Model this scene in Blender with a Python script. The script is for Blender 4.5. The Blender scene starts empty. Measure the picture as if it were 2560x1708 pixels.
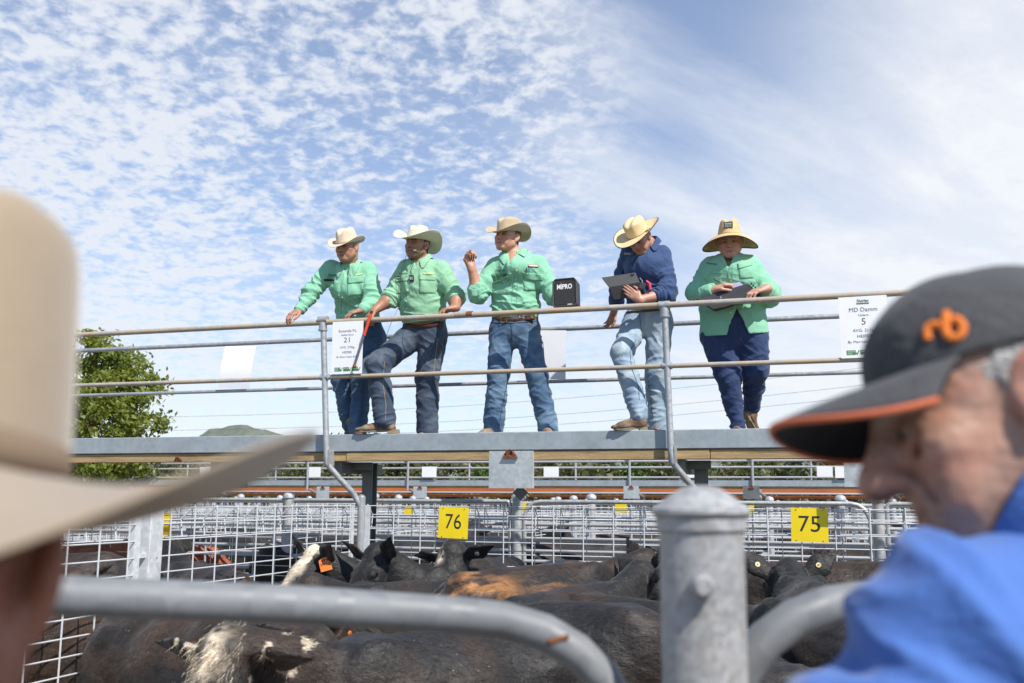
import bpy, math, random
import numpy as np
from mathutils import Vector, Matrix
from mathutils.bvhtree import BVHTree
SC = bpy.context.scene
COL = SC.collection
rnd = random.Random(7)
# ------------------------------------------------------------------ camera
CAMZ = 1.75
FPX = 2489.0                     # focal length in photo pixels (35 mm on a 36 mm sensor)
PITCH = math.atan((1247 - 854) / FPX)
ROLL = 0.006
cam_d = bpy.data.cameras.new('camera')
cam = bpy.data.objects.new('camera', cam_d)
COL.objects.link(cam)
SC.camera = cam
cam_d.sensor_width = 36
cam_d.lens = 36 * FPX / 2560
cam_d.clip_start = 0.05
cam_d.clip_end = 9000
cam_d.dof.use_dof = True
cam_d.dof.focus_distance = 8.6
cam_d.dof.aperture_fstop = 4.0
cam_d.dof.aperture_blades = 0
_r = Vector((1, 0, 0)); _f = Vector((0, math.cos(PITCH), math.sin(PITCH))); _u = _r.cross(_f)
RGT = math.cos(ROLL) * _r + math.sin(ROLL) * _u
UPV = -math.sin(ROLL) * _r + math.cos(ROLL) * _u
FWD = _f
cam.matrix_world = Matrix(((RGT.x, UPV.x, -FWD.x, 0), (RGT.y, UPV.y, -FWD.y, 0), (RGT.z, UPV.z, -FWD.z, CAMZ), (0, 0, 0, 1)))
EYE = Vector((0, 0, CAMZ))
# ------------------------------------------------------------------ light
SUN_EL, SUN_AZ = math.radians(49), math.radians(36)     # azimuth measured from straight behind the photographer towards the right
SUNV = Vector((math.cos(SUN_EL) * math.sin(SUN_AZ), -math.cos(SUN_EL) * math.cos(SUN_AZ), math.sin(SUN_EL)))
sd = bpy.data.lights.new('sun', 'SUN'); sd.energy = 4.6; sd.angle = math.radians(0.53); sd.color = (1, .955, .88)
so = bpy.data.objects.new('sun', sd); COL.objects.link(so); so.location = (6, -8, 20)
so.rotation_euler = SUNV.to_track_quat('Z', 'Y').to_euler()
vs = SC.view_settings
vs.view_transform = 'Standard'; vs.look = 'None'; vs.gamma = 1.0; vs.use_curve_mapping = False; vs.exposure = 0.42
SC.render.engine = 'CYCLES'
SC.cycles.use_denoising = True
SC.cycles.max_bounces = 6
SC.cycles.transparent_max_bounces = 8
# world: Nishita sky with two cloud sheets laid out on a plane overhead
wd = bpy.data.worlds.new('World'); SC.world = wd; wd.use_nodes = True
nt = wd.node_tree; nt.nodes.clear()
class NB:
    """tiny node builder"""
    def __init__(s, tree): s.t = tree
    def n(s, typ, **kw):
        nd = s.t.nodes.new(typ)
        ins = kw.pop('ins', {})
        for k, v in kw.items(): setattr(nd, k, v)
        for k, v in ins.items(): s.set(nd.inputs[k], v)
        return nd
    def set(s, sock, v):
        if isinstance(v, bpy.types.NodeSocket): s.t.links.new(v, sock)
        elif isinstance(v, bpy.types.Node): s.t.links.new(v.outputs[0], sock)
        elif isinstance(v, (tuple, list)) and len(v) == 3 and sock.type == 'RGBA': sock.default_value = (*v, 1)
        else: sock.default_value = v
    def m(s, op, a, b=0.0, c=0.0, clamp=False):
        nd = s.t.nodes.new('ShaderNodeMath'); nd.operation = op; nd.use_clamp = clamp
        for i, v in enumerate((a, b, c)): s.set(nd.inputs[i], v)
        return nd.outputs[0]
    def mr(s, v, a, b, c=0.0, d=1.0, smooth=True):
        nd = s.t.nodes.new('ShaderNodeMapRange'); nd.interpolation_type = 'SMOOTHSTEP' if smooth else 'LINEAR'
        for i, x in enumerate((v, a, b, c, d)): s.set(nd.inputs[i], x)
        return nd.outputs[0]
    def noise(s, vec, scale, detail=4, rough=.55, dist=0.0, lac=2.0):
        nd = s.n('ShaderNodeTexNoise'); 
        if vec is not None: s.set(nd.inputs['Vector'], vec)
        s.set(nd.inputs['Scale'], scale); s.set(nd.inputs['Detail'], detail); s.set(nd.inputs['Roughness'], rough); s.set(nd.inputs['Distortion'], dist); s.set(nd.inputs['Lacunarity'], lac)
        return nd.outputs[0]
    def mix(s, f, a, b, blend='MIX'):
        nd = s.n('ShaderNodeMix', data_type='RGBA', blend_type=blend)
        s.set(nd.inputs[0], f); s.set(nd.inputs[6], a); s.set(nd.inputs[7], b)
        return nd.outputs[2]
    def xyz(s, x, y, z): return s.n('ShaderNodeCombineXYZ', ins={0: x, 1: y, 2: z}).outputs[0]
    def ramp(s, f, stops):
        nd = s.n('ShaderNodeValToRGB'); cr = nd.color_ramp
        while len(cr.elements) < len(stops): cr.elements.new(.5)
        for e, (p, c) in zip(cr.elements, stops): e.position = p; e.color = (*c, 1) if len(c) == 3 else c
        s.set(nd.inputs[0], f); return nd.outputs[0]
w = NB(nt)
sky = w.n('ShaderNodeTexSky', sky_type='NISHITA', sun_disc=False, sun_elevation=SUN_EL, sun_rotation=math.pi - SUN_AZ, altitude=300, air_density=1.0, dust_density=.3, ozone_density=2.2)
gen = w.n('ShaderNodeTexCoord').outputs['Generated']
sx = w.n('ShaderNodeSeparateXYZ', ins={0: gen})
dx, dy, dz = sx.outputs
zz = w.m('ADD', w.m('MAXIMUM', dz, 0.0), 0.05)
cu = w.m('DIVIDE', dx, zz); cv = w.m('DIVIDE', dy, zz)
# altocumulus: small puffs in slanted rows
zp = w.m('ADD', w.m('MAXIMUM', dz, 0.0), .17); pcu = w.m('DIVIDE', dx, zp); pcv = w.m('DIVIDE', dy, zp)
pu = w.xyz(w.m('ADD', pcu, w.m('MULTIPLY', pcv, .35)), w.m('SUBTRACT', w.m('MULTIPLY', pcv, .9), w.m('MULTIPLY', pcu, .35)), 3.1)
puff = w.noise(pu, 26.0, 3.2, .58, .2)
rows = w.noise(w.xyz(w.m('MULTIPLY', cu, .6), w.m('ADD', w.m('MULTIPLY', cv, 1.9), w.m('MULTIPLY', cu, .9)), .7), 3.4, 3, .5, .4)
big = w.noise(w.xyz(cu, cv, 8.3), 1.15, 3, .5, .3)
# where each cloud sheet lies (azimuth tangent): the puffs end along a ragged edge, thin high streaks lie beyond it
edge = w.m('ADD', w.m('DIVIDE', dx, w.m('MAXIMUM', dy, .05)), w.m('MULTIPLY', w.m('SUBTRACT', big, .5), .25))
left = w.mr(edge, .02, .17, 1, 0)
cov = w.m('ADD', w.m('MULTIPLY', rows, .34), w.m('MULTIPLY', big, .36))
cov = w.m('ADD', cov, w.mr(edge, -.46, -.08, .16, .02))
den = w.m('ADD', puff, w.m('SUBTRACT', cov, .37))
alto = w.m('MULTIPLY', w.mr(den, .36, .74, 0, 1), left)
alto = w.m('MULTIPLY', alto, .88)
# cirrus streaks
cr_v = w.xyz(w.m('SUBTRACT', w.m('MULTIPLY', cu, .8), w.m('MULTIPLY', cv, .15)), w.m('ADD', w.m('MULTIPLY', cv, 1.2), w.m('MULTIPLY', cu, -.95)), 1.9)
cir = w.noise(cr_v, 1.5, 9, .62, .25)
cirf = w.noise(cr_v, .55, 3, .5, .1)
cirm = w.mr(w.m('ADD', w.m('MULTIPLY', cir, .7), w.m('MULTIPLY', cirf, .55)), .52, .92, 0, .74)
veil = w.mr(w.m('ADD', edge, w.m('MULTIPLY', dz, -.80)), -.16, .26, 0, .78)
cirm = w.m('ADD', cirm, veil, clamp=True)
rt = w.mr(edge, -.08, .12, .16, 1)
cirm = w.m('MULTIPLY', cirm, rt)
# whitening of the air near the horizon, lower on the left
hz = w.mr(dz, .02, .34, .80, .0)
c1 = w.m('SUBTRACT', 1.0, w.m('MULTIPLY', w.m('SUBTRACT', 1.0, alto), w.m('SUBTRACT', 1.0, cirm)))
c2 = w.m('SUBTRACT', 1.0, w.m('MULTIPLY', w.m('SUBTRACT', 1.0, c1), w.m('SUBTRACT', 1.0, w.m('MULTIPLY', hz, .54))))
up = w.mr(dz, -.03, .0, 0, 1)
# both sheets thin out overhead and behind the photographer, where the sky is clear
up = w.m('MULTIPLY', up, w.mr(dz, .46, .75, 1, .12)); up = w.m('MULTIPLY', up, w.mr(dy, -.35, .45, .22, 1))
c2 = w.m('MULTIPLY', w.m('ADD', w.m('MULTIPLY', c2, .81), .19), up)      # thin milky air under everything
shade = w.mr(den, .5, .95, 1.0, .93)
cloudcol = w.n('ShaderNodeVectorMath', operation='SCALE', ins={0: (6.7, 6.95, 7.4), 'Scale': shade}).outputs[0]
skyc = w.mix(1.0, sky.outputs[0], (.92, 1.06, 1.22), 'MULTIPLY')
fin = w.mix(c2, skyc, cloudcol)
bg = w.n('ShaderNodeBackground', ins={'Color': fin, 'Strength': 0.10})
wo = w.n('ShaderNodeOutputWorld', ins={0: bg})
# ------------------------------------------------------------------ geometry helpers
def ray(px, py):
    return ((px - 1280) / FPX) * RGT + ((854 - py) / FPX) * UPV + FWD
def at(px, py, Y):
    """point on the sight line of a photo pixel at world depth Y"""
    d = ray(px, py); return EYE + d * (Y / d.y)
# the raised walkway runs slanting across the view: s along it (to the right), n across it (away from the viewer)
W0 = Vector((0, 8.3, 0)); ES = Vector((1, -.31, 0)).normalized(); EN = Vector((-ES.y, ES.x, 0))
def WK(s, n, z): return W0 + ES * s + EN * n + Vector((0, 0, z))
def on(px, py, n):
    """point where the sight line of a photo pixel meets the upright plane n metres behind the walkway's front edge"""
    d = ray(px, py); t = ((W0 + EN * n - EYE).dot(EN)) / d.dot(EN); return EYE + d * t
def sz(px, py, n):
    p = on(px, py, n); return (p - W0).dot(ES), p.z
V3 = Vector
def rotz(a): return Matrix.Rotation(a, 3, 'Z')
class MB:
    def __init__(s): s.v = []; s.f = []; s.c = None
    def add(s, vs, fs):
        b = len(s.v); s.v.extend([tuple(x) for x in vs]); s.f.extend([tuple(i + b for i in f) for f in fs]); return s
    def box(s, c, d, R=None, bev=0.0):
        c = V3(c); x, y, z = d[0] / 2, d[1] / 2, d[2] / 2
        if bev <= 0:
            vs = [V3((a * x, b * y, e * z)) for e in (-1, 1) for b in (-1, 1) for a in (-1, 1)]
            fs = [(0, 2, 3, 1), (4, 5, 7, 6), (0, 1, 5, 4), (2, 6, 7, 3), (0, 4, 6, 2), (1, 3, 7, 5)]
        else:
            vs = []; r = bev
            for e in (-1, 1):
                for (k, zz) in ((r, e * z), (0, e * (z - r))):
                    pass
            lay = [(-z, r), (-z + r, 0), (z - r, 0), (z, r)]
            for zz, k in lay:
                X, Y = x - k, y - k
                vs += [V3(p) for p in ((-X, -Y + r, zz), (-X + r, -Y, zz), (X - r, -Y, zz), (X, -Y + r, zz), (X, Y - r, zz), (X - r, Y, zz), (-X + r, Y, zz), (-X, Y - r, zz))]
            fs = [tuple(range(7, -1, -1)), tuple(range(24, 32))]
            for L in range(3):
                for i in range(8):
                    j = (i + 1) % 8; fs.append((L * 8 + i, L * 8 + j, L * 8 + 8 + j, L * 8 + 8 + i))
        if R is not None: vs = [R @ v for v in vs]
        return s.add([v + c for v in vs], fs)
    def tube(s, pts, r, n=8, cap=True, flat=1.0, side=None):
        pts = [V3(p) for p in pts]; m = len(pts)
        rs = list(r) if isinstance(r, (list, tuple)) else [r] * m
        ref = None; vs = []
        for i, p in enumerate(pts):
            t = (pts[min(i + 1, m - 1)] - pts[max(i - 1, 0)]).normalized()
            if ref is None:
                ref = V3(side) if side is not None else (V3((0, 0, 1)) if abs(t.z) < .9 else V3((1, 0, 0)))
            u = (ref - t * ref.dot(t)).normalized(); ref = u; v = t.cross(u)
            for k in range(n):
                a = 2 * math.pi * k / n
                vs.append(p + rs[i] * (math.cos(a) * u + math.sin(a) * v * flat))
        fs = []
        for i in range(m - 1):
            for k in range(n):
                j = (k + 1) % n; fs.append((i * n + k, i * n + j, (i + 1) * n + j, (i + 1) * n + k))
        if cap:
            fs.append(tuple(range(n - 1, -1, -1))); fs.append(tuple((m - 1) * n + k for k in range(n)))
        return s.add(vs, fs)
    def lathe(s, c, prof, n=20, R=None):
        c = V3(c); vs = []; m = len(prof)
        for r, z in prof:
            for k in range(n):
                a = 2 * math.pi * k / n; p = V3((r * math.cos(a), r * math.sin(a), z)); vs.append(c + (R @ p if R else p))
        fs = [(i * n + k, i * n + (k + 1) % n, (i + 1) * n + (k + 1) % n, (i + 1) * n + k) for i in range(m - 1) for k in range(n)]
        fs += [tuple(range(n - 1, -1, -1)), tuple((m - 1) * n + k for k in range(n))]
        return s.add(vs, fs)
    def prism(s, poly, o, eu, ev, en, th):
        """polygon poly (u,v) in the plane eu,ev at o, thickened th along en"""
        n = len(poly); o = V3(o)
        a = [o + eu * u + ev * v for u, v in poly]; b = [p + en * th for p in a]
        fs = [tuple(range(n - 1, -1, -1)), tuple(range(n, 2 * n))] + [(i, (i + 1) % n, n + (i + 1) % n, n + i) for i in range(n)]
        return s.add(a + b, fs)
    def grid(s, rows, close=False):
        m, n = len(rows), len(rows[0]); vs = [p for r in rows for p in r]
        fs = [(i * n + j, i * n + (j + 1) % n, (i + 1) * n + (j + 1) % n, (i + 1) * n + j) for i in range(m - 1) for j in range(n if close else n - 1)]
        return s.add(vs, fs)
def wpos(o):
    p = V3((0, 0, 0))
    while o is not None: p = p + o.location; o = o.parent
    return p
def mesh(name, vs, fs, sharp=38, smooth=True):
    me = bpy.data.meshes.new(name); me.from_pydata([tuple(v) for v in vs], [], fs); me.update()
    if smooth:
        me.polygons.foreach_set('use_smooth', [True] * len(me.polygons))
        if sharp: me.set_sharp_from_angle(angle=math.radians(sharp))
    return me
def obj(name, mb, mat, parent=None, sharp=38, smooth=True):
    """one mesh object; coordinates are world, stored relative to the parent"""
    vs = mb.v; off = wpos(parent) if parent is not None else None
    if parent is None:
        A = np.array(vs); base = V3(((A[:, 0].min() + A[:, 0].max()) / 2, (A[:, 1].min() + A[:, 1].max()) / 2, A[:, 2].min())); off = base
    vs = [(v[0] - off.x, v[1] - off.y, v[2] - off.z) for v in vs]
    me = mesh(name, vs, mb.f, sharp, smooth)
    if mat: me.materials.append(mat)
    o = bpy.data.objects.new(name, me); COL.objects.link(o)
    if parent is not None: o.parent = parent
    else: o.location = off
    return o
def tag(o, label=None, cat=None, group=None, kind=None):
    if label: o['label'] = label
    if cat: o['category'] = cat
    if group: o['group'] = group
    if kind: o['kind'] = kind
    return o
def thing(name, loc, label, cat, group=None):
    e = bpy.data.objects.new(name, None); COL.objects.link(e); e.location = V3(loc); e.empty_display_size = .2
    return tag(e, label, cat, group)
def share(name, me, parent, loc, scale=(1, 1, 1), rot=None):
    o = bpy.data.objects.new(name, me); COL.objects.link(o); o.parent = parent
    o.location = V3(loc) - wpos(parent) if parent is not None else V3(loc); o.scale = scale
    if rot is not None: o.rotation_mode = 'QUATERNION'; o.rotation_quaternion = rot
    return o
def copy_tree(o, parent=None):
    c = o.copy(); COL.objects.link(c); c.parent = parent
    for ch in list(o.children): copy_tree(ch, c)
    return c
# unit cylinder shared by every straight wire
def unit_cyl(n, mat):
    mb = MB(); mb.tube([(0, 0, -.5), (0, 0, .5)], 1.0, n); me = mesh('rod', mb.v, mb.f); me.materials.append(mat); return me
def rod(name, me, parent, a, b, r):
    a, b = V3(a), V3(b); d = b - a
    return share(name, me, parent, (a + b) / 2, (r, r, d.length), d.to_track_quat('Z', 'Y'))
# ------------------------------------------------------------------ numpy noise
_perm = np.random.RandomState(3).rand(4096).astype(np.float32)
def vnoise(P):
    """value noise 0..1, P (N,3)"""
    P = np.asarray(P, dtype=np.float64); i = np.floor(P).astype(np.int64); f = (P - i); f = f * f * (3 - 2 * f)
    def h(a, b, c): return _perm[(a * 73 + b * 1013 + c * 3571) & 4095]
    r = 0
    for da in (0, 1):
        for db in (0, 1):
            for dc in (0, 1):
                wgt = (f[:, 0] if da else 1 - f[:, 0]) * (f[:, 1] if db else 1 - f[:, 1]) * (f[:, 2] if dc else 1 - f[:, 2])
                r = r + wgt * h(i[:, 0] + da, i[:, 1] + db, i[:, 2] + dc)
    return r
def fbm(P, o=3):
    P = np.asarray(P, dtype=np.float64); r = 0; a = .5; t = 0
    for k in range(o): r = r + a * vnoise(P * 2 ** k + 17.3 * k); t += a; a *= .5
    return r / t
# ------------------------------------------------------------------ signed-distance sculpting
class SDF:
    def __init__(s, lo, hi, h):
        s.lo = np.array(lo, float); s.h = h; s.n = np.ceil((np.array(hi, float) - s.lo) / h).astype(int) + 1
        s.f = np.full(s.n, .2, np.float32)
        s.ax = [(s.lo[i] + h * np.arange(s.n[i])).astype(np.float32) for i in range(3)]
    def _w(s, lo, hi, m):
        a = np.clip(np.floor((np.array(lo) - m - s.lo) / s.h).astype(int), 0, s.n); b = np.clip(np.ceil((np.array(hi) + m - s.lo) / s.h).astype(int) + 1, 0, s.n)
        sl = tuple(slice(a[i], b[i]) for i in range(3))
        if min(b - a) <= 0: return None, None
        return sl, np.meshgrid(s.ax[0][sl[0]], s.ax[1][sl[1]], s.ax[2][sl[2]], indexing='ij', sparse=True)
    def _op(s, sl, d, k, op):
        f = s.f[sl]
        if op == 'u':
            if k > 0: h = np.maximum(k - np.abs(f - d), 0) / k; s.f[sl] = np.minimum(f, d) - h * h * k * .25
            else: s.f[sl] = np.minimum(f, d)
        else:
            d = -d
            if k > 0: h = np.maximum(k - np.abs(f - d), 0) / k; s.f[sl] = np.maximum(f, d) + h * h * k * .25
            else: s.f[sl] = np.maximum(f, d)
    def cone(s, a, b, ra, rb, k=.02, fl=1.0, side=None, op='u', flb=None):
        """rounded cone a->b; fl scales the radius across `side`"""
        a = np.array(a, float); b = np.array(b, float); R = max(ra, rb) * max(1, fl, flb or 0); m = R + k + .02
        sl, g = s._w(np.minimum(a, b), np.maximum(a, b), m)
        if sl is None: return s
        L = np.linalg.norm(b - a); wv = (b - a) / max(L, 1e-6)
        qx, qy, qz = g[0] - a[0], g[1] - a[1], g[2] - a[2]
        pw = qx * wv[0] + qy * wv[1] + qz * wv[2]; t = np.clip(pw / max(L, 1e-6), 0, 1)
        r = ra + (rb - ra) * t
        if fl == 1.0 and flb is None:
            ex, ey, ez = qx - wv[0] * t * L, qy - wv[1] * t * L, qz - wv[2] * t * L
            d = np.sqrt(ex * ex + ey * ey + ez * ez) - r
        else:
            u = np.array(side, float); u = u - wv * u.dot(wv); u /= np.linalg.norm(u); v = np.cross(wv, u)
            F = fl if flb is None else fl + (flb - fl) * t
            du = qx * u[0] + qy * u[1] + qz * u[2]; dv = (qx * v[0] + qy * v[1] + qz * v[2]) / F; dw = pw - t * L
            d = (np.sqrt(du * du + dv * dv + dw * dw) - r) * min(1.0, fl, flb or 1.0) ** .5
        s._op(sl, d.astype(np.float32), k, op); return s
    def ell(s, c, r, k=.02, R=None, op='u'):
        c = np.array(c, float); r = np.array(r, float); m = r.max() + k + .02
        sl, g = s._w(c, c, m)
        if sl is None: return s
        x, y, z = g[0] - c[0], g[1] - c[1], g[2] - c[2]
        if R is not None:
            R = np.array(R, float); x, y, z = (x * R[0, 0] + y * R[1, 0] + z * R[2, 0], x * R[0, 1] + y * R[1, 1] + z * R[2, 1], x * R[0, 2] + y * R[1, 2] + z * R[2, 2])
        q = np.sqrt((x / r[0]) ** 2 + (y / r[1]) ** 2 + (z / r[2]) ** 2)
        q2 = np.sqrt((x / r[0] ** 2) ** 2 + (y / r[1] ** 2) ** 2 + (z / r[2] ** 2) ** 2)
        d = q * (q - 1) / np.maximum(q2, 1e-6)
        s._op(sl, d.astype(np.float32), k, op); return s
    def chain(s, pts, rs, k=.03, fl=None, side=None):
        for i in range(len(pts) - 1):
            if fl is None: s.cone(pts[i], pts[i + 1], rs[i], rs[i + 1], k)
            else: s.cone(pts[i], pts[i + 1], rs[i], rs[i + 1], k, fl[i], side, 'u', fl[i + 1])
        return s
    def half(s, p, nrm, k=.004):
        """cut away everything on the side nrm points to"""
        p = np.array(p, float); n = np.array(nrm, float); n /= np.linalg.norm(n)
        g = np.meshgrid(*s.ax, indexing='ij', sparse=True)
        d = ((g[0] - p[0]) * n[0] + (g[1] - p[1]) * n[1] + (g[2] - p[2]) * n[2]).astype(np.float32)
        s._op((slice(None),) * 3, -d, k, 's'); return s
    def net(s):
        f = s.f; sg = f < 0; nx, ny, nz = f.shape
        cnt = np.zeros((nx - 1, ny - 1, nz - 1), np.int8)
        offs = [(a, b, c) for a in (0, 1) for b in (0, 1) for c in (0, 1)]
        for a, b, c in offs: cnt += sg[a:nx - 1 + a, b:ny - 1 + b, c:nz - 1 + c]
        cells = (cnt > 0) & (cnt < 8); ci = np.argwhere(cells); N = len(ci)
        idx = np.full(cells.shape, -1, np.int64); idx[cells] = np.arange(N)
        acc = np.zeros((N, 3)); num = np.zeros(N)
        for a in offs:
            for d in range(3):
                if a[d] == 0:
                    b = list(a); b[d] = 1
                    fa = f[ci[:, 0] + a[0], ci[:, 1] + a[1], ci[:, 2] + a[2]]; fb = f[ci[:, 0] + b[0], ci[:, 1] + b[1], ci[:, 2] + b[2]]
                    mm = (fa < 0) != (fb < 0); t = np.where(mm, fa / np.where(mm, fa - fb, 1), 0)
                    p = np.tile(np.array(a, float), (N, 1)); p[:, d] += t
                    acc += p * mm[:, None]; num += mm
        v = s.lo + s.h * (ci + acc / num[:, None])
        quads = []
        for d in range(3):
            o1, o2 = (d + 1) % 3, (d + 2) % 3
            A = [slice(None)] * 3; B = [slice(None)] * 3; A[d] = slice(0, -1); B[d] = slice(1, None)
            sa, sb = sg[tuple(A)], sg[tuple(B)]
            e = np.argwhere(sa != sb); e = e[(e[:, o1] > 0) & (e[:, o2] > 0) & (e[:, o1] < f.shape[o1] - 1) & (e[:, o2] < f.shape[o2] - 1)]
            ins = sa[e[:, 0], e[:, 1], e[:, 2]]
            def cell(i, j):
                q = e.copy(); q[:, o1] += i; q[:, o2] += j; return idx[q[:, 0], q[:, 1], q[:, 2]]
            q = np.stack([cell(-1, -1), cell(0, -1), cell(0, 0), cell(-1, 0)], 1)
            q[~ins] = q[~ins][:, ::-1]; quads.append(q)
        return v, np.concatenate(quads)
def normals(v, q):
    n = np.cross(v[q[:, 2]] - v[q[:, 0]], v[q[:, 3]] - v[q[:, 1]]); vn = np.zeros_like(v)
    for i in range(4): np.add.at(vn, q[:, i], n)
    return vn / np.maximum(np.linalg.norm(vn, axis=1, keepdims=True), 1e-9)
def relax(v, q, it=2, f=.5):
    for _ in range(it):
        acc = np.zeros_like(v); num = np.zeros(len(v))
        for i in range(4):
            for j in (1, 3): np.add.at(acc, q[:, i], v[q[:, (i + j) % 4]]); np.add.at(num, q[:, i], 1)
        v = v + f * (acc / num[:, None] - v)
    return v
def np_obj(name, v, q, mat, parent, col=None, loc=None):
    off = np.array(wpos(parent)) if parent is not None else np.array(loc if loc is not None else (0, 0, 0))
    me = bpy.data.meshes.new(name); v = (v - off).astype(np.float32)
    k = q.shape[1]
    me.vertices.add(len(v)); me.vertices.foreach_set('co', v.ravel())
    me.loops.add(q.size); me.loops.foreach_set('vertex_index', q.ravel().astype(np.int32))
    me.polygons.add(len(q)); me.polygons.foreach_set('loop_start', np.arange(0, q.size, k, dtype=np.int32))
    me.update(calc_edges=True); me.validate()
    me.polygons.foreach_set('use_smooth', np.ones(len(me.polygons), bool))
    if col is not None:
        at_ = me.color_attributes.new('Col', 'FLOAT_COLOR', 'POINT')
        c4 = np.ones((len(v), 4), np.float32); c4[:, :3] = col; at_.data.foreach_set('color', c4.ravel())
    if mat: me.materials.append(mat)
    o = bpy.data.objects.new(name, me); COL.objects.link(o)
    if parent is not None: o.parent = parent
    else: o.location = off
    return o
# ------------------------------------------------------------------ materials
MATS = {}
def base_mat(name):
    m = bpy.data.materials.new(name); m.use_nodes = True; t = m.node_tree; b = NB(t)
    p = t.nodes['Principled BSDF']; MATS[name] = m
    return m, b, p
def pm(name, col, rough=.6, metal=0.0, var=.12, vs=5.0, bump=0.0, bs=80.0, col2=None, c2s=3.0, c2lo=.5, c2hi=.7, stretch=(1, 1, 1), rvar=.1, sheen=0.0, bstretch=(1, 1, 1), spec=.5, vcol=False, det=5):
    m, b, p = base_mat(name)
    tc = b.n('ShaderNodeTexCoord').outputs['Object']
    mp = b.n('ShaderNodeMapping', ins={0: tc, 'Scale': stretch}).outputs[0]
    n1 = b.noise(mp, vs, det, .6)
    c = b.n('ShaderNodeVertexColor', layer_name='Col').outputs[0] if vcol else col
    if col2 is not None:
        n2 = b.noise(mp, c2s, 6, .62, .3); c = b.mix(b.mr(n2, c2lo, c2hi), c, col2)
    k = b.mr(n1, .25, .75, 1 - var, 1 + var, False)
    c = b.mix(1.0, c, b.xyz(k, k, k), 'MULTIPLY')
    b.set(p.inputs['Base Color'], c); b.set(p.inputs['Metallic'], metal)
    b.set(p.inputs['Roughness'], b.mr(n1, .3, .7, max(rough - rvar, .02), min(rough + rvar, 1), False))
    b.set(p.inputs['Specular IOR Level'], spec)
    if sheen: b.set(p.inputs['Sheen Weight'], sheen); b.set(p.inputs['Sheen Roughness'], .5)
    if bump:
        mb_ = b.n('ShaderNodeMapping', ins={0: tc, 'Scale': bstretch}).outputs[0]
        bn = b.n('ShaderNodeBump', ins={'Height': b.noise(mb_, bs, 4, .6), 'Strength': bump, 'Distance': .01}); b.set(p.inputs['Normal'], bn)
    return m
def galv(name, col=(.37, .385, .40), metal=.45, rough=.42, dirt=(.30, .25, .18), dlo=.60, dhi=.85, dscale=2.2, spec=.3, spg=38.0, sv=.10, streak=0.0):
    m, b, p = base_mat(name)
    tc = b.n('ShaderNodeTexCoord').outputs['Object']
    vo = b.n('ShaderNodeTexVoronoi', ins={'Vector': tc, 'Scale': spg})
    sp = b.n('ShaderNodeSeparateColor', ins={0: vo.outputs['Color']}).outputs[0]
    n1 = b.noise(tc, 4.0, 6, .65); n2 = b.noise(tc, dscale, 7, .65, .4)
    k = b.m('MULTIPLY', b.mr(sp, 0, 1, 1 - sv, 1 + sv, False), b.mr(n1, .25, .75, .84, 1.14, False))
    c = b.mix(1.0, col, b.xyz(k, k, k), 'MULTIPLY'); dm = b.mr(n2, dlo, dhi)
    c = b.mix(b.m('MULTIPLY', dm, .85), c, dirt)
    if streak: c = b.mix(b.m('MULTIPLY', b.mr(b.noise(b.n('ShaderNodeMapping', ins={0: tc, 'Scale': (1, 1, .12)}).outputs[0], 30, 4, .6), .5, .75), streak), c, dirt)
    b.set(p.inputs['Base Color'], c)
    b.set(p.inputs['Metallic'], b.m('MULTIPLY', b.m('SUBTRACT', 1.0, dm), metal))
    b.set(p.inputs['Specular IOR Level'], spec)
    b.set(p.inputs['Roughness'], b.mr(b.m('ADD', sp, n1), .4, 1.6, rough - .1, rough + .15, False))
    bn = b.n('ShaderNodeBump', ins={'Height': b.noise(tc, 90, 3, .6), 'Strength': .08, 'Distance': .004}); b.set(p.inputs['Normal'], bn)
    return m
G_beam = galv('galvanised_beam', (.335, .375, .395), .25, .5, (.46, .46, .44), .60, .85, 3.0, .3, 30.0, .06, .30)
G_pipe = galv('galvanised_pipe', (.40, .41, .42), .42, .42, (.32, .27, .2), .56, .8, 3.0)
G_dusty = galv('dusty_handrail', (.40, .37, .33), .15, .6, (.42, .31, .19), .38, .62, 2.4)
G_wire = galv('galvanised_wire', (.58, .59, .60), .15, .5, (.36, .32, .26), .62, .9)
G_far = galv('weathered_pale_pipe', (.45, .46, .475), .3, .48, (.36, .34, .3), .6, .9)
G_post = galv('gate_post_steel', (.39, .395, .40), .25, .5, (.24, .20, .16), .52, .80, 22.0, .3, 110.0, .16, .35)
G_plate = galv('galvanised_plate', (.50, .53, .53), .35, .45, (.40, .30, .18), .72, .95, 6.0)
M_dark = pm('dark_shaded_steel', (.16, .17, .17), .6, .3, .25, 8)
M_timb = pm('weathered_timber', (.42, .29, .14), .8, 0, .35, 3.2, .5, 20, (.20, .13, .07), 1.6, .52, .72, (1.0, 1.0, 14), bstretch=(1, 1, 30))
M_deck = pm('deck_grating', (.22, .2, .17), .8, .1, .2, 9)
M_rust = pm('rusted_steel', (.16, .055, .025), .85, .1, .5, 60, .6, 200, (.30, .11, .04), 40, .45, .6)
M_rorg = pm('orange_painted_steel', (.46, .13, .035), .6, 0, .2, 1.2, col2=(.22, .07, .03), c2s=.8, c2lo=.55, c2hi=.8)
M_paper = pm('white_paper', (.82, .82, .84), .75, 0, .03, 4, .12, 8)
M_sheet = pm('sheet_back', (.80, .80, .86), .75, 0, .03, 4, .12, 8)
M_yel = pm('yellow_enamel_sign', (.84, .62, .008), .42, 0, .06, 9, col2=(.62, .47, .06), c2s=11, c2lo=.62, c2hi=.9)
M_blk = pm('black_print', (.02, .02, .022), .7, 0, .3, 40)
M_grey = pm('grey_print', (.10, .105, .12), .7, 0, .2, 40)
M_grn = pm('green_print', (.035, .22, .06), .7, 0, .1, 20)
M_wht = pm('white_print', (.8, .8, .8), .6, 0, .05, 20)
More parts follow.
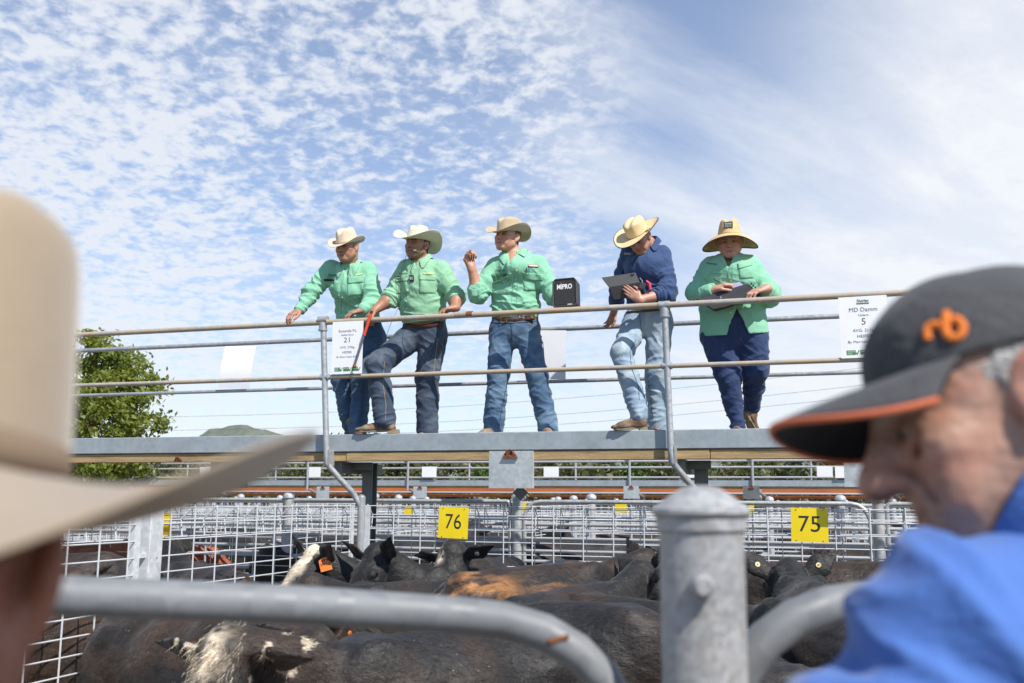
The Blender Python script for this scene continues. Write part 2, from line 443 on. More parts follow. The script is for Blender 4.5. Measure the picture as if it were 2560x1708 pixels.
M_lime = pm('lime_thread', (.48, .62, .22), .7, 0, .1, 30)
M_red = pm('red_thread', (.55, .03, .04), .7, 0, .1, 30)
M_grnd = pm('yard_dirt', (.20, .165, .12), .95, 0, .3, .6, .5, 12, (.12, .10, .07), .25, .45, .65)
M_conc = pm('gravel_lane', (.33, .31, .28), .95, 0, .2, 2.0, .4, 30)
# ------------------------------------------------------------------ setting
def sheet(name, pts, z, mat, nx=1):
    mb = MB(); mb.add([(x, y, z) for x, y in pts], [tuple(range(len(pts)))]); o = obj(name, mb, mat, smooth=False); return tag(o, kind='structure')
g = MB(); R = 4200; g.add([(R * math.cos(a * math.pi / 24), R * math.sin(a * math.pi / 24), 0) for a in range(48)], [tuple(range(48))])
tag(obj('ground', g, M_grnd, smooth=False), kind='structure')
# distant hills: one ridge mesh behind everything
def hill_mesh():
    mb = MB(); rows = []
    xs = np.linspace(-2200, 2200, 441)
    def prof(x):
        q = x / 1500.0
        pk = 58 + 30 / (1 + math.exp(-(x + 560) / 40)) * (.6 + .4 / (1 + math.exp((x + 150) / 160)))
        pk += 24 * math.exp(-((x + 392) / 55) ** 2) + 16 * math.exp(-((x + 475) / 40) ** 2) + 17 * math.exp(-((x + 300) / 80) ** 2) + 26 * math.exp(-((x - 700) / 500) ** 2)
        pk += 3 * math.sin(x * .021) + 2 * math.sin(x * .057 + 1) + 1.4 * math.sin(x * .13) + 1.0 * math.sin(x * .41)
        return pk
    for d, k in ((0, 0.0), (120, .35), (240, .66), (340, .88), (420, 1.0), (520, .9), (760, .5), (1100, 0)):
        rows.append([(x * (1 + d / 4000), 1500 + d * .6 + 40 * math.sin(x * .004), max(-2, 1.06 * prof(x) * k * (1 + .10 * math.sin(x * .03 + d * .02))) - 1) for x in xs])
    mb.grid(rows); return mb
mh, bh, ph = base_mat('forested_hill')
tch = bh.n('ShaderNodeTexCoord').outputs['Object']
nh = bh.noise(tch, .05, 8, .7); nh2 = bh.noise(tch, .006, 4, .5, .5)
hc = bh.mix(bh.mr(nh, .35, .65), (.085, .105, .085), (.145, .165, .125)); hc = bh.mix(bh.mr(nh2, .55, .64), hc, (.22, .20, .12))
bh.set(ph.inputs['Base Color'], hc); bh.set(ph.inputs['Roughness'], 1.0)
tag(obj('hills', hill_mesh(), mh, sharp=None), kind='structure')
# ------------------------------------------------------------------ trees
def leaf_mat(name, c1, c2):
    m, b, p = base_mat(name); tc = b.n('ShaderNodeTexCoord').outputs['Object']
    n = b.noise(tc, 1.3, 4, .6); n2 = b.noise(tc, 23, 2, .5)
    c = b.mix(b.mr(b.m('ADD', b.m('MULTIPLY', n, .6), b.m('MULTIPLY', n2, .4)), .38, .62), c1, c2)
    b.set(p.inputs['Base Color'], c); b.set(p.inputs['Roughness'], .55)
    tr = b.n('ShaderNodeBsdfTranslucent', ins={0: b.mix(1.0, c, (1.5, 1.5, .6), 'MULTIPLY')}); ms = b.n('ShaderNodeMixShader', ins={0: .32, 1: p.outputs[0], 2: tr.outputs[0]})
    b.set(m.node_tree.nodes['Material Output'].inputs[0], ms.outputs[0]); return m
L_elm = leaf_mat('bright_leaves', (.10, .14, .02), (.23, .255, .045))
L_gum = leaf_mat('olive_leaves', (.075, .095, .04), (.17, .17, .075))
L_grn = leaf_mat('fresh_leaves', (.06, .12, .025), (.17, .26, .06))
M_bark = pm('bark', (.20, .13, .075), .9, 0, .3, 8, .6, 20, bstretch=(1, 1, .3))
def crown_mesh(seed, R, H, nclump, nleaf, leaf, mat, cz):
    """leaf blades gathered in clumps at the ends of limbs"""
    rs = np.random.RandomState(seed); vs = []; fs = []; limbs = []
    for i in range(nclump):
        for _ in range(50):
            d = rs.normal(size=3); d /= np.linalg.norm(d); rr = rs.uniform(.35, 1.0) ** .6
            p = d * rr * np.array([R, R, H]) * (1 + .22 * math.sin(3 * math.atan2(d[1], d[0]) + seed) * (1 - abs(d[2])))
            if p[2] > -H * .95: break
        p[2] += cz; limbs.append(p); cr = R * rs.uniform(.11, .22)
        q = rs.normal(size=(nleaf, 3)) * np.array([1, 1, .7]) * cr * .55 + p
        for c in q:
            a = rs.normal(size=3); a /= np.linalg.norm(a); b = np.cross(a, rs.normal(size=3)); b /= np.linalg.norm(b); s = leaf * rs.uniform(.6, 1.3)
            k = len(vs); vs += [c - a * s, c + b * s * .5, c + a * s, c - b * s * .5]; fs.append((k, k + 1, k + 2, k + 3))
    v = np.array(vs); q = np.array(fs); return v, q, limbs
def tree(name, loc, H, R, seed, mat, label, group, nclump=60, nleaf=60, leaf=.09, trunk_r=.16):
    t = thing(name, loc, label, 'tree', group); cz = H * .60
    v, q, limbs = crown_mesh(seed, R, H * .42, nclump, nleaf, leaf, mat, cz)
    np_obj('crown', v + np.array(loc), q, mat, t)
    mb = MB(); L = V3(loc); b = L + V3((.05 * R, 0, H * .8))
    mb.tube([L - V3((0, 0, .1)), L + V3((.03 * R, .02, H * .25)), L + V3((-.03 * R, 0, H * .5)), b], [trunk_r, trunk_r * .75, trunk_r * .5, trunk_r * .15], 8)
    for i, p in enumerate(limbs[::max(1, len(limbs) // 26)]):
        z0 = min(max(p[2] - .35 * math.hypot(p[0], p[1]) - .1 * H, H * .2), H * .75); st = L + V3((0, 0, z0)); en = L + V3(p)
        mb.tube([st, st.lerp(en, .5) + V3((0, 0, .03 * H)), en], [trunk_r * .35, trunk_r * .22, trunk_r * .07], 5)
    obj('trunk', mb, M_bark, t); return t
tp = at(285, 1090, 27)
tree('leafy_tree', (tp.x - .85, tp.y, 0), 6.0, 2.05, 5, L_elm, 'bright green leafy tree behind the left end of the handrails', None, 230, 90, .085, .2)
belt = [(-17.5, 62, 3.7, 2.4, 0), (-12.6, 60, 4.0, 2.6, 1), (-8.3, 64, 5.0, 3.0, 0), (-4.4, 58, 4.3, 2.5, 1), (-.8, 63, 4.9, 2.8, 2), (2.6, 57, 4.4, 2.6, 0), (6.2, 62, 5.0, 2.9, 2), (9.6, 58, 4.6, 2.7, 1), (13.3, 63, 5.2, 3.0, 0), (17.4, 60, 4.8, 2.9, 1), (21.8, 64, 5.3, 3.0, 0), (-23, 66, 4.0, 3.0, 1), (27, 66, 5.4, 3.1, 0)]
bl = ['dark olive tree of the belt behind the far yards, %s', 'grey green scrubby tree of the belt behind the far yards, %s', 'fresh bright green tree of the belt behind the far yards, %s']
order = sorted(range(len(belt)), key=lambda i: belt[i][0])
words = ['first', 'second', 'third', 'fourth', 'fifth', 'sixth', 'seventh', 'eighth', 'ninth', 'tenth', 'eleventh', 'twelfth', 'thirteenth']
for k, i in enumerate(order):
    x, y, h, r, kd = belt[i]
    tree('belt_tree', (x, y - 6, 0), h * 1.05, r * 1.15, 20 + i, (L_gum, L_gum, L_grn)[kd], bl[kd] % (words[k] + ' from the left'), 'trees behind the far yards', 60, 80, .17, .15)
# ------------------------------------------------------------------ walkway
def R_walk():  # rotation that takes local x to the walkway direction
    return Matrix((ES, EN, V3((0, 0, 1)))).transposed()
RW = R_walk()
ROD6 = unit_cyl(6, G_wire); ROD8 = unit_cyl(10, G_far); RODP = unit_cyl(14, G_pipe)
_, Z_TOP = sz(1280, 782, -.06)      # top handrail
_, Z_MID = sz(1280, 928, -.06)
_, Z_BT = sz(1280, 1080, 0)         # top edge of the steel beam = deck level
_, Z_BB = sz(1280, 1126, 0)
_, Z_TB = sz(1280, 1151, .04)       # bottom of the timber under it
S0, S1 = -7.5, 6.2
cw = thing('raised_walkway', WK(0, .5, 0), 'raised steel walkway with pipe handrails that the five agents stand on', 'walkway')
NB_ = .95                           # deck width
mb = MB(); hb = Z_BT - Z_BB
mb.box(WK((S0 + S1) / 2, .03, Z_BB + hb / 2), (S1 - S0, .06, hb), RW, .006); obj('front_beam', mb, G_beam, cw)
mb = MB(); mb.box(WK((S0 + S1) / 2, NB_ - .03, Z_BB + hb / 2), (S1 - S0, .06, hb), RW, .006); obj('back_beam', mb, G_beam, cw)
for i, (a, b) in enumerate(((S0, -4.72), (-4.715, -1.52), (-1.515, 1.62), (1.625, S1))):
    dn = (.0, .012, .004, .009)[i]
    mb = MB(); mb.box(WK((a + b) / 2, .042 + dn, (Z_TB + Z_BB) / 2 - .003), (b - a, .07, Z_BB - Z_TB - .004), RW, .004); obj('timber_bearer', mb, M_timb, cw)
k = int((S1 - S0) / .30)
for i in range(k):                  # deck planks lie across, just below the beam's top edge
    s = S0 + .15 + i * .30
    mb = MB(); mb.box(WK(s, NB_ / 2, Z_BT - .03), (.285, NB_ - .14, .036), RW, .004); obj('deck_plank', mb, M_deck, cw)
def rail(n, zpix, r, mat, name, tilt=0):
    mb = MB(); mb.tube([WK(S0, n, zpix), WK(S1, n, zpix)], r, 14); return obj(name, mb, mat, cw)
NF = -.055
rail(NF, Z_TOP, .0245, G_dusty, 'top_handrail'); rail(NF, Z_MID, .0195, G_dusty, 'middle_handrail')
NR = NB_ + .0
_, zb1 = sz(1280, 828, NR); _, zb2 = sz(1280, 957, NR)
rail(NR, zb1, .0225, G_pipe, 'back_handrail'); rail(NR, zb2, .0175, G_pipe, 'lower_back_handrail')
# handrail posts: straight down past the beam, then cranked in under the deck to the pen post
for (tx, ty, bx, by) in ((808, 800, 816, 1125), (1661, 763, 1677, 1120), (-105, 880, -100, 1125)):
    a = on(tx, ty, NF); b = on(bx, by, NF - .01)
    sb = (b - W0).dot(ES)
    p1 = WK(sb + .005, NF - .01, Z_TB - .02); p2 = WK(sb + .19, .09, Z_TB - .27); p3 = WK(sb + .255, .135, Z_TB - .40); p4 = WK(sb + .265, .14, .0)
    pts = [a, b, p1]
    for t in (.25, .5, .75): pts.append(p1.lerp(p2, t) + EN * (-.012) * math.sin(t * math.pi))
    pts += [p2, p3]
    mb = MB(); mb.tube(pts, .0265, 14); po = obj('handrail_post', mb, G_pipe, cw)
    mb = MB(); mb.tube([p3 + V3((0, 0, .09)), p4], .034, 14); mb.lathe(p3 + V3((0, 0, .085)), [(.034, 0), (.03, .016), (.014, .026), (.003, .028)], 14); obj('pen_post', mb, G_pipe, cw)
    mb = MB(); mb.tube([a + V3((0, 0, -.085)), a + V3((0, 0, -.028))], .036, 14); mb.tube([a + V3((0, 0, -.10)), a + V3((0, 0, -.084))], .041, 14); mb.tube([a - ES * .045 , a + ES * .045], .034, 14)
    obj('rail_fitting', mb, G_pipe, po)
    mb = MB(); m_ = a.lerp(b, (a.z - Z_MID) / (a.z - b.z)); mb.tube([m_ - ES * .040, m_ + ES * .040], .0275, 12); obj('weld_collar', mb, G_pipe, po)
    mb = MB(); mb.box(p1 + EN * .03 + V3((0, 0, .05)) + ES * .028, (.012, .10, .14), RW); obj('bracket', mb, G_pipe, po)
    # column and cross bearer below the deck
    mb = MB(); c = WK(sb + .17, .42, 0); mb.box(c + V3((0, 0, (Z_TB) / 2)), (.10, .012, Z_TB), RW); 
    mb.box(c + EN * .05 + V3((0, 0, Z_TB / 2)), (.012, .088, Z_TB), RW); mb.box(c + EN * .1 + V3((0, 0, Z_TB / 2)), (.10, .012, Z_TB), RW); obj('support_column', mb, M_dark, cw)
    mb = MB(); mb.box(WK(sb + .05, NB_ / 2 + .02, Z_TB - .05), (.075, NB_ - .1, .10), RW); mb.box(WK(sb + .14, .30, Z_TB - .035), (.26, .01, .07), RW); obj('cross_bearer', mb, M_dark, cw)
for sx_ in (-6.9, 5.9):
    pb = WK(sx_, NR + .03, 0); mb = MB(); mb.tube([pb + V3((0, 0, Z_BB)), pb + V3((0, 0, zb1))], .021, 10); obj('back_post', mb, G_pipe, cw)
mb = MB(); c = on(1172, 786, NF); mb.tube([c - ES * .02, c + ES * .035], .0275, 14); obj('rail_sleeve', mb, M_rust, cw)
mb = MB(); c = on(1155, 787, NF); mb.tube([c - ES * .06, c + ES * .06], .0272, 14); obj('rail_sleeve', mb, G_dusty, cw)
# ------------------------------------------------------------------ lettering
def text_mb(txt, o, eu, ev, en, size, width=None, align='CENTER', th=.0012, shear=0, bold=0.0, mb=None):
    cu_ = bpy.data.curves.new('t', 'FONT'); cu_.body = txt; cu_.size = size; cu_.align_x = align; cu_.extrude = 0; cu_.resolution_u = 3; cu_.shear = shear; cu_.offset = bold
    ob = bpy.data.objects.new('t', cu_); COL.objects.link(ob); dg = bpy.context.evaluated_depsgraph_get(); me = bpy.data.meshes.new_from_object(ob.evaluated_get(dg))
    mb = mb or MB(); xs = [v.co.x for v in me.vertices] or [0]
    k = 1.0 if width is None else width / max(1e-6, max(xs) - min(xs))
    o = V3(o); mb.add([o + eu * v.co.x * k + ev * v.co.y + en * th for v in me.vertices], [tuple(p.vertices) for p in me.polygons])
    bpy.data.objects.remove(ob); bpy.data.curves.remove(cu_); bpy.data.meshes.remove(me); return mb
ZU = V3((0, 0, 1))
def plaque(name, c, w_, h_, label, cat, mat, lines, group=None, eu=None, en=None, tilt=0.0, th=.003, extra=None, bow=0.0):
    """flat sheet or plate with printed lines; lines = (text, v from top 0..1, size, material, width)"""
    eu = eu or ES; en = en or -EN; ev = ZU
    if tilt: eu, ev = eu * math.cos(tilt) + ZU * math.sin(tilt), ZU * math.cos(tilt) - eu * math.sin(tilt)
    t = thing(name, V3(c) - ev * h_ / 2, label, cat, group); c = V3(c)
    mb = MB(); mb.prism([(-w_ / 2, -h_ / 2), (w_ / 2, -h_ / 2), (w_ / 2, h_ / 2), (-w_ / 2, h_ / 2)], c, eu, ev, -en, th); obj('plate' if cat != 'paper' else 'sheet', mb, mat, t, smooth=False)
    for (tx, v, size, m_, wd_) in lines:
        o = obj('lettering', text_mb(tx, c + ev * (h_ / 2 - v * h_), eu, ev, en, size, wd_), m_, t, smooth=False)
    if extra: extra(t, c, eu, ev, en, w_, h_)
    return t
def ticks(n, cut=None):
    def f(t, c, eu, ev, en, w_, h_):
        for i in range(n):
            u = -w_ * .39 + i * w_ * .285; o = c + eu * u - ev * h_ * .375
            mb = MB(); mb.prism([(0, 0), (w_ * .19, 0), (w_ * .19, -h_ * .075), (0, -h_ * .075)], o, eu, ev, en, .001); obj('green_box', mb, M_grn, t, smooth=False)
            tx = ('VENDOR', 'WEANED', 'BRED')[i]
            obj('lettering', text_mb(tx, o + eu * w_ * .095 - ev * h_ * .034, eu, ev, en, h_ * .03, w_ * .16, th=.002), M_wht, t, smooth=False)
            if i == 0: obj('lettering', text_mb('BRED', o + eu * w_ * .07 - ev * h_ * .066, eu, ev, en, h_ * .03, w_ * .1, th=.002), M_wht, t, smooth=False)
            mb = MB(); q = o + eu * w_ * .20 - ev * h_ * .04
            mb.tube([q + en * .002, q + eu * w_ * .022 - ev * h_ * .028 + en * .002, q + eu * w_ * .06 + ev * h_ * .035 + en * .002], .0028, 4); obj('tick_mark', mb, M_blk, t)
    return f
NS = NF - .03
c = on(868, 869, NS)
plaque('pen_sheet', c, .298, .467, 'white lot sheet numbered 21 beside the red prodder on the handrail', 'paper', M_paper, [('Eumerella P/L', .205, .033, M_grey, .172), ('Buffalo River', .275, .022, M_grey, .118), ('21', .40, .062, M_grey, .058), ('AVG. 270kg', .515, .028, M_grey, .142), ('HEIFER', .61, .028, M_grey, .09), ('By Alpine Angus Bulls', .69, .022, M_grey, .20)], tilt=0.0, extra=ticks(3))
c = on(2160, 817, NS)
def logo(t, c, eu, ev, en, w_, h_):
    obj('lettering', text_mb('Nutrien', c + ev * h_ * .405, eu, ev, en, .033, .085, shear=.2, bold=.0008), M_grey, t, smooth=False)
    mb = MB(); mb.prism([(-.045, 0), (.045, 0), (.045, .011), (-.045, .011)], c + ev * h_ * .37, eu, ev, en, .001); obj('green_bar', mb, M_grn, t, smooth=False)
    ticks(3)(t, c, eu, ev, en, w_, h_)
plaque('pen_sheet', c, .345, .468, 'white lot sheet numbered 5 hanging on the front handrail at right', 'paper', M_paper, [('MD Damm', .25, .046, M_grey, .20), ('Undera', .325, .024, M_grey, .072), ('5', .465, .072, M_grey, None), ('AVG. 311kg', .58, .033, M_grey, .165), ('HEIFER', .675, .033, M_grey, .105), ('By Merridale Angus', .76, .026, M_grey, .24)], tilt=.01, extra=logo)
# backs of sheets hung on the far handrail, curling in the breeze
def curl_sheet(pa, pb, h_, bend, label, n):
    a, b = on(*pa, n), on(*pb, n); rows = []
    for i in range(9):
        t = i / 8; o = EN * (-bend * math.sin(t * 2.2)) - ES * (bend * .55 * t ** 1.6) - ZU * (h_ * t)
        rows.append([tuple(a.lerp(b, j / 5) + o + EN * .003 * math.sin(j / 5 * 3.1) * t) for j in range(6)])
    mb = MB(); mb.grid(rows); o = obj('pen_sheet', mb, M_sheet, sharp=None)
    return tag(o, label, 'paper')
curl_sheet((563, 866), (640, 866), .44, .05, 'curling blank sheet back on the far handrail left of the agents', NR - .02)
curl_sheet((1300, 826), (1416, 826), .46, .012, 'blank sheet back on the far handrail behind the fist raising agent', NR - .02)
# galvanised clip plates under the deck edge
def clip(t, c, eu, en, s=1.0):
    mb = MB(); mb.prism([(-.068 * s, -.03 * s), (.068 * s, -.03 * s), (.05 * s, .0), (.028 * s, .028 * s), (-.028 * s, .028 * s), (-.05 * s, 0)], c + en * .004, eu, ZU, en, .02 * s)
    mb.tube([c + en * .02 + eu * -.03 * s, c + en * .035 + eu * -.025 * s + ZU * .03 * s, c + en * .02 + ZU * .04 * s, c + en * .035 + eu * .025 * s + ZU * .03 * s, c + en * .02 + eu * .03 * s], .006 * s, 6)
    return obj('bulldog_clip', mb, M_rust, t)
def clip_plate(px, py, w_, h_, n, label, mat=None, clipped=True):
    c = on(px, py, n); t = thing('clip_plate', c - ZU * h_ / 2, label, 'sign plate')
    mb = MB(); mb.box(c, (w_, .004, h_), RW); mb.box(c + ES * (w_ / 2 + .002) + EN * .022, (.004, .05, h_), RW); obj('plate', mb, mat or G_plate, t, smooth=False)
    mb = MB(); mb.tube([c + V3((0, 0, h_ * .4)) + EN * .01, c + V3((0, 0, h_ * .4)) + EN * .09], .008, 6); obj('hanger_bolt', mb, M_rust, t)
    if clipped: clip(t, c + ZU * (h_ / 2 - .03) - EN * .003, ES, -EN)
    return t
clip_plate(1276, 1174, .372, .305, -.03, 'galvanised plate with rusty bulldog clip under the middle of the deck')
clip_plate(2153, 1187, .24, .18, -.03, 'galvanised plate under the deck beside the cap peak', clipped=False)
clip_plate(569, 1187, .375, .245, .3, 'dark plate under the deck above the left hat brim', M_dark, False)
c = on(448, 1150, -.03); t = thing('bulldog_clip', c, 'rusty bulldog clip on the timber at the left of the deck', 'clip'); clip(t, c, ES, -EN, .75)
c = on(1301, 1232, .5); t = thing('diamond_plate', c - ZU * .1, 'dark diamond shaped plate hanging below the clip plate', 'sign plate'); mb = MB(); mb.box(c, (.10, .006, .10), RW @ Matrix.Rotation(math.pi / 4, 3, 'Y')); obj('plate', mb, M_dark, t); mb = MB(); mb.tube([c + ZU * .05 + EN * .004, WK((c - W0).dot(ES), .5, Z_TB)], .006, 6); obj('hanger', mb, M_dark, t)
# ------------------------------------------------------------------ pens: mesh panels with folded tops
_, Z_PT = sz(1280, 1264, .15)
def mesh_panel(name, a, b, ztop, label, fold=1, hook=.20, dv=.25, dh=.098, zbot=.12, r=.0052, group=None, nobj=True, away=None):
    """welded mesh between two posts, its top folded over to the back"""
    a, b = V3(a), V3(b); d = b - a; L = d.length; u = d / L; nv = away or V3((-u.y, u.x, 0))
    t = thing(name, (a + b) / 2, label, 'fence panel', group)
    hz_ = [ztop - .012]; z = ztop - .012
    while z - dh > zbot: z -= dh; hz_.append(z)
    segs = [(a + ZU * z, b + ZU * z) for z in hz_]
    k = int(L / dv); off = (L - k * dv) / 2
    for i in range(k + 1):
        p = a + u * (off + i * dv); segs.append((p + ZU * zbot - nv * .006, p + ZU * (ztop) - nv * .006))
        if fold: segs.append((p + ZU * ztop - nv * .006, p + nv * .10 + ZU * (ztop - hook * .45))); segs.append((p + nv * .10 + ZU * (ztop - hook * .45), p + nv * .085 + ZU * (ztop - hook)))
    if fold:
        for zz_, q in ((ztop - hook * .45, .10), (ztop - hook, .085)): segs.append((a + nv * q + ZU * zz_, b + nv * q + ZU * zz_))
    if nobj:
        for p, q in segs: rod('wire', ROD6, t, p, q, r)
    else:
        mb = MB()
        for p, q in segs: mb.tube([p, q], r, 4, False)
        o = obj('wire_mesh', mb, G_wire, t); tag(o, kind='stuff')
    return t
sP = (on(820 * 1.0894, 1330, .15) - W0).dot(ES)       # pen post under the left handrail post
sQ = (on(1745, 1330, .15) - W0).dot(ES)
zt = Z_PT
mesh_panel('mesh_panel', WK(sP + .07, .15, 0), WK(sP + 1.62, .15, 0), zt, 'wire mesh panel carrying the left of the two yellow signs')
mesh_panel('mesh_panel', WK(sP + 1.66, .15, 0), WK(sQ - .06, .15, 0), zt, 'wire mesh panel behind the ginger rumped cow')
mesh_panel('mesh_panel', WK(sQ + .02, .15, 0), WK(sQ + 3.3, .15, 0), zt, 'wire mesh panel carrying the right of the two yellow signs', fold=1)
PA = WK(sP, .14, 0)
DN = -EN
mesh_panel('mesh_panel', PA + DN * .08, PA + DN * 2.72, zt, 'receding wire mesh panel left of the white faced cow', away=-ES)
mesh_panel('mesh_panel', PA + DN * 2.98, PA + DN * 5.6, zt, 'nearest wire mesh panel at left behind the tan hat', away=-ES)
# angle-iron frames and the post where the two side panels meet
pj = PA + DN * 2.85
t = thing('pen_post', pj, 'galvanised square pen post with angle iron edges at left', 'post')
RP = Matrix((ES, EN, ZU)).transposed()
mb = MB(); mb.box(pj + ZU * (zt + .02) / 2, (.075, .075, zt + .02), RP, .004); obj('post_tube', mb, G_wire, t)
for sgn in (-1, 1):
    mb = MB(); e = pj + EN * (.105 * sgn); mb.box(e + ZU * zt / 2, (.006, .05, zt - .05), RP); mb.box(e + ES * -.02 + EN * (.025 * sgn) + ZU * zt / 2, (.04, .006, zt - .05), RP); obj('angle_iron', mb, G_wire, t)
    for zz_ in (.5, .95, 1.4):
        mb = MB(); mb.box(pj + EN * (.058 * sgn) + ZU * zz_, (.03, .045, .025), RP); obj('weld_tab', mb, G_wire, t)
mb = MB(); e = PA + DN * .09; mb.box(e + ZU * zt / 2, (.006, .05, zt - .02), RP); e = PA + ES * .10; mb.box(e + ZU * zt / 2, (.05, .006, zt - .02), RP); tag(obj('angle_iron', mb, G_wire), 'angle iron edge strips beside the left pen post', 'post')
# yellow pen numbers
def pin_holes(t, c, eu, ev, en, w_, h_):
    for a in (-.36, .36):
        for b in (-.45, .45):
            mb = MB(); o = c + eu * a * w_ + ev * b * h_; mb.tube([o, o + en * .004], .0045, 8); obj('rivet', mb, M_dark, t)
c = on(1133, 1307, .125); plaque('pen_number', c, .268, .262, 'yellow pen sign reading 76 on the mesh under the middle man', 'sign', M_yel, [('76', .69, .178, M_blk, .142)], tilt=-.035, extra=pin_holes)
c = on(2024, 1313, .125); plaque('pen_number', c, .272, .256, 'yellow pen sign reading 75 on the mesh beside the cap wearing man', 'sign', M_yel, [('75', .69, .172, M_blk, .158)], tilt=-.02, extra=pin_holes)
# ------------------------------------------------------------------ the lane gates behind and the rows of pens beyond
def post_cap(mb, p, r, h):
    mb.tube([p, p + ZU * h], r, 12); mb.lathe(p + ZU * h, [(r * 1.25, -.01), (r * 1.25, .02), (r * .95, .04), (r * .35, .055), (.002, .057)], 12)
def pipe_gate(a, b, ztop, label, heights, r=.021, group=None, R_=.05):
    a, b = V3(a), V3(b); u = (b - a).normalized(); t = thing('pipe_gate', (a + b) / 2, label, 'gate', group)
    pts = [a + ZU * .15]
    pts.append(a + ZU * (ztop - R_))
    for i in range(1, 5): an = i / 4 * math.pi / 2; pts.append(a + u * (R_ - R_ * math.cos(an)) + ZU * (ztop - R_ + R_ * math.sin(an)))
    for i in range(4): an = i / 4 * math.pi / 2; pts.append(b - u * (R_ - R_ * math.sin(an)) + ZU * (ztop - R_ + R_ * math.cos(an)))
    pts += [b + ZU * (ztop - R_), b + ZU * .15]
    mb = MB(); mb.tube(pts, r, 10); obj('gate_frame', mb, G_far, t)
    for h in heights: rod('gate_rail', ROD8, t, a + ZU * h, b + ZU * h, r * .85)
    for q in (.33, .67): rod('gate_stay', ROD8, t, a.lerp(b, q) + ZU * .15, a.lerp(b, q) + ZU * ztop, r * .6)
    return t
hts = (1.50, 1.36, 1.24, 1.14, 1.0, .82, .6, .35)
n1 = 1.75
for i, (a, b, wd_) in enumerate(((-9.0, -6.1, 'far left of the lane'), (-6.0, -3.1, 'left of the pen post in the lane'), (-3.0, -.55, 'behind the mesh right of the pen post'), (-.4, 2.85, 'directly behind the 76 and 75 signs'), (3.0, 5.9, 'behind the cap wearing man'))):
    pipe_gate(WK(a, n1, 0), WK(b, n1, 0), zt + .03, 'white pipe gate across the lane, %s' % wd_, hts, group='pipe gates along the lane', R_=.16 if i == 3 else .04)
for i, s in enumerate((-9.05, -6.05, -3.05, -.475, 2.925, 5.95)):
    mb = MB(); post_cap(mb, WK(s, n1, 0), .05, zt + .06); tag(obj('capped_post', mb, G_far), 'capped round steel gate post in the first lane, %s from the left' % words[i], 'post', 'lane gate posts')
mesh_panel('lane_mesh', WK(-9, 1.25, 0), WK(6.2, 1.25, 0), zt - .03, 'long run of wire mesh along the near side of the lane', fold=1, dv=.25, nobj=False, r=.0048)
# rows further away
rows_n = [4.6, 7.6, 10.8, 13.6, 19.5, 24.0, 29.0]
rw = ['second', 'third', 'fourth', 'fifth', 'sixth', 'seventh', 'eighth']
for ri, n in enumerate(rows_n):
    half = 6.5 + n * .62; sc0 = n * .30
    t = thing('pen_row', WK(sc0 * 0, n, 0), 'long row of galvanised pen fencing, %s behind the walkway' % rw[ri], 'fence', 'rows of pen fencing')
    s_ = -half - 3; lim = half + 3; dz_ = -.012 * ri
    rod('top_rail', ROD8, t, WK(s_, n, zt + dz_), WK(lim, n, zt + dz_), .024)
    for h in ((1.42, 1.2, 1.0, .8, .5) if ri < 4 else (1.3, 1.0, .6)): rod('rail', ROD8, t, WK(s_, n, h), WK(lim, n, h), .017)
    mbw = MB(); q = s_
    while q < lim:
        if ri < 4:
            mbw.tube([WK(q, n + .03, .15), WK(q, n + .03, zt)], .004, 3, False); q += .25
        else: mbw.tube([WK(q, n + .03, .15), WK(q, n + .03, zt)], .007, 3, False); q += .5
    for j in range(12 if ri < 4 else 6): zz_ = .2 + j * ((zt - .2) / (12 if ri < 4 else 6)); mbw.tube([WK(s_, n + .03, zz_), WK(lim, n + .03, zz_)], .004, 3, False)
    tag(obj('wire_mesh', mbw, G_wire, t), kind='stuff')
    q = s_ + (ri * .9) % 3.0
    while q < lim:
        mb = MB(); post_cap(mb, WK(q, n - .03, 0), .052, zt + .07 + dz_); obj('post', mb, G_far, t); q += 3.0
# dividing fences that run away from the viewer between the rows
k = 0
for (n_a, n_b) in ((1.9, 4.55), (4.7, 7.55), (7.7, 10.75), (10.9, 13.55)):
    half = 5.5 + n_b * .5; k += 1 if n_a > 2 else 0
    for i in range(-4, 6):
        s = i * 3.0 - .5 + (n_a * .07)
        if abs(s) > half: continue
        mesh_panel('divider_panel', WK(s, n_a, 0), WK(s, n_b, 0), zt - .01, 'see-through mesh divider between the far pens, %s of the %s line' % (words[i + 4], ('first', 'second', 'third', 'fourth')[k]), fold=0, dv=.25, group='mesh dividers between the far pens', nobj=False, r=.0055)
# small yellow numbers further back
far_num = [(413, 1318, 3.9, .27, '79'), (1022, 1277, 5.2, .14, '60'), (1303, 1268, 5.2, .15, '59'), (1552, 1268, 5.2, .165, '58'), (1869, 1270, 5.2, .17, '57')]
for i, (px, py, n, s, tx) in enumerate(far_num):
    n = (1.7, 4.5, 4.5, 4.5, 4.5)[i]; c = on(px, py, n)
    plaque('pen_number', c, s * (.9 if i else .55), s * (.8 if i else 1.2), 'small yellow pen number plate on the far pens, %s from the left' % words[i], 'sign', M_yel, [], group='far yellow pen numbers')
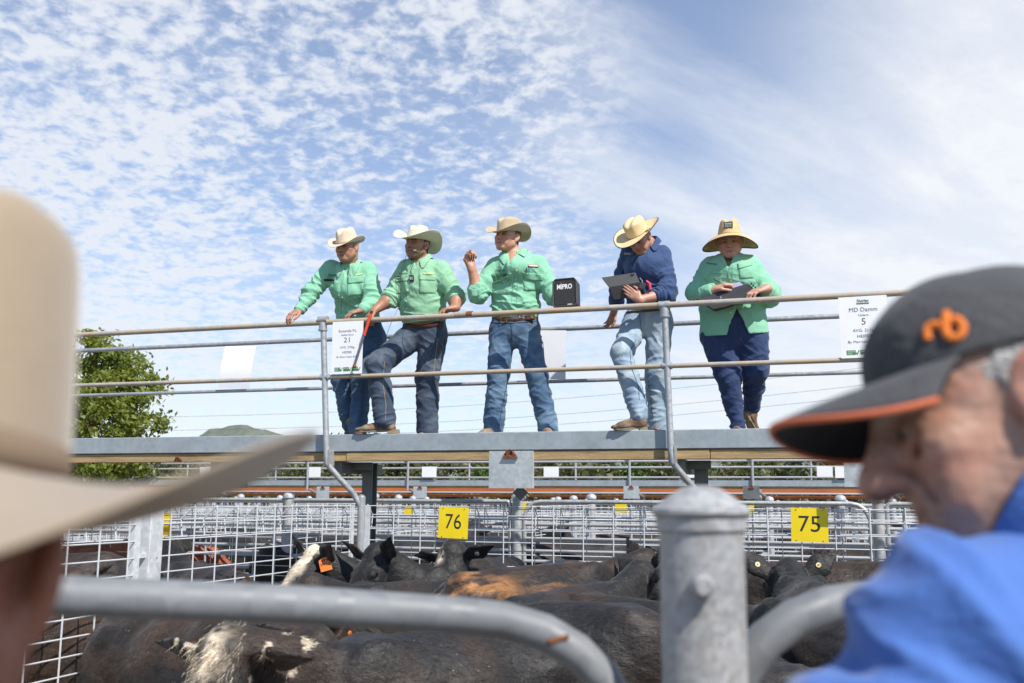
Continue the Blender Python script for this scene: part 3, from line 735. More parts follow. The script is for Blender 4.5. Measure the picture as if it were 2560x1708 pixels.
# ------------------------------------------------------------------ second walkway far behind
n2 = 16.2
f = thing('far_walkway', WK(0, n2, 0), 'second raised walkway far behind, seen below the deck', 'walkway')
_, za = sz(1280, 1200, n2); _, zb_ = sz(1280, 1215, n2)
def lng(name, z0, z1, n, mat, d=.08):
    mb = MB(); mb.box(WK(0, n, (z0 + z1) / 2), (44, d, z1 - z0), RW); obj(name, mb, mat, f)
lng('front_beam', zb_, za, n2, G_beam); lng('timber_bearer', zb_ - .06, zb_ - .002, n2 + .05, M_timb)
for py, n, r in ((1155, n2, .028), (1170, n2 + 1, .028), (1194, n2 - .05, .024), (1090, n2, .03)):
    _, z = sz(1280, py, n); rod('handrail', ROD8, f, WK(-22, n, z), WK(22, n, z), r)
_, ztop2 = sz(1280, 1090, n2)
for i in range(-7, 8):
    s = i * 2.9 + .9
    rod('handrail_post', RODP, f, WK(s, n2 - .08, zb_ - .12), WK(s, n2 - .08, ztop2), .032)
    rod('back_post', ROD8, f, WK(s + 1.3, n2 + 1, za), WK(s + 1.3, n2 + 1, ztop2), .026)
    rod('support_column', RODP, f, WK(s + .12, n2 + .3, 0), WK(s + .12, n2 + .3, zb_), .055)
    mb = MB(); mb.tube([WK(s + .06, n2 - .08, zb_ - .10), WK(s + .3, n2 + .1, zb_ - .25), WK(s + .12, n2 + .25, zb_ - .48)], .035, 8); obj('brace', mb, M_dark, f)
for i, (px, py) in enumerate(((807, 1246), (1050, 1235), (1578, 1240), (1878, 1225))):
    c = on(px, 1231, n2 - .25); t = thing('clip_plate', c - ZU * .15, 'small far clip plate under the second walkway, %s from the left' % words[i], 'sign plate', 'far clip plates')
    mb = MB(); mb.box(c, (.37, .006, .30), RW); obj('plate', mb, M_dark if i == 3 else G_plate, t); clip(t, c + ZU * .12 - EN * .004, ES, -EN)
for i, (px, w_) in enumerate(((514, .36), (787, .36), (1073, .4), (1378, .4), (1725, .22), (2062, .36), (2105, .3))):
    c = on(px, 1180, n2 + (.9 if i % 2 else -.1)); mb = MB(); mb.box(c, (w_, .004, .27), RW); tag(obj('pen_sheet', mb, M_paper), 'small white sheet on the far walkway rail, %s from the left' % words[i], 'paper', 'far lot sheets')
# orange painted rails of the loading area behind it
t = thing('orange_rail_fence', WK(0, 21.5, 0), 'orange painted steel rails running behind the far walkway', 'fence')
for py, hh in ((1224, .14), (1240, .075)):
    _, z = sz(1280, py, 21.5); mb = MB(); mb.box(WK(0, 21.5, z), (60, .06, hh), RW); obj('rail', mb, M_rorg, t)
_, z = sz(1280, 1232, 21.4); rod('pipe', ROD8, t, WK(-30, 21.4, z), WK(30, 21.4, z), .03)
for i in range(-10, 11): rod('post', RODP, t, WK(i * 2.6, 21.6, 0), WK(i * 2.6, 21.6, 2.05), .045)
# power lines far off
for i, (ya, yb) in enumerate(((1000, 900), (1033, 945), (1052, 975))):
    a, b = at(300, ya + 45, 240), at(2500, yb - 22, 200); mb = MB(); mb.tube([a.lerp(b, k / 12) - ZU * 3.2 * math.sin(k / 12 * math.pi) for k in range(13)], .035, 4); tag(obj('power_line', mb, M_dark), 'thin overhead power line crossing the sky, %s' % ('topmost', 'middle', 'lowest')[i], 'cable', 'power lines')
# ------------------------------------------------------------------ people
def zA(x, y): return 680 + x / 2.614, 520 + y / 2.6133
def zB(x, y): return 1130 + x / 2.5286, 500 + y / 2.529
def zC(x, y): return 1460 + x / 2.5288, 500 + y / 2.529
M_skin, bsk, psk = base_mat('skin')
tcs = bsk.n('ShaderNodeTexCoord').outputs['Object']
csk = bsk.n('ShaderNodeVertexColor', layer_name='Col').outputs[0]
nsk = bsk.mr(bsk.noise(tcs, 60, 4, .6), .3, .7, .9, 1.1, False)
bsk.set(psk.inputs['Base Color'], bsk.mix(1.0, csk, bsk.xyz(nsk, nsk, nsk), 'MULTIPLY')); bsk.set(psk.inputs['Roughness'], .48)
bsk.set(psk.inputs['Subsurface Weight'], .08); bsk.set(psk.inputs['Subsurface Radius'], (.012, .005, .003)); bsk.set(psk.inputs['Subsurface Scale'], 1.0)
bsk.set(psk.inputs['Normal'], bsk.n('ShaderNodeBump', ins={'Height': bsk.noise(tcs, 220, 3, .6), 'Strength': .12, 'Distance': .003}))
def cloth(name, col, var=.08, weave=0.0, fade=None, rough=.85, spec=.25, sheen=.12, trans=0.0):
    m, b, p = base_mat(name); tc = b.n('ShaderNodeTexCoord').outputs['Object']
    n1 = b.noise(tc, 7, 5, .62); c = col
    if fade is not None: c = b.mix(b.mr(b.noise(tc, 4.2, 5, .6, .5), .42, .70), col, fade)
    k = b.mr(n1, .25, .75, 1 - var, 1 + var, False)
    if weave: k = b.m('MULTIPLY', k, b.mr(b.noise(b.n('ShaderNodeMapping', ins={0: tc, 'Scale': (1, 1, .25)}).outputs[0], 330, 2, .5), .3, .7, 1 - weave, 1 + weave, False))
    b.set(p.inputs['Base Color'], b.mix(1.0, c, b.xyz(k, k, k), 'MULTIPLY')); b.set(p.inputs['Roughness'], rough); b.set(p.inputs['Specular IOR Level'], spec)
    b.set(p.inputs['Sheen Weight'], sheen)
    n9 = b.noise(tc, 8.5, 3, .5, 1.1); n9b = b.noise(b.n('ShaderNodeMapping', ins={0: tc, 'Rotation': (.5, .7, .3), 'Scale': (1, 1, 1.8)}).outputs[0], 13, 2, .5, .9)
    cr = b.m('POWER', b.m('SUBTRACT', 1.0, b.m('ABSOLUTE', b.m('SUBTRACT', b.m('MULTIPLY', n9, 2.0), 1.0))), 5.0); cr2 = b.m('POWER', b.m('SUBTRACT', 1.0, b.m('ABSOLUTE', b.m('SUBTRACT', b.m('MULTIPLY', n9b, 2.0), 1.0))), 6.0)
    hgt = b.m('ADD', b.m('ADD', b.m('MULTIPLY', cr, .55), b.m('MULTIPLY', cr2, .4)), b.m('ADD', b.m('MULTIPLY', b.noise(tc, 30, 3, .55, .8), .35), b.m('MULTIPLY', b.noise(tc, 240, 2, .5), .06)))
    b.set(p.inputs['Normal'], b.n('ShaderNodeBump', ins={'Height': hgt, 'Strength': .15, 'Distance': .016}))
    return m
C_green = cloth('green_shirt_cotton', (.225, .50, .335)); C_greenf = cloth('faded_green_cotton', (.25, .48, .30)); C_greend = cloth('deep_green_cotton', (.15, .42, .26))
C_navy = cloth('navy_chambray', (.038, .070, .165), .12, .18)
C_jean = cloth('blue_denim', (.060, .115, .20), .16, .16, (.15, .235, .33)); C_jeand = cloth('dark_denim', (.038, .058, .095), .18, .16, (.10, .125, .16))
C_jeanl = cloth('light_denim', (.24, .33, .42), .14, .14, (.42, .49, .53)); C_jeann = cloth('navy_denim', (.022, .040, .105), .12, .12, (.035, .062, .15))
C_jeanm = cloth('mid_denim', (.045, .095, .175), .15, .15, (.09, .16, .25))
M_leath = pm('brown_leather', (.085, .04, .022), .5, 0, .25, 30, .3, 90); M_boot = pm('dusty_boot_leather', (.15, .085, .05), .75, 0, .3, 22, .5, 60, (.27, .20, .14), 14, .42, .62)
M_sole = pm('boot_sole', (.25, .19, .13), .9, 0, .25, 40, .5, 90); M_brass = pm('brass_buckle', (.65, .45, .16), .32, .9, .1, 30)
M_stitch = pm('tan_stitching', (.42, .27, .12), .8, 0, .1, 90); M_button = pm('pale_button', (.75, .80, .76), .4, 0, .05, 30); M_dseam = pm('dark_seam', (.03, .045, .07), .9, 0, .1, 40)
M_felt = pm('cream_felt', (.62, .50, .37), .9, 0, .10, 9, .15, 160, (.48, .37, .25), 6, .5, .8, sheen=.3)
M_felt2 = pm('beige_felt', (.47, .36, .23), .9, 0, .08, 9, .15, 160, (.36, .27, .16), 5, .55, .8, sheen=.3)
def straw(name, c1, c2, sc=60):
    m, b, p = base_mat(name); tc = b.n('ShaderNodeTexCoord').outputs['Object']
    wv = b.n('ShaderNodeTexWave', wave_type='BANDS', bands_direction='Z', ins={'Vector': tc, 'Scale': sc, 'Distortion': 2.5, 'Detail': 2.0}).outputs[1]
    vr = b.n('ShaderNodeTexVoronoi', ins={'Vector': tc, 'Scale': sc * 3.2}).outputs[0]
    h = b.m('ADD', b.m('MULTIPLY', wv, .6), b.m('MULTIPLY', vr, .8)); n = b.noise(tc, 12, 4, .6)
    c = b.mix(b.mr(b.m('ADD', h, n), .5, 1.5, 0, 1, False), c1, c2)
    b.set(p.inputs['Base Color'], c); b.set(p.inputs['Roughness'], .75); b.set(p.inputs['Normal'], b.n('ShaderNodeBump', ins={'Height': h, 'Strength': .35, 'Distance': .004})); return m
M_strw = straw('white_straw', (.56, .50, .36), (.70, .65, .50)); M_strt = straw('golden_straw', (.62, .44, .20), (.80, .63, .36)); M_strc = straw('coarse_straw', (.40, .22, .07), (.74, .52, .25), 34)
M_bind = pm('dark_brim_binding', (.045, .035, .03), .8); M_nbind = pm('navy_brim_binding', (.03, .04, .05), .8)
M_band = pm('felt_band', (.50, .37, .24), .9); M_bandd = pm('brown_cord', (.14, .075, .035), .8)
HAIR = {}
def hair_mat(name, col): HAIR[name] = pm(name, col, .6, 0, .35, 60, .6, 140, bstretch=(1, 1, .3)); return HAIR[name]
H_grey = hair_mat('grey_hair', (.30, .28, .26)); H_dark = hair_mat('dark_hair', (.022, .016, .012)); H_brown = hair_mat('brown_hair', (.07, .04, .022))
M_eyew = pm('eye_white', (.55, .52, .50), .25, 0, .02); M_iris = pm('eye_iris', (.03, .025, .02), .15, 0, .02)

DOWN = V3((0, 0, -1))
def nrm(v): return V3(v).normalized()
def facing(p, yaw, pitch):
    """direction that looks back at the viewer, turned yaw degrees to the left of the picture and pitch up"""
    d = EYE - V3(p); d.z = 0; d = Matrix.Rotation(-math.radians(yaw), 3, 'Z') @ d.normalized(); pt = math.radians(pitch); return d * math.cos(pt) + ZU * math.sin(pt)
class Head:
    """head frame: x to the person's left, y out of the face, z up"""
    def __init__(s, c, f, roll=0.0, k=1.0):
        s.c = V3(c); s.Y = nrm(f); z = V3((0, 0, 1)); s.Z = (z - s.Y * z.dot(s.Y)).normalized(); s.X = s.Z.cross(s.Y) * -1
        s.X = s.Y.cross(s.Z)            # right-hand: x = y × z points to the person's right; flip to the left
        s.X = -s.X
        if roll: q = Matrix.Rotation(roll, 3, s.Y); s.X = q @ s.X; s.Z = q @ s.Z
        s.k = k
    def p(s, x, y, z): return s.c + (s.X * x + s.Y * y + s.Z * z) * s.k
    def R(s): return Matrix((s.X, s.Y, s.Z)).transposed()
def head_sdf(S, h, wide=1.0, jaw=1.0, nose=1.0, ears=True, chin=1.0):
    k = h.k; R = h.R()
    def E(c, r, kk=.02, op='u', Rr=None): S.ell(h.p(*c), [x * k for x in r], kk * k, Rr if Rr is not None else R, op)
    def Cn(a, b, ra, rb, kk=.015, op='u'): S.cone(h.p(*a), h.p(*b), ra * k, rb * k, kk * k, op=op)
    E((0, -.014, .042), (.077 * wide, .098, .084)); E((0, .030, .0), (.068 * wide, .068, .085), .03)
    E((0, .040, -.052), (.055 * wide * jaw, .056, .062), .03); Cn((.050 * wide * jaw, .0, -.055), (.020, .070, -.098), .024, .020, .02); Cn((-.050 * wide * jaw, .0, -.055), (-.020, .070, -.098), .024, .020, .02)
    E((0, .074, -.098), (.026 * jaw, .022 * chin, .022), .02)
    for sx_ in (-1, 1):
        E((sx_ * .047 * wide, .066, -.022), (.022, .022, .020), .02); Cn((sx_ * .012, .094, .024), (sx_ * .046, .078, .026), .0115, .010, .012)
        E((sx_ * .032, .101, .002), (.019, .014, .012), .008, 's'); E((sx_ * .0315, .082, .002), (.0135, .0125, .0115), .004)
        E((sx_ * .013 * nose, .103, -.036), (.010, .010, .0085), .008)
        E((sx_ * .042, .068, -.060), (.016, .018, .022), .02)
        if ears:
            Q = R @ Matrix.Rotation(sx_ * .45, 3, 'Z') @ Matrix.Rotation(.22, 3, 'X')
            E((sx_ * .083 * wide, -.010, -.004), (.010, .024, .034), .006, 'u', Q); E((sx_ * .091 * wide, -.004, .0), (.006, .014, .020), .004, 's', Q); E((sx_ * .078 * wide, -.002, -.034), (.009, .010, .011), .008)
    Cn((0, .094, .018), (0, .113 * (.9 + .1 * nose), -.028), .0095, .013 * nose, .010); E((0, .116 * (.93 + .07 * nose), -.031), (.0125 * nose, .012 * nose, .0105), .008)
    Cn((-.019, .088, -.0625), (.019, .088, -.0625), .0085, .0085, .008); Cn((-.016, .088, -.0745), (.016, .088, -.0745), .0095, .0095, .008)
    Cn((-.022, .1015, -.0685), (.022, .1015, -.0685), .0032, .0032, .003, 's')
def skin_cols(v, h, base, stub=0.0, brow=(.10, .07, .05), red=.35):
    """skin colour: lips, brows, stubble, flushed cheeks, plus shade painted into sockets, folds, mouth"""
    base = np.array(base); d = (v - np.array(h.c)) / h.k; x = d @ np.array(h.X); y = d @ np.array(h.Y); z = d @ np.array(h.Z)
    c = np.tile(base, (len(v), 1)) * (0.93 + .14 * fbm(v * 25, 2))[:, None]
    def put(mask, col, a): nonlocal c; mm = (np.clip(mask, 0, 1) * a)[:, None]; c = c * (1 - mm) + np.array(col) * mm
    face = (y > .03) & (np.abs(x) < .08) & (z > -.13) & (z < .1)
    put(np.exp(-((np.abs(x) - .042) / .022) ** 2 - ((z + .03) / .022) ** 2) * face, base * np.array([1.05, .72, .66]), red)
    put(np.exp(-(x / .014) ** 2 - ((z + .032) / .016) ** 2) * (y > .09), base * np.array([1.05, .70, .64]), red)
    put((np.abs(x) < .024) * np.exp(-((z + .0685) / .0095) ** 4) * (y > .07), base * np.array([.80, .48, .45]), .75)
    put((np.abs(x) < .020) * np.exp(-((z + .0685) / .0022) ** 2) * (y > .07), (.03, .012, .01), .8)  # shade between the lips, put into the colour
    put((np.abs(np.abs(x) - .032) < .022) * np.exp(-((z - .0225 + .1 * (np.abs(np.abs(x) - .030))) / .0075) ** 2) * (y > .06), brow, .95)
    put(np.exp(-((np.abs(x) - .032) / .019) ** 4 - ((z - .002) / .012) ** 4) * (y > .065), base * .38, .65); put(np.exp(-((np.abs(x) - .030 + (z + .05) * .25) / .0035) ** 2) * ((z > -.075) & (z < -.030)) * (y > .06), base * .55, .6)  # shade painted round the eyes and in the folds beside the nose
    put(np.exp(-((np.abs(x) - .009) / .0045) ** 2 - ((z + .0435) / .004) ** 2) * (y > .085), base * .15, .85)  # nostrils are painted shade
    if stub: put(((z < -.040) & (y > .0) & (z > -.13)) * np.clip(1.2 - np.abs(z + .085) / .06, 0, 1) * (.6 + .4 * fbm(v * 300, 1)), (.09, .065, .055), stub)
    return c
def hand_sdf(S, wr, d, palm, thumb, curl=(25, 30, 20), k=1.14, spread=.05, tcurl=.3, index=None):
    """hand from the wrist along d; palm = direction the palm faces; thumb = side the thumb is on (both roughly perpendicular to d)"""
    wr = V3(wr); d = nrm(d); pl = V3(palm); pl = (pl - d * pl.dot(d)).normalized(); sd_ = d.cross(pl); sd_ = sd_ if sd_.dot(V3(thumb)) > 0 else -sd_
    kn = []
    for i, (u, L) in enumerate(((.032, .088), (.011, .094), (-.011, .089), (-.030, .078))):
        a = wr + sd_ * u * .55 * k; b = wr + (d * L + sd_ * u) * k; S.cone(a, b, .015 * k, .0125 * k, .010 * k); kn.append(b)
    S.cone(wr - d * .02 * k, wr + d * .03 * k, .024 * k, .022 * k, .02 * k, 1.25, pl)
    for i, b in enumerate(kn):
        L = (.044, .049, .046, .036)[i] * k; u = ((.032, .011, -.011, -.030)[i]); ang = 0; p = b; cc = curl if not (index and i == 0) else index
        for j in range(3):
            ang += math.radians(cc[j]); dr = (d * math.cos(ang) + pl * math.sin(ang) + sd_ * u * spread * 20 * (1 if j == 0 else .3) * math.cos(ang)).normalized()
            q = p + dr * L * (1, .62, .5)[j]; S.cone(p, q, (.0105, .0095, .0088)[j] * k, (.0098, .009, .0075)[j] * k, .004 * k); p = q
    t0 = wr + (d * .022 + sd_ * .026) * k; t1 = t0 + (d * .035 + sd_ * .030 + pl * .012) * k; t2 = t1 + (d * .034 + sd_ * (.012 - .02 * tcurl) + pl * .02 * tcurl * 2) * k; t3 = t2 + (d * .024 + sd_ * (-.02 * tcurl) + pl * .03 * tcurl) * k
    S.cone(t0, t1, .018 * k, .0135 * k, .014 * k); S.cone(t1, t2, .0125 * k, .0105 * k, .006 * k); S.cone(t2, t3, .0105 * k, .0088 * k, .004 * k)
def bb(pts, m):
    A = np.array([tuple(p) for p in pts]); return A.min(0) - m, A.max(0) + m
def folds(v, n, regs, seed=0, gen=.0022):
    d = (fbm(v * 9 + seed, 3) - .5) * 2 * gen
    for i, (c, rad, ax, wl, amp) in enumerate(regs):
        c = np.array(c); ax = np.array(nrm(ax)); w_ = v - c; m = np.exp(-np.sum(w_ ** 2, 1) / rad ** 2); sel = m > .03
        if not sel.any(): continue
        ww = w_[sel]; al = ww @ ax; q = (ww - al[:, None] * ax) * .32 + al[:, None] * ax; q = q / (wl * .85) + 13.7 * i + seed * 5.1
        q = q + .35 * (fbm(ww * 7 + i, 2) - .5)[:, None]
        r = 1 - np.abs(2 * vnoise(q) - 1) * 2.0; r = np.clip(r, -.45, 1); r = np.where(r > 0, np.abs(r) ** 1.4, r); d[sel] += amp * m[sel] * (r - .25)
    return v + n * d[:, None]
def bvh_of(o):
    me = o.data; off = wpos(o); vs = [tuple(v.co + off) for v in me.vertices]; return BVHTree.FromPolygons(vs, [tuple(p.vertices) for p in me.polygons])
def cast(bv, px, py):
    d = ray(float(px), float(py)).normalized(); h = bv.ray_cast(EYE, d); 
    if h[0] is None:
        return None
    nn = h[1] if h[1].dot(d) < 0 else -h[1]
    return h[0], (nn * .55 - d * .45).normalized()
def decal(bv, zf, quad, name, mat, par, off=.003, th=.003, nu=8, nv=8, shape=None):
    """cloth patch lying on a garment; quad = 4 zoom-pixel corners (tl, tr, br, bl)"""
    rows = []; last = None
    for j in range(nv + 1):
        r = []
        for i in range(nu + 1):
            u, v_ = i / nu, j / nv
            if shape: u, v_ = shape(u, v_)
            x = (quad[0][0] * (1 - u) + quad[1][0] * u) * (1 - v_) + (quad[3][0] * (1 - u) + quad[2][0] * u) * v_; y = (quad[0][1] * (1 - u) + quad[1][1] * u) * (1 - v_) + (quad[3][1] * (1 - u) + quad[2][1] * u) * v_
            h = cast(bv, *zf(x, y)); 
            if h is None or (last is not None and abs((h[0] - last[0]).dot(FWD)) > .07): h = last
            if h is None: return None
            last = h; r.append(h[0] + h[1] * off)
        rows.append(r)
    mb = MB(); mb.grid(rows); o = obj(name, mb, mat, par, sharp=None); md = o.modifiers.new('s', 'SOLIDIFY'); md.thickness = th; md.offset = 1; return o
def decal_text(bv, zf, txt, quad, name, mat, par, off=.0035, shear=.15, bold=.0):
    mbt = text_mb(txt, (0, 0, 0), V3((1, 0, 0)), V3((0, 1, 0)), V3((0, 0, 1)), 1.0, align='LEFT', shear=shear, bold=bold); A = np.array(mbt.v)
    lo, hi = A.min(0), A.max(0); out = []; last = None
    for p in A:
        u = (p[0] - lo[0]) / (hi[0] - lo[0]); v_ = 1 - (p[1] - lo[1]) / (hi[1] - lo[1])
        x = (quad[0][0] * (1 - u) + quad[1][0] * u) * (1 - v_) + (quad[3][0] * (1 - u) + quad[2][0] * u) * v_; y = (quad[0][1] * (1 - u) + quad[1][1] * u) * (1 - v_) + (quad[3][1] * (1 - u) + quad[2][1] * u) * v_
        h = cast(bv, *zf(x, y)) or last
        if h is None: return None
        last = h; out.append(h[0] + h[1] * off)
    mb = MB(); mb.add(out, mbt.f); return obj(name, mb, mat, par, smooth=False)
def seam(bv, zf, pts, name, mat, par, r=.0018, off=.001, sub=8):
    P = []
    for i in range(len(pts) - 1):
        for k in range(sub):
            t = k / sub; h = cast(bv, *zf(pts[i][0] * (1 - t) + pts[i + 1][0] * t, pts[i][1] * (1 - t) + pts[i + 1][1] * t))
            if h: P.append(h[0] + h[1] * off)
    if len(P) < 2: return None
    mb = MB(); mb.tube(P, r, 5); return obj(name, mb, mat, par)
def buttons(bv, zf, pts, par, mat=None, r=.0055):
    for x, y in pts:
        h = cast(bv, *zf(x, y))
        if h: mb = MB(); mb.tube([h[0], h[0] + h[1] * .004], [r, r * .85], 10); obj('button', mb, mat or M_button, par)
def collar(par, c, up, f, mat, r=(.084, .086), open_=.42, fall=.056, point=.055, lean=.02, vdrop=.06, bv=None):
    """shirt collar: stand and turned-down fall, open at the front"""
    Z = nrm(up); Y = V3(f); Y = (Y - Z * Y.dot(Z)).normalized(); X = -(Y.cross(Z)); c = V3(c)
    A = [open_ + (2 * math.pi - 2 * open_) * i / 28 for i in range(29)]; rows = [[], [], [], [], []]
    for a in A:
        fr = max(0, math.cos(a)); e = max(0, 1 - (min(a, 2 * math.pi - a) - open_) / .9) ; dirv = X * (math.sin(a) * r[0]) + Y * (math.cos(a) * r[1])
        low = -vdrop * e ** 1.5
        b = c + Z * (-.004 - .012 * fr + low); st = .036 - .006 * fr
        rows[0].append(b + dirv * 1.02); rows[1].append(b + dirv * (1.0 + .04 * e) + Z * st); rows[2].append(b + dirv * 1.06 + Z * (st + .004))
        fl = fall + point * e ** 1.4
        rows[3].append(b + dirv * (1.22 + .12 * e) + Z * (st - fl * .36)); rows[4].append(b + dirv * (1.38 + .34 * e) + Z * (st - fl * .80) + X * (math.sin(a) * .012 * e))
    if bv is not None:                      # the fall lies on the shirt, never inside it
        for ri, d0 in ((0, -.004), (1, .004), (2, .012), (3, .016), (4, .010)):
            for i, p in enumerate(rows[ri]):
                h_ = bv.find_nearest(p)
                if h_[0] is not None and (p - h_[0]).dot(h_[1]) < d0 and (p - h_[0]).length < .09: rows[ri][i] = h_[0] + h_[1] * d0
    mb = MB(); mb.grid(rows); o = obj('collar', mb, mat, par, sharp=None); md = o.modifiers.new('s', 'SOLIDIFY'); md.thickness = .004; md.offset = 0; sb = o.modifiers.new('d', 'SUBSURF'); sb.levels = sb.render_levels = 1; return o
def hat(par, h, mat, band, crown=(.086, .104, .105), brim=(.085, .10), curl=.055, dip=.012, crease=.022, tilt=(0, 0), z0=.040, y0=-.004, bind=None, side_in=.25, pinch=.3, topr=.82, flat=1.0, droop=0.0, dents=True, name='hat', bandh=.022, seed=0, bdip=0.0, cexp=1.8):
    """brimmed hat: creased crown running into a curled brim"""
    R = h.R() @ Matrix.Rotation(tilt[0], 3, 'X') @ Matrix.Rotation(tilt[1], 3, 'Y'); o = h.p(0, y0, z0); K = h.k; rows = []; N = 56; a_, b_, H = crown
    def el(t, a):
        return math.sin(a) * a_, math.cos(a) * b_
    def top_z(x, y):
        z = H
        if dents:
            z -= crease * math.exp(-(x / .022) ** 2) * (1 if y < b_ * .7 else .8); z += .010 * math.exp(-((abs(x) - .035) / .02) ** 2); z -= .016 * max(0, y / b_) ** 2; z -= .010 * max(0, -y / b_) ** 2
        else: z -= .012 * ((x / a_) ** 2 + (y / b_) ** 2)
        return z
    def side_pt(t, a):
        s = 1 - (1 - topr) * t ** 1.4; x, y = el(t, a); x *= s; y *= s
        fr = max(0, math.cos(a)) ** 2
        if dents: q = 1 - pinch * fr * t ** 1.5; x *= q
        return x, y
    for rr in (.02, .25, .5, .72, .88, .97):
        r = []
        for i in range(N):
            a = 2 * math.pi * i / N; x, y = side_pt(1, a); x *= rr; y *= rr; r.append((x, y, top_z(x, y) - (.012 * rr ** 6)))
        rows.append(r)
    for t in (.93, .8, .62, .45, .3, .15, .04, 0.0):
        r = []
        for i in range(N):
            a = 2 * math.pi * i / N; x, y = side_pt(t, a); xt, yt = side_pt(1, a); zt_ = top_z(xt, yt) - .014
            if dents: dd = .010 * math.exp(-((abs(math.sin(a)) - .75) / .22) ** 2) * max(0, math.cos(a)) * math.sin(min(1, t) * math.pi); x *= 1 - dd / .09
            r.append((x, y, zt_ * t))
        rows.append(r)
    edge_ = []
    for u in (.06, .2, .36, .52, .66, .78, .87, .94, 1.0):
        r = []
        for i in range(N):
            a = 2 * math.pi * i / N; sn, cs = abs(math.sin(a)), math.cos(a); x, y = el(0, a); L = math.hypot(x, y); bw = brim[0] * sn ** 2 + brim[1] * cs ** 2
            sd2 = sn ** 2.4; w_ = bw * (u - side_in * sd2 * u * u); z = curl * sd2 * u ** cexp - dip * (abs(cs) ** 2) * u ** 1.4 - droop * u ** 1.5 - bdip * max(0, -cs) ** 1.5 * u ** 1.3 + .003 * math.sin(3 * a + seed) * u
            r.append((x * (1 + w_ / L), y * (1 + w_ / L), z))
        rows.append(r); edge_ = r
    f = lambda p: o + R @ V3(p) * K
    mb = MB(); mb.grid([[f(p) for p in r] for r in rows], True); n0 = len(mb.v); mb.add([f((0, 0, top_z(0, 0)))], []); mb.f += [(i, n0, (i + 1) % N) for i in range(N)]
    ho = obj(name, mb, mat, par, sharp=None); md = ho.modifiers.new('s', 'SOLIDIFY'); md.thickness = .004 * K; md.offset = -1; sb = ho.modifiers.new('d', 'SUBSURF'); sb.levels = sb.render_levels = 1
    rows = []
    for t, e in ((.0, .0025), (.0, .004), (bandh / H * .5, .0045), (bandh / H, .004), (bandh / H, .001)):
        r = []
        for i in range(N): a = 2 * math.pi * i / N; x, y = side_pt(t, a); L = math.hypot(x, y); r.append(f((x * (1 + e / L), y * (1 + e / L), t * H * .9 + .003)))
        rows.append(r)
    mb = MB(); mb.grid(rows, True); obj('hat_band', mb, band, ho, sharp=None)
    if bind: mb = MB(); mb.tube([f(p) for p in edge_ + edge_[:1]], .0042 * K, 6); obj('brim_binding', mb, bind, ho)
    return ho, f
def hair_shell(par, h, mat, low=-.05, fwd=.03, th=.006, wide=1.0, long_=0.0):
    """hair round the back and sides of the skull"""
    lo, hi = bb([h.p(x, y, z) for x in (-.11, .11) for y in (-.13, .1) for z in (-.12 - long_, .14)], .0); S = SDF(lo, hi, .006 * h.k); R = h.R(); k = h.k
    S.ell(h.p(0, -.016, .040), ((.079 * wide + th) * k, (.100 + th) * k, (.088 + th) * k), 0, R); S.cone(h.p(0, -.06, -.01), h.p(0, -.075, -.05 - long_), .058 * k, .045 * k, .02)
    for sx_ in (-1, 1): S.cone(h.p(sx_ * .074 * wide, .018, .01), h.p(sx_ * .071 * wide, .016, -.022), .012 * k, .008 * k, .01)
    S.half(h.p(0, fwd, 0), h.Y - h.Z * .25); S.half(h.p(0, -.05, low - long_), -h.Z + h.Y * .7)
    v, q = S.net(); n = normals(v, q); v = v + n * ((fbm(v * np.array([90, 90, 22]), 2) - .5) * .009)[:, None]
    return np_obj('hair', v, q, mat, par)
def boot(par, an, toe, mat, sole, L=.29, lift=0.0, shaft=.0, name='boot'):
    an = V3(an); f = V3(toe); f = nrm(f); up = ZU - f * ZU.dot(f); up = up.normalized(); sd_ = f.cross(up); heel = an - ZU * .0 - f * .045
    b0 = an - up * .085
    lo, hi = bb([an, b0 + f * L, b0 - f * .1, an + up * .15], .09); S = SDF(lo, hi, .006)
    S.cone(an + up * shaft, an - up * .03, .052, .048, .02); S.cone(an - up * .03 - f * .02, b0 - f * .03 + up * .032, .047, .036, .02); S.cone(an - up * .025, b0 + f * (L * .5) + up * .034, .048, .036, .03, .95, sd_)
    S.cone(b0 + f * (L * .45) + up * .032, b0 + f * (L * .70) + up * .026, .045, .028, .02, .62, sd_); S.cone(b0 - f * .03 + up * .028, b0 + f * L * .5 + up * .026, .036, .04, .02, .7, sd_); S.half(b0 + up * .012, -up)
    v, q = S.net(); n = normals(v, q); v = folds(v, n, [(an - up * .04 + f * .07, .05, f + up * .4, .022, .004)], 3, .0015); o = np_obj(name, v, q, mat, par)
    out = [(-.075, .0), (-.068, .026), (-.04, .034), (.02, .031), (.08, .037), (.13, .041), (.165, .034), (.19, .016), (.196, 0)]; sc = (L) / .27
    poly = [(x * sc, y) for x, y in out] + [(x * sc, -y) for x, y in out[-2:0:-1]]
    mb = MB(); mb.prism(poly, b0 + up * .0, f, sd_, up, .016); hl = [(x, y) for x, y in poly if x < .005] ; mb.prism([(-.074 * sc, -.02), (-.06 * sc, -.033), (0, -.033), (0, .033), (-.06 * sc, .033), (-.074 * sc, .02)], b0 - up * .016, f, sd_, up, .0155)
    obj('sole', mb, sole, o); return o
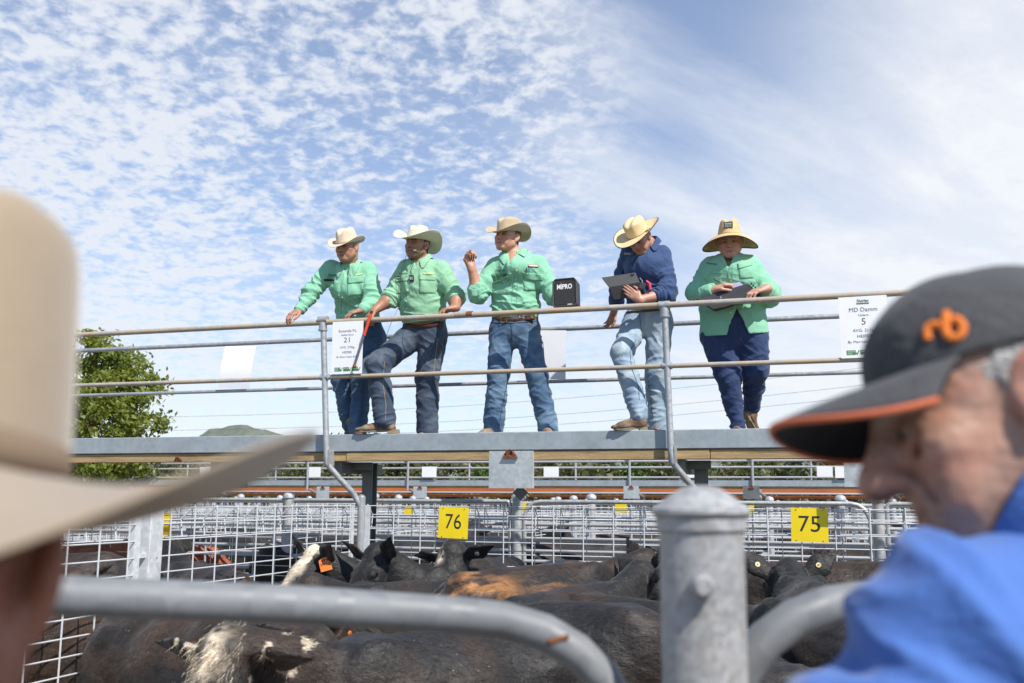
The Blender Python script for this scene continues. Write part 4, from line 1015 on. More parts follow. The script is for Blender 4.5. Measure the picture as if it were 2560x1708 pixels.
def person(P):
    """one agent; P holds joints in world space and the garments"""
    J = P['J']; h = P['head']; m = P.get('mass', 1.0); sk = P['skin']; base = (V3(J['anR']) + V3(J['anL'])) / 2; base.z = Z_BT
    root = thing('person', base, P['label'], 'person', 'stock agents on the walkway')
    side = nrm(V3(J['shL']) - V3(J['shR'])); up = nrm(V3(J['neck']) - V3(J['pelvis'])); fr = side.cross(up) * -1; fr = fr if fr.dot(EYE - V3(J['neck'])) > 0 else -fr
    for sd_ in 'RL':
        q = V3(J['sh' + sd_]); J['sh' + sd_] = q + (V3(J['neck']) - q).normalized() * P.get('shin', .05) - up * P.get('shdn', .026)
    pel, wa, ch, nk = V3(J['pelvis']), V3(J['waist']), V3(J['chest']), V3(J['neck'])
    tw = P.get('tw', (.165, .152, .172, .125)); fd = P.get('fd', (.66, .66, .64, .62))
    # --- body: one continuous skin from head to ankles
    allp = [V3(x) for x in J.values()] + [h.p(0, 0, .14), h.p(0, .13, 0), h.p(0, -.12, -.1)] + [V3(a) + nrm(d) * .2 for (a, d) in [(x[0], x[1]) for x in P['hands'].values()]]
    lo, hi = bb(allp, .14); lo[2] = min(lo[2], Z_BT); S = SDF(lo, hi, .0055)
    e = -.020 if P.get('tail', .02) <= .05 else -.055; hp = h.p(0, -.035, -.075)
    S.chain([pel, wa, ch, nk - up * .165], [t + e for t in tw], .05, fd, side); S.cone(nk - up * .10, nk, .080, .060, .05, .8, side); S.cone(nk - up * .01, hp, .066 * P.get('nkw', 1), .062 * P.get('nkw', 1), .03); S.cone(hp, h.p(0, -.02, -.04), .062, .066, .03)
    ar = P.get('arm', (.058, .046, .038, .027))
    for sd_ in 'RL':
        a, b, c = J['sh' + sd_], J['el' + sd_], J['wr' + sd_]
        cv = .012 if P.get('sleeve', {}).get(sd_, 1.0) > .8 else .0; S.cone(nk - up * .10, a, .040, ar[0] - .014, .05); S.chain([a, b], [ar[0] - .014, ar[1] - .012], .03); mid = V3(b).lerp(V3(c), .3); S.chain([b, mid, c], [ar[1] - .010, ar[2] + .006 - cv, ar[3]], .02)
        hd = P['hands'].get(sd_)
        if hd: hand_sdf(S, c, hd[1], hd[2], hd[3], *hd[4:5], **(hd[5] if len(hd) > 5 else {}))
        lg = P.get('leg', (.088, .062, .052, .036)); hpj, kn, an = J['hip' + sd_], J['kn' + sd_], J['an' + sd_]
        S.chain([hpj, kn], [lg[0] - .014, lg[1] - .014], .05); S.chain([kn, V3(kn).lerp(V3(an), .35), an], [lg[1] - .014, lg[2] - .004, lg[3] - .008], .03)
    head_sdf(S, h, **P.get('face', {}))
    v, q = S.net(); v = relax(v, q, 1, .35); cols = skin_cols(v, h, sk, P.get('stub', 0), P.get('brow', (.10, .07, .05)), P.get('red', .35)); np_obj('body', v, q, M_skin, root, cols)
    for sx_ in (-1, 1):
        mb = MB(); ec = h.p(sx_ * .0315, .0815, .002); mb.lathe(ec, [(.002, -.0128), (.0088, -.0095), (.0128, 0), (.0088, .0095), (.002, .0128)], 12, h.R()); eo = obj('eye', mb, M_eyew, root)
        mb = MB(); g_ = nrm(h.Y + h.Z * P.get('gaze', -.15)); mb.tube([ec + g_ * .0105, ec + g_ * .0138], [.0085, .0062], 12); obj('iris', mb, M_iris, eo)
    # --- trousers
    lg = P.get('leg', (.088, .062, .052, .036)); lo, hi = bb([pel, wa] + [J[x] for x in ('hipR', 'hipL', 'knR', 'knL', 'anR', 'anL')], .17); S = SDF(lo, hi, .0075)
    S.cone(V3(J['hipR']).lerp(V3(J['hipL']), .1), V3(J['hipR']).lerp(V3(J['hipL']), .9), .105 * m, .105 * m, .03, 1.0)
    wk_ = .9 if P.get('tail', .02) > .05 else 1.0; S.cone(pel + up * (.09 + P.get('waistup', .055) - .055), pel - up * .03, tw[0] * .985 * wk_, tw[0] * 1.02 * wk_, .04, fd[0], side)
    regs = []
    for sd_ in 'RL':
        hpj, kn, an = V3(J['hip' + sd_]), V3(J['kn' + sd_]), V3(J['an' + sd_]); ax = nrm(kn - hpj); ax2 = nrm(an - kn)
        S.cone(hpj, kn, lg[0] + .012, lg[1] + .012, .035); S.cone(kn, kn.lerp(an, .4), lg[1] + .012, lg[2] + .014, .03); hem = an + ax2 * P.get('hem' + sd_, .03); S.cone(kn.lerp(an, .4), hem, lg[2] + .014, P.get('hemr', .062), .02)
        S.half_cut = None
        regs += [(kn, .17, ax + side * .4, .06, .016), (kn + ax2 * .16, .14, ax2 - side * .5, .055, .011), (an - ax2 * .03, .11, ax2 + side * .3, .045, .022), (an - ax2 * .18, .12, ax2 - side * .35, .05, .013), (hpj + ax * .08, .14, ax * .7 + side * (.6 if sd_ == 'R' else -.6), .05, .015), (hpj.lerp(kn, .55), .14, ax * .6 - side * .6, .06, .010)]
    S.half(pel + up * P.get('waistup', .055), up)
    for sd_ in 'RL': S.half(V3(J['an' + sd_]) + nrm(V3(J['an' + sd_]) - V3(J['kn' + sd_])) * P.get('hem' + sd_, .03) + DOWN * .02, DOWN, .003) if P.get('hemcut' + sd_) else None
    v, q = S.net(); v = relax(v, q, 1, .4); n = normals(v, q); v = folds(v, n, regs, P.get('seed', 0), .003); tr = np_obj('trousers', v, q, P['jean'], root)
    # --- shirt
    lo, hi = bb([pel - up * .2, wa, ch, nk + up * .05] + [J[x] for x in ('shR', 'shL', 'elR', 'elL', 'wrR', 'wrL')], .24); S = SDF(lo, hi, .007); e = 0
    pts = [wa, ch, nk - up * .165]; rs_ = [tw[1], tw[2], tw[3]]; fds = list(fd[1:])
    bot = P.get('tail', .02); S.chain([pel - up * (bot + .1)] + pts, [tw[0] + P.get('tailx', .014 if bot > .05 else -.004)] + rs_, .05, [fd[0]] + fds, side)
    for (c_, r_) in P.get('bulge', []): S.ell(c_, r_, .06, Matrix((side, fr, up)).transposed())
    S.cone(nk - up * .12, nk - up * .055, .105, .072, .03, .84, side); regs = []
    sl = P.get('sleeve', {}); 
    for sd_ in 'RL':
        a, b, c = V3(J['sh' + sd_]), V3(J['el' + sd_]), V3(J['wr' + sd_]); cut = sl.get(sd_, 1.0)      # fraction of the forearm covered
        S.cone(nk - up * .085, a, .058, ar[0] + .006, .04); S.cone(a, b, ar[0] + .014, ar[1] + .015, .028); ax = nrm(b - a); end = b.lerp(c, cut); ax2 = nrm(c - b)
        S.cone(b, end, ar[1] + .015, (ar[1] + .013) + ((ar[3] + .015) - (ar[1] + .013)) * cut, .02)
        sgn = -1 if sd_ == 'R' else 1
        regs += [(b, .15, ax + ax2 + side * .3, .05, .022), (a.lerp(b, .55), .13, ax + side * sgn * .6, .055, .018), (b.lerp(end, .6), .11, ax2 + side * .4, .045, .018), (a - up * .13 - side * sgn * .06, .14, up * .8 + side * sgn * .7, .055, .020), (a - side * sgn * .03, .09, side, .05, .008)]
    regs += [(wa + fr * .08, .18, up + side * .35, .055, .018), (wa + side * .13, .14, up - side * .6, .05, .020), (wa - side * .13, .14, up + side * .6, .05, .020), (ch + fr * .08, .2, up * .4 + side, .08, .009)] + P.get('folds', [])
    S.half(P.get('hemp', pel - up * (bot if bot > .05 else -.035)), -up)
    if P.get('vneck', True):
        vd = P.get('vd', .10); vt = nk + up * .02 + fr * .07; vb = nk - up * (vd + .01)
        for dd in (.09, .12, .15, .18, .21, .24): S.cone(vt + fr * (dd - .05), vb + fr * dd, P.get('vw', .045), .004, .003, op='s')
        S.cone(nk + up * .078 - fr * .005, nk + up * .26, .092, .13, .004, op='s')
    for pl in P.get('cuts', []): S.half(*pl)
    for (a, b, ra, rb) in P.get('carve', []): S.cone(a, b, ra, rb, .004, op='s')
    v, q = S.net(); v = relax(v, q, 1, .35); n = normals(v, q); v = folds(v, n, regs, P.get('seed', 0) + 5, .0025); sh = np_obj('shirt', v, q, P['shirt'], root)
    for sd_ in 'RL':
        b, c = V3(J['el' + sd_]), V3(J['wr' + sd_]); cut = sl.get(sd_, 1.0); end = b.lerp(c, cut); ax2 = nrm(c - b); r0 = (ar[1] + .013) + ((ar[3] + .015) - (ar[1] + .013)) * cut
        if cut < .8: mb = MB(); mb.tube([end - ax2 * .04, end - ax2 * .036, end - ax2 * .018, end - ax2 * .015, end + ax2 * .012, end + ax2 * .018], [r0 + .002, r0 + .010, r0 + .012, r0 + .007, r0 + .009, r0 + .001], 18)
        else: mb = MB(); mb.tube([end - ax2 * .045, end - ax2 * .043, end + ax2 * .016, end + ax2 * .018], [r0 * .98, r0 + .006, r0 + .004, r0 - .006], 18)
        A = np.array(mb.v); nn = fbm(A * 28, 2) - .5; cc = np.array(end); A += (A - cc) * nn[:, None] * .28; mb.v = [tuple(x) for x in A]; obj('cuff', mb, P['shirt'], sh, sharp=60)
    collar(sh, nk + up * P.get('cz', .006) + fr * .004, nrm(up * .8 + nrm(hp - nk) * .35), fr, P['shirt'], bv=bvh_of(sh), **P.get('collar', {}))
    return root, sh, tr, bvh_of(sh), bvh_of(tr), dict(side=side, up=up, fr=fr)
def jz(zf, d):
    return {k: on(*zf(x, y), n) for k, (x, y, n) in d.items()}
# ---- agent 1: older man leaning on the rail, felt hat
J = jz(zA, dict(neck=(512, 372, .235), chest=(525, 500, .27), waist=(560, 690, .36), pelvis=(610, 800, .43), shR=(352, 385, .235), shL=(652, 405, .27), elR=(250, 560, .13), wrR=(178, 672, .035), elL=(668, 610, .20), wrL=(590, 668, .045), hipR=(560, 850, .44), hipL=(665, 855, .46), knR=(455, 1130, .36), knL=(590, 1150, .30), anR=(508, 1395, .42), anL=(560, 1425, .26)))
c_ = on(*zA(492, 258), 0.155); h1 = Head(c_, facing(c_, 33, -10), 0.03, 1.12)
P1 = dict(J=J, head=h1, label='older man in green shirt and cream felt hat leaning on the rail at left', skin=(.40, .20, .13), red=.5, brow=(.2, .17, .15), shirt=C_green, jean=C_jeanm, tw=(.188, .190, .205, .145), mass=1.0, seed=1, sleeve=dict(R=.93, L=.90), vd=.115, vw=.042, face=dict(jaw=1.04, nose=1.12), cuts=[], tail=.08, arm=(.072, .064, .050, .034), nkw=1.0, leg=(.102, .080, .070, .04), hemr=.078, hemp=on(*zA(560, 772), .3),
    hands=dict(R=(J['wrR'], -EN * .75 + DOWN * .45 - ES * .35, DOWN - EN * -.3, ES, (28, 42, 25)), L=(J['wrL'], -ES * .80 - EN * .42 + DOWN * .28, DOWN + EN * .3, EN, (22, 38, 22))))
r1, s1, t1, b1, tb1, ax1 = person(P1)
hat(r1, h1, M_felt, M_band, (.085, .103, .112), (.072, .080), .050, .012, .024, (-.20, .0), bandh=.02, bdip=.02)
hair_shell(r1, h1, H_grey, -.05, .02)
decal(b1, zA, ((372, 472), (446, 478), (436, 590), (380, 590)), 'pocket', C_green, s1, .002, .004)
decal(b1, zA, ((492, 462), (600, 450), (590, 570), (490, 585)), 'pocket', C_green, s1, .002, .005); decal(b1, zA, ((492, 452), (606, 440), (598, 484), (494, 494)), 'pocket_flap', C_green, s1, .008, .005)
decal(b1, zA, ((340, 464), (408, 466), (408, 478), (340, 477)), 'dark_pen_clip', M_blk, s1, .009, .004, 6, 2); decal_text(b1, zA, 'Nutrien', ((368, 430), (422, 432), (420, 446), (366, 446)), 'embroidered_logo', M_blk, s1)
decal_text(b1, zA, 'AG SOLUTIONS', ((368, 449), (405, 450), (405, 455), (368, 454)), 'embroidered_logo', M_blk, s1, shear=0); decal(b1, zA, ((524, 440), (592, 426), (590, 436), (526, 449)), 'embroidered_strip', M_lime, s1, .004, .001, 8, 1)
seam(b1, zA, ((470, 430), (455, 560), (452, 710)), 'placket_edge', C_greend, s1, .0028); seam(b1, zA, ((494, 432), (482, 560), (478, 710)), 'placket_edge', C_greend, s1, .0022); buttons(b1, zA, ((480, 446), (464, 512), (459, 585), (461, 655)), s1)
seam(tb1, zA, ((610, 850), (700, 835)), 'pocket_seam', M_dseam, t1, .0022); seam(tb1, zA, ((600, 1140), (590, 1300), (575, 1420)), 'leg_seam', M_dseam, t1, .0022)
boot(r1, J['anL'] + DOWN * .03, -EN * .6 + ES * .5, M_boot, M_sole); boot(r1, J['anR'] + DOWN * .0, -ES * .25 + EN * .3 + DOWN * .7, M_boot, M_sole)
# ---- agent 2: white straw hat, headset, one boot up on the beam
J = jz(zA, dict(neck=(972, 338, .235), chest=(978, 470, .235), waist=(990, 660, .255), pelvis=(1005, 775, .30), shR=(852, 398, .255), shL=(1132, 405, .235), elR=(780, 590, .16), wrR=(672, 668, .03), elL=(1205, 585, .17), wrL=(1195, 655, .045), hipR=(920, 838, .29), hipL=(1060, 838, .32), knR=(690, 1025, .06), knL=(1015, 1105, .30), anR=(738, 1385, .045), anL=(1015, 1440, .33)))
c_ = on(*zA(950, 243), 0.185); h2 = Head(c_, facing(c_, 36, 1), -0.03, 1.12)
P2 = dict(J=J, head=h2, label='man in green shirt, wide white straw hat and headset holding the red prodder', skin=(.36, .175, .105), stub=.5, brow=(.03, .02, .015), red=.2, shirt=C_greenf, jean=C_jeand, tw=(.190, .205, .205, .145), fd=(.72, .76, .66, .62), seed=2, sleeve=dict(R=.10, L=.12), vd=.06, vw=.036, arm=(.076, .066, .056, .036), leg=(.112, .092, .084, .04), hemr=.095, face=dict(jaw=1.02, wide=1.0), tail=.03, hemR=.0,
    hands=dict(R=(J['wrR'], -EN * .55 - ES * .40 + DOWN * .6, DOWN * .4 + ES * .4 + EN * .4, -EN + ES * .4, (45, 60, 45)), L=(J['wrL'], -ES * .72 - EN * .55 + DOWN * .18, DOWN, EN, (35, 55, 30))))
r2, s2, t2, b2, tb2, ax2_ = person(P2)
hat(r2, h2, M_strw, M_strw, (.084, .102, .112), (.135, .120), .085, .012, .020, (-.10, .08), side_in=.26, bdip=.075, bandh=.012)
hair_shell(r2, h2, H_dark, -.03, .015, .003)
decal(b2, zA, ((806, 455), (885, 450), (880, 560), (812, 560)), 'pocket', C_greenf, s2, .002, .004); decal(b2, zA, ((804, 447), (888, 440), (884, 478), (808, 484)), 'pocket_flap', C_greenf, s2, .007, .004)
decal(b2, zA, ((965, 440), (1062, 446), (1070, 560), (960, 560)), 'pocket', C_greenf, s2, .002, .004); decal(b2, zA, ((962, 432), (1066, 438), (1066, 472), (962, 470)), 'pocket_flap', C_greenf, s2, .007, .004)
decal(b2, zA, ((985, 424), (1058, 424), (1058, 437), (985, 437)), 'embroidered_strip', M_lime, s2, .009, .001, 8, 2); decal_text(b2, zA, 'Nutrien', ((832, 422), (885, 420), (885, 434), (832, 436)), 'embroidered_logo', M_blk, s2)
seam(b2, zA, ((918, 385), (880, 500), (868, 680)), 'placket_edge', C_greend, s2, .0026); seam(b2, zA, ((945, 395), (905, 500), (893, 680)), 'placket_edge', C_greend, s2, .0022); buttons(b2, zA, ((934, 392), (884, 540), (878, 610), (880, 660)), s2)
seam(b2, zA, ((1160, 400), (1112, 450), (1118, 540)), 'armhole_seam', C_greend, s2, .0025)
seam(tb2, zA, ((735, 1000), (725, 1150), (745, 1290), (740, 1400)), 'leg_seam', M_stitch, t2, .0022); seam(tb2, zA, ((1085, 850), (1070, 960), (1055, 1080)), 'leg_seam', M_stitch, t2, .0022)
seam(tb2, zA, ((860, 800), (850, 880), (880, 950)), 'fly_seam', M_dseam, t2, .0025); decal(tb2, zA, ((1062, 850), (1130, 830), (1110, 920), (1070, 930)), 'pocket', C_jeand, t2, .002, .003)
seam(tb2, zA, ((850, 765), (940, 775), (1040, 770), (1120, 755)), 'belt', M_leath, t2, .014, .002)
boot(r2, on(*zA(757, 1398), .045), -ES * .97 - EN * .24 + DOWN * .03, M_boot, M_sole, .375); boot(r2, J['anL'] + DOWN * .04, -EN * .9 - ES * .2, M_boot, M_sole)
# headset boom, cable and clip-on transmitter
mb = MB(); e = h2.p(.084, .0, -.01); mb.tube([h2.p(.086, -.012, .03), h2.p(.090, -.03, .005), e, h2.p(.075, .06, -.062), h2.p(.055, .092, -.072)], .0024, 6); ho = obj('headset', mb, M_blk, r2); mb = MB(); mb.tube([h2.p(.058, .088, -.071), h2.p(.040, .104, -.072)], [.006, .008], 8); obj('microphone_tip', mb, pm('tan_foam', (.45, .33, .2), .9), ho)
def on_cast(bv, zf, x, y, off):
    for r_ in range(0, 60, 4):
        for a_ in range(12):
            hh = cast(bv, *zf(x + r_ * math.cos(a_ * .524), y + r_ * math.sin(a_ * .524)))
            if hh: return hh[0] + hh[1] * off
    raise ValueError('no garment here')
c = on_cast(b2, zA, 915, 462, .012); tt = thing('radio_microphone', c - ZU * .03, 'small black clip-on radio microphone on the second man\'s chest', 'microphone'); fr2 = ax2_['fr']; sd2 = ax2_['side']
mb = MB(); mb.box(c, (.042, .016, .058), Matrix((sd2, fr2, ax2_['up'])).transposed(), .003); obj('case', mb, M_blk, tt)
for q in (-.009, .008): mb = MB(); mb.box(c + sd2 * q - fr2 * -.009, (.005, .003, .026), Matrix((sd2, fr2, ax2_['up'])).transposed()); obj('light_strip', mb, M_wht, tt)
mb = MB(); mb.tube([c + ZU * .03, on_cast(b2, zA, 908, 410, .006), h2.p(.03, .06, -.13)], .002, 5); mb.tube([h2.p(-.04, .075, -.07), on_cast(b2, zA, 852, 420, .02), on_cast(b2, zA, 830, 520, .02), on(*zA(822, 660), .05), on(*zA(775, 760), .0), on(*zA(742, 850), .05)], .0018, 5); obj('cable', mb, M_blk, tt)
# cattle prodder
a, b = on(*zA(642, 705), -.11), on(*zA(540, 1030), -.13); tt = thing('stock_prodder', b, 'thin stock prodder with red upper half held against the sheet', 'prodder'); mid = a.lerp(b, .40)
mb = MB(); mb.tube([a + (a - b).normalized() * .02, mid], .0135, 12); obj('red_handle', mb, pm('red_plastic', (.62, .07, .03), .45), tt); mb = MB(); mb.tube([mid, b], .0095, 10); obj('shaft', mb, M_grey, tt); mb = MB(); mb.lathe(b - ZU * .012, [(.004, -.012), (.016, -.006), (.018, .008), (.012, .022), (.006, .026)], 10); obj('tip', mb, M_rust, tt)
mb = MB(); mb.tube([a + (a - b).normalized() * .045, a + (a - b).normalized() * .02], .012, 10); obj('end_cap', mb, M_blk, tt)
# ---- agent 3: raised fist, beige hat, belt
J = jz(zB, dict(neck=(392, 345, .235), chest=(405, 460, .24), waist=(400, 660, .25), pelvis=(398, 775, .26), shR=(252, 428, .22), shL=(572, 410, .27), elR=(165, 592, .10), wrR=(122, 425, .02), elL=(640, 600, .25), wrL=(690, 640, .12), hipR=(318, 825, .26), hipL=(475, 825, .27), knR=(292, 1115, .22), knL=(535, 1110, .24), anR=(265, 1415, .25), anL=(600, 1410, .27)))
c_ = on(*zB(352, 236), 0.185); h3 = Head(c_, facing(c_, 36, 3), -0.1, 1.13)
P3 = dict(J=J, head=h3, label='young man in green shirt and beige hat raising his fist beside the speaker', skin=(.50, .255, .17), red=.5, brow=(.12, .07, .04), shirt=C_green, jean=C_jean, tw=(.198, .200, .214, .150), seed=3, sleeve=dict(R=.12, L=.95), vd=.125, vw=.05, arm=(.078, .068, .050, .035), leg=(.103, .080, .074, .04), hemr=.088, hemR=.06, hemL=.06, face=dict(jaw=1.08, wide=1.02), tail=.0, nkw=1.05, collar=dict(open_=.5),
    hands=dict(R=(J['wrR'], ZU * .95 - ES * .16 - EN * .1, ES * .75 - EN * .55, -EN + ES * .2, (62, 85, 55), dict(tcurl=.9)), L=(J['wrL'], ES * .7 + DOWN * .3 - EN * .3, -EN, ZU, (30, 30, 20))))
r3, s3, t3, b3, tb3, ax3 = person(P3)
hat(r3, h3, M_felt2, M_felt2, (.085, .104, .108), (.105, .100), .062, .012, .012, (-.20, -.06), side_in=.26, bdip=.05, pinch=.12, topr=.9, bandh=.008)
hair_shell(r3, h3, H_brown, -.03, .01, .003)
for q, fl_ in ((((250, 480), (370, 470), (365, 598), (258, 604)), ((246, 470), (374, 462), (370, 512), (256, 520))), (((455, 470), (572, 480), (566, 575), (452, 575)), ((452, 460), (574, 470), (574, 508), (454, 498)))):
    decal(b3, zB, q, 'pocket', C_green, s3, .002, .004); decal(b3, zB, fl_, 'pocket_flap', C_green, s3, .007, .004, 10, 6, lambda u, v: (u, v * (1 + .22 * math.sin(u * math.pi) * v)))
decal_text(b3, zB, 'Nutrien', ((275, 438), (333, 433), (333, 452), (275, 458)), 'embroidered_logo', M_blk, s3); decal_text(b3, zB, 'AG SOLUTIONS', ((282, 460), (320, 456), (320, 461), (282, 466)), 'embroidered_logo', M_blk, s3, shear=0)
decal(b3, zB, ((480, 409), (546, 412), (546, 428), (480, 424)), 'embroidered_badge', M_red, s3, .004, .001, 6, 2); decal(b3, zB, ((484, 413), (541, 416), (541, 423), (484, 420)), 'badge_stripe', M_wht, s3, .0055, .001, 6, 1)
mb = MB(); mb.tube([on_cast(b3, zB, 470, 428, .012), on_cast(b3, zB, 469, 462, .012)], .004, 6); obj('black_pen', mb, M_blk, s3); mb = MB(); mb.tube([on_cast(b3, zB, 483, 428, .012), on_cast(b3, zB, 485, 458, .012)], .004, 6); obj('blue_pen', mb, pm('blue_plastic', (.03, .16, .55), .4), s3)
seam(b3, zB, ((398, 430), (385, 560), (372, 690)), 'placket_edge', C_greend, s3, .0026); seam(b3, zB, ((420, 425), (412, 560), (405, 690)), 'placket_edge', C_greend, s3, .0022); buttons(b3, zB, ((409, 447), (406, 503), (403, 556), (398, 622)), s3)
seam(tb3, zB, ((228, 772), (300, 780), (400, 778), (500, 772), (556, 762)), 'waist_seam', M_dseam, t3, .003)
belt_p = [on_cast(tb3, zB, x, y, .004) for x, y in ((240, 748), (290, 754), (340, 758), (400, 757), (460, 754), (510, 750), (552, 744))]
mb = MB(); mb.tube(belt_p, .0165, 8, True, .28, ZU); bo = obj('belt', mb, M_leath, t3); mb = MB(); bc = on_cast(tb3, zB, 330, 755, .012); q = [(.026, .022), (-.026, .022), (-.026, -.022), (.026, -.022)]; s_ = ax3['side']; mb.tube([bc + s_ * x + ZU * z for x, z in q + q[:2]], .0042, 6); obj('buckle', mb, M_brass, bo)
bc = on_cast(tb3, zB, 490, 748, .02); mb = MB(); mb.box(bc, (.085, .03, .05), Matrix((s_, ax3['fr'], ZU)).transposed(), .008); po = obj('knife_pouch', mb, M_leath, bo); mb = MB(); mb.tube([bc + s_ * .02 + ax3['fr'] * .015, bc + s_ * .02 + ax3['fr'] * .019], .011, 12); obj('stud', mb, M_brass, po)
mb = MB(); bc = on_cast(tb3, zB, 437, 735, .012); mb.tube([bc + s_ * .016 * math.cos(a * .7) + ZU * .016 * math.sin(a * .7) for a in range(10)], .0035, 6); obj('ring', mb, M_brass, bo)
seam(tb3, zB, ((372, 780), (380, 860), (372, 905)), 'fly_seam', M_dseam, t3, .003); seam(tb3, zB, ((240, 770), (232, 810), (218, 840)), 'pocket_seam', M_stitch, t3, .002); seam(tb3, zB, ((480, 780), (545, 810), (558, 800)), 'pocket_seam', M_stitch, t3, .002)
seam(tb3, zB, ((360, 1000), (350, 1150), (318, 1300), (295, 1440)), 'leg_seam', M_dseam, t3, .0024); seam(tb3, zB, ((575, 900), (590, 1100), (630, 1300)), 'leg_seam', M_dseam, t3, .0024)
boot(r3, J['anR'] + DOWN * .04, -EN * .9 - ES * .3, M_boot, M_sole); boot(r3, J['anL'] + DOWN * .04, -EN * .9 + ES * .3, M_boot, M_sole)
# portable loudspeaker standing on the top rail
M_spk = pm('dark_grey_plastic', (.045, .047, .052), .5, 0, .12, 30, .2, 160); M_grl = pm('speaker_grille', (.03, .03, .033), .7, .2, .3, 300, .8, 500)
c = on(*zB(712, 585), -.045); t = thing('loudspeaker', c - ZU * .115, 'small black portable loudspeaker standing on the top rail', 'loudspeaker')
su = nrm(ES * 1 + ZU * .03); sv = nrm(ZU - su * ZU.dot(su) + EN * .10); sn = su.cross(sv); sn = sn if sn.dot(EYE - c) > 0 else -sn
def ppoly(w_, h_, r): return [(-w_, -h_ * .86), (-w_ * .9, -h_), (w_ * .9, -h_), (w_, -h_ * .86), (w_ * .98, h_ * .82), (w_ * .8, h_), (-w_ * .8, h_), (-w_ * .98, h_ * .82)]
mb = MB(); mb.prism(ppoly(.104, .122, 0), c - sn * .13, su, sv, sn, .13); bo_ = obj('cabinet', mb, M_spk, t, 25).modifiers.new('b', 'BEVEL'); bo_.width = .012; bo_.segments = 3
mb = MB(); q = [c + su * x + sv * y + sn * .002 for x, y in ppoly(.100, .118, 0)]; mb.tube(q + q[:2], .007, 8); obj('front_rim', mb, M_spk, t); mb = MB(); mb.prism(ppoly(.088, .105, 0), c + sn * .0005, su, sv, sn, .004); obj('grille', mb, M_grl, t, 25)
obj('lettering', text_mb('MIPRO', c + sv * .030, su, sv, sn, .058, .128, th=.006, bold=.0015), M_wht, t, smooth=False); mb = MB(); mb.tube([c + sn * .005 + sv * .080 - su * .028, c + sn * .007 + sv * .080 - su * .028], .0075, 8); obj('red_dot', mb, M_red, t)
mb = MB(); mb.box(c - sv * .118 - sn * .05, (.15, .10, .03), Matrix((su, sn, sv)).transposed(), .006); obj('foot', mb, M_spk, t); mb = MB(); mb.box(c - sv * .110 + sn * .004 + su * .045, (.04, .006, .016), Matrix((su, sn, sv)).transposed()); obj('badge', mb, pm('silver_badge', (.5, .5, .45), .4, .5), t)
mb = MB(); mb.tube([c + sv * .122 - su * .06 - sn * .07, c + sv * .14 - su * .05 - sn * .07, c + sv * .14 + su * .05 - sn * .07, c + sv * .122 + su * .06 - sn * .07], .008, 8); obj('handle', mb, M_spk, t)
# ---- agent 4: woman with tablet
J = jz(zC, dict(neck=(405, 275, .30), chest=(400, 420, .30), waist=(405, 600, .32), pelvis=(412, 715, .34), shR=(262, 330, .36), shL=(520, 350, .29), elR=(222, 570, .52), wrR=(186, 715, .84), elL=(530, 590, .20), wrL=(352, 632, .02), hipR=(335, 765, .34), hipL=(480, 770, .36), knR=(238, 965, .12), knL=(455, 1090, .34), anR=(352, 1360, .06), anL=(462, 1410, .36)))
c_ = on(*zC(350, 238), 0.17); h4 = Head(c_, facing(c_, 28, -40), 0.1, 1.06)
P4 = dict(J=J, head=h4, label='woman in navy shirt and pale jeans bowing her straw hat over a tablet', skin=(.46, .235, .16), red=.45, brow=(.15, .1, .06), shirt=C_navy, jean=C_jeanl, tw=(.180, .170, .185, .130), fd=(.72, .70, .72, .62), seed=4, sleeve=dict(R=.5, L=.36), vd=.10, vw=.04, arm=(.068, .062, .046, .031), leg=(.102, .080, .070, .036), hemr=.078, hemR=.0, bulge=[(on(*zC(395, 430), .20), (.14, .08, .10))], hemL=.05, face=dict(jaw=.92, nose=.9), tail=.04, nkw=.9, gaze=-.5, folds=[],
    hands=dict(R=(J['wrR'], DOWN * .75 - ES * .35 + EN * .25, -EN * .6 - ES * .2, -EN, (25, 35, 25), dict(k=.92)), L=(J['wrL'], -ES * .75 + ZU * .62 - EN * .08, EN, ZU, (8, 14, 10), dict(k=.95, tcurl=.1))))
r4, s4, t4, b4, tb4, ax4 = person(P4)
_, hf4 = hat(r4, h4, M_strt, M_bandd, (.086, .102, .112), (.118, .125), .040, .004, .005, (-.02, .0), bind=M_bind, side_in=.18, pinch=.04, topr=.93, bandh=.006)
hair_shell(r4, h4, H_brown, -.05, .01, .004, 1.0, .03)
mb = MB(); mb.tube([hf4((.088, .03, .006)), hf4((.125, .05, .018)), hf4((.155, .055, .03))], .003, 5); mb.tube([hf4((.088, .02, .006)), hf4((.13, .04, .018)), hf4((.15, .045, .03))], .003, 5); obj('hat_cord', mb, M_bandd, r4)
decal_text(b4, zC, 'RODWELLS', ((255, 333), (298, 335), (298, 347), (255, 346)), 'embroidered_logo', M_wht, s4, shear=0)
seam(b4, zC, ((352, 335), (310, 400), (296, 470)), 'placket_edge', M_dseam, s4, .003); 
seam(tb4, zC, ((330, 880), (290, 960), (300, 1060), (345, 1180), (350, 1280)), 'leg_seam', M_dseam, t4, .0024); seam(tb4, zC, ((350, 720), (360, 800), (372, 900)), 'fly_seam', M_dseam, t4, .0024); seam(tb4, zC, ((400, 1090), (420, 1250), (440, 1400)), 'leg_seam', M_dseam, t4, .002); seam(tb4, zC, ((250, 715), (330, 705), (420, 700), (520, 690)), 'belt', M_leath, t4, .011, .002)
boot(r4, on(*zC(345, 1382), .05), -ES * .93 - EN * .35 + DOWN * .06, M_boot, M_sole, .29); boot(r4, J['anL'] + DOWN * .04, -EN * .9, M_boot, M_sole)
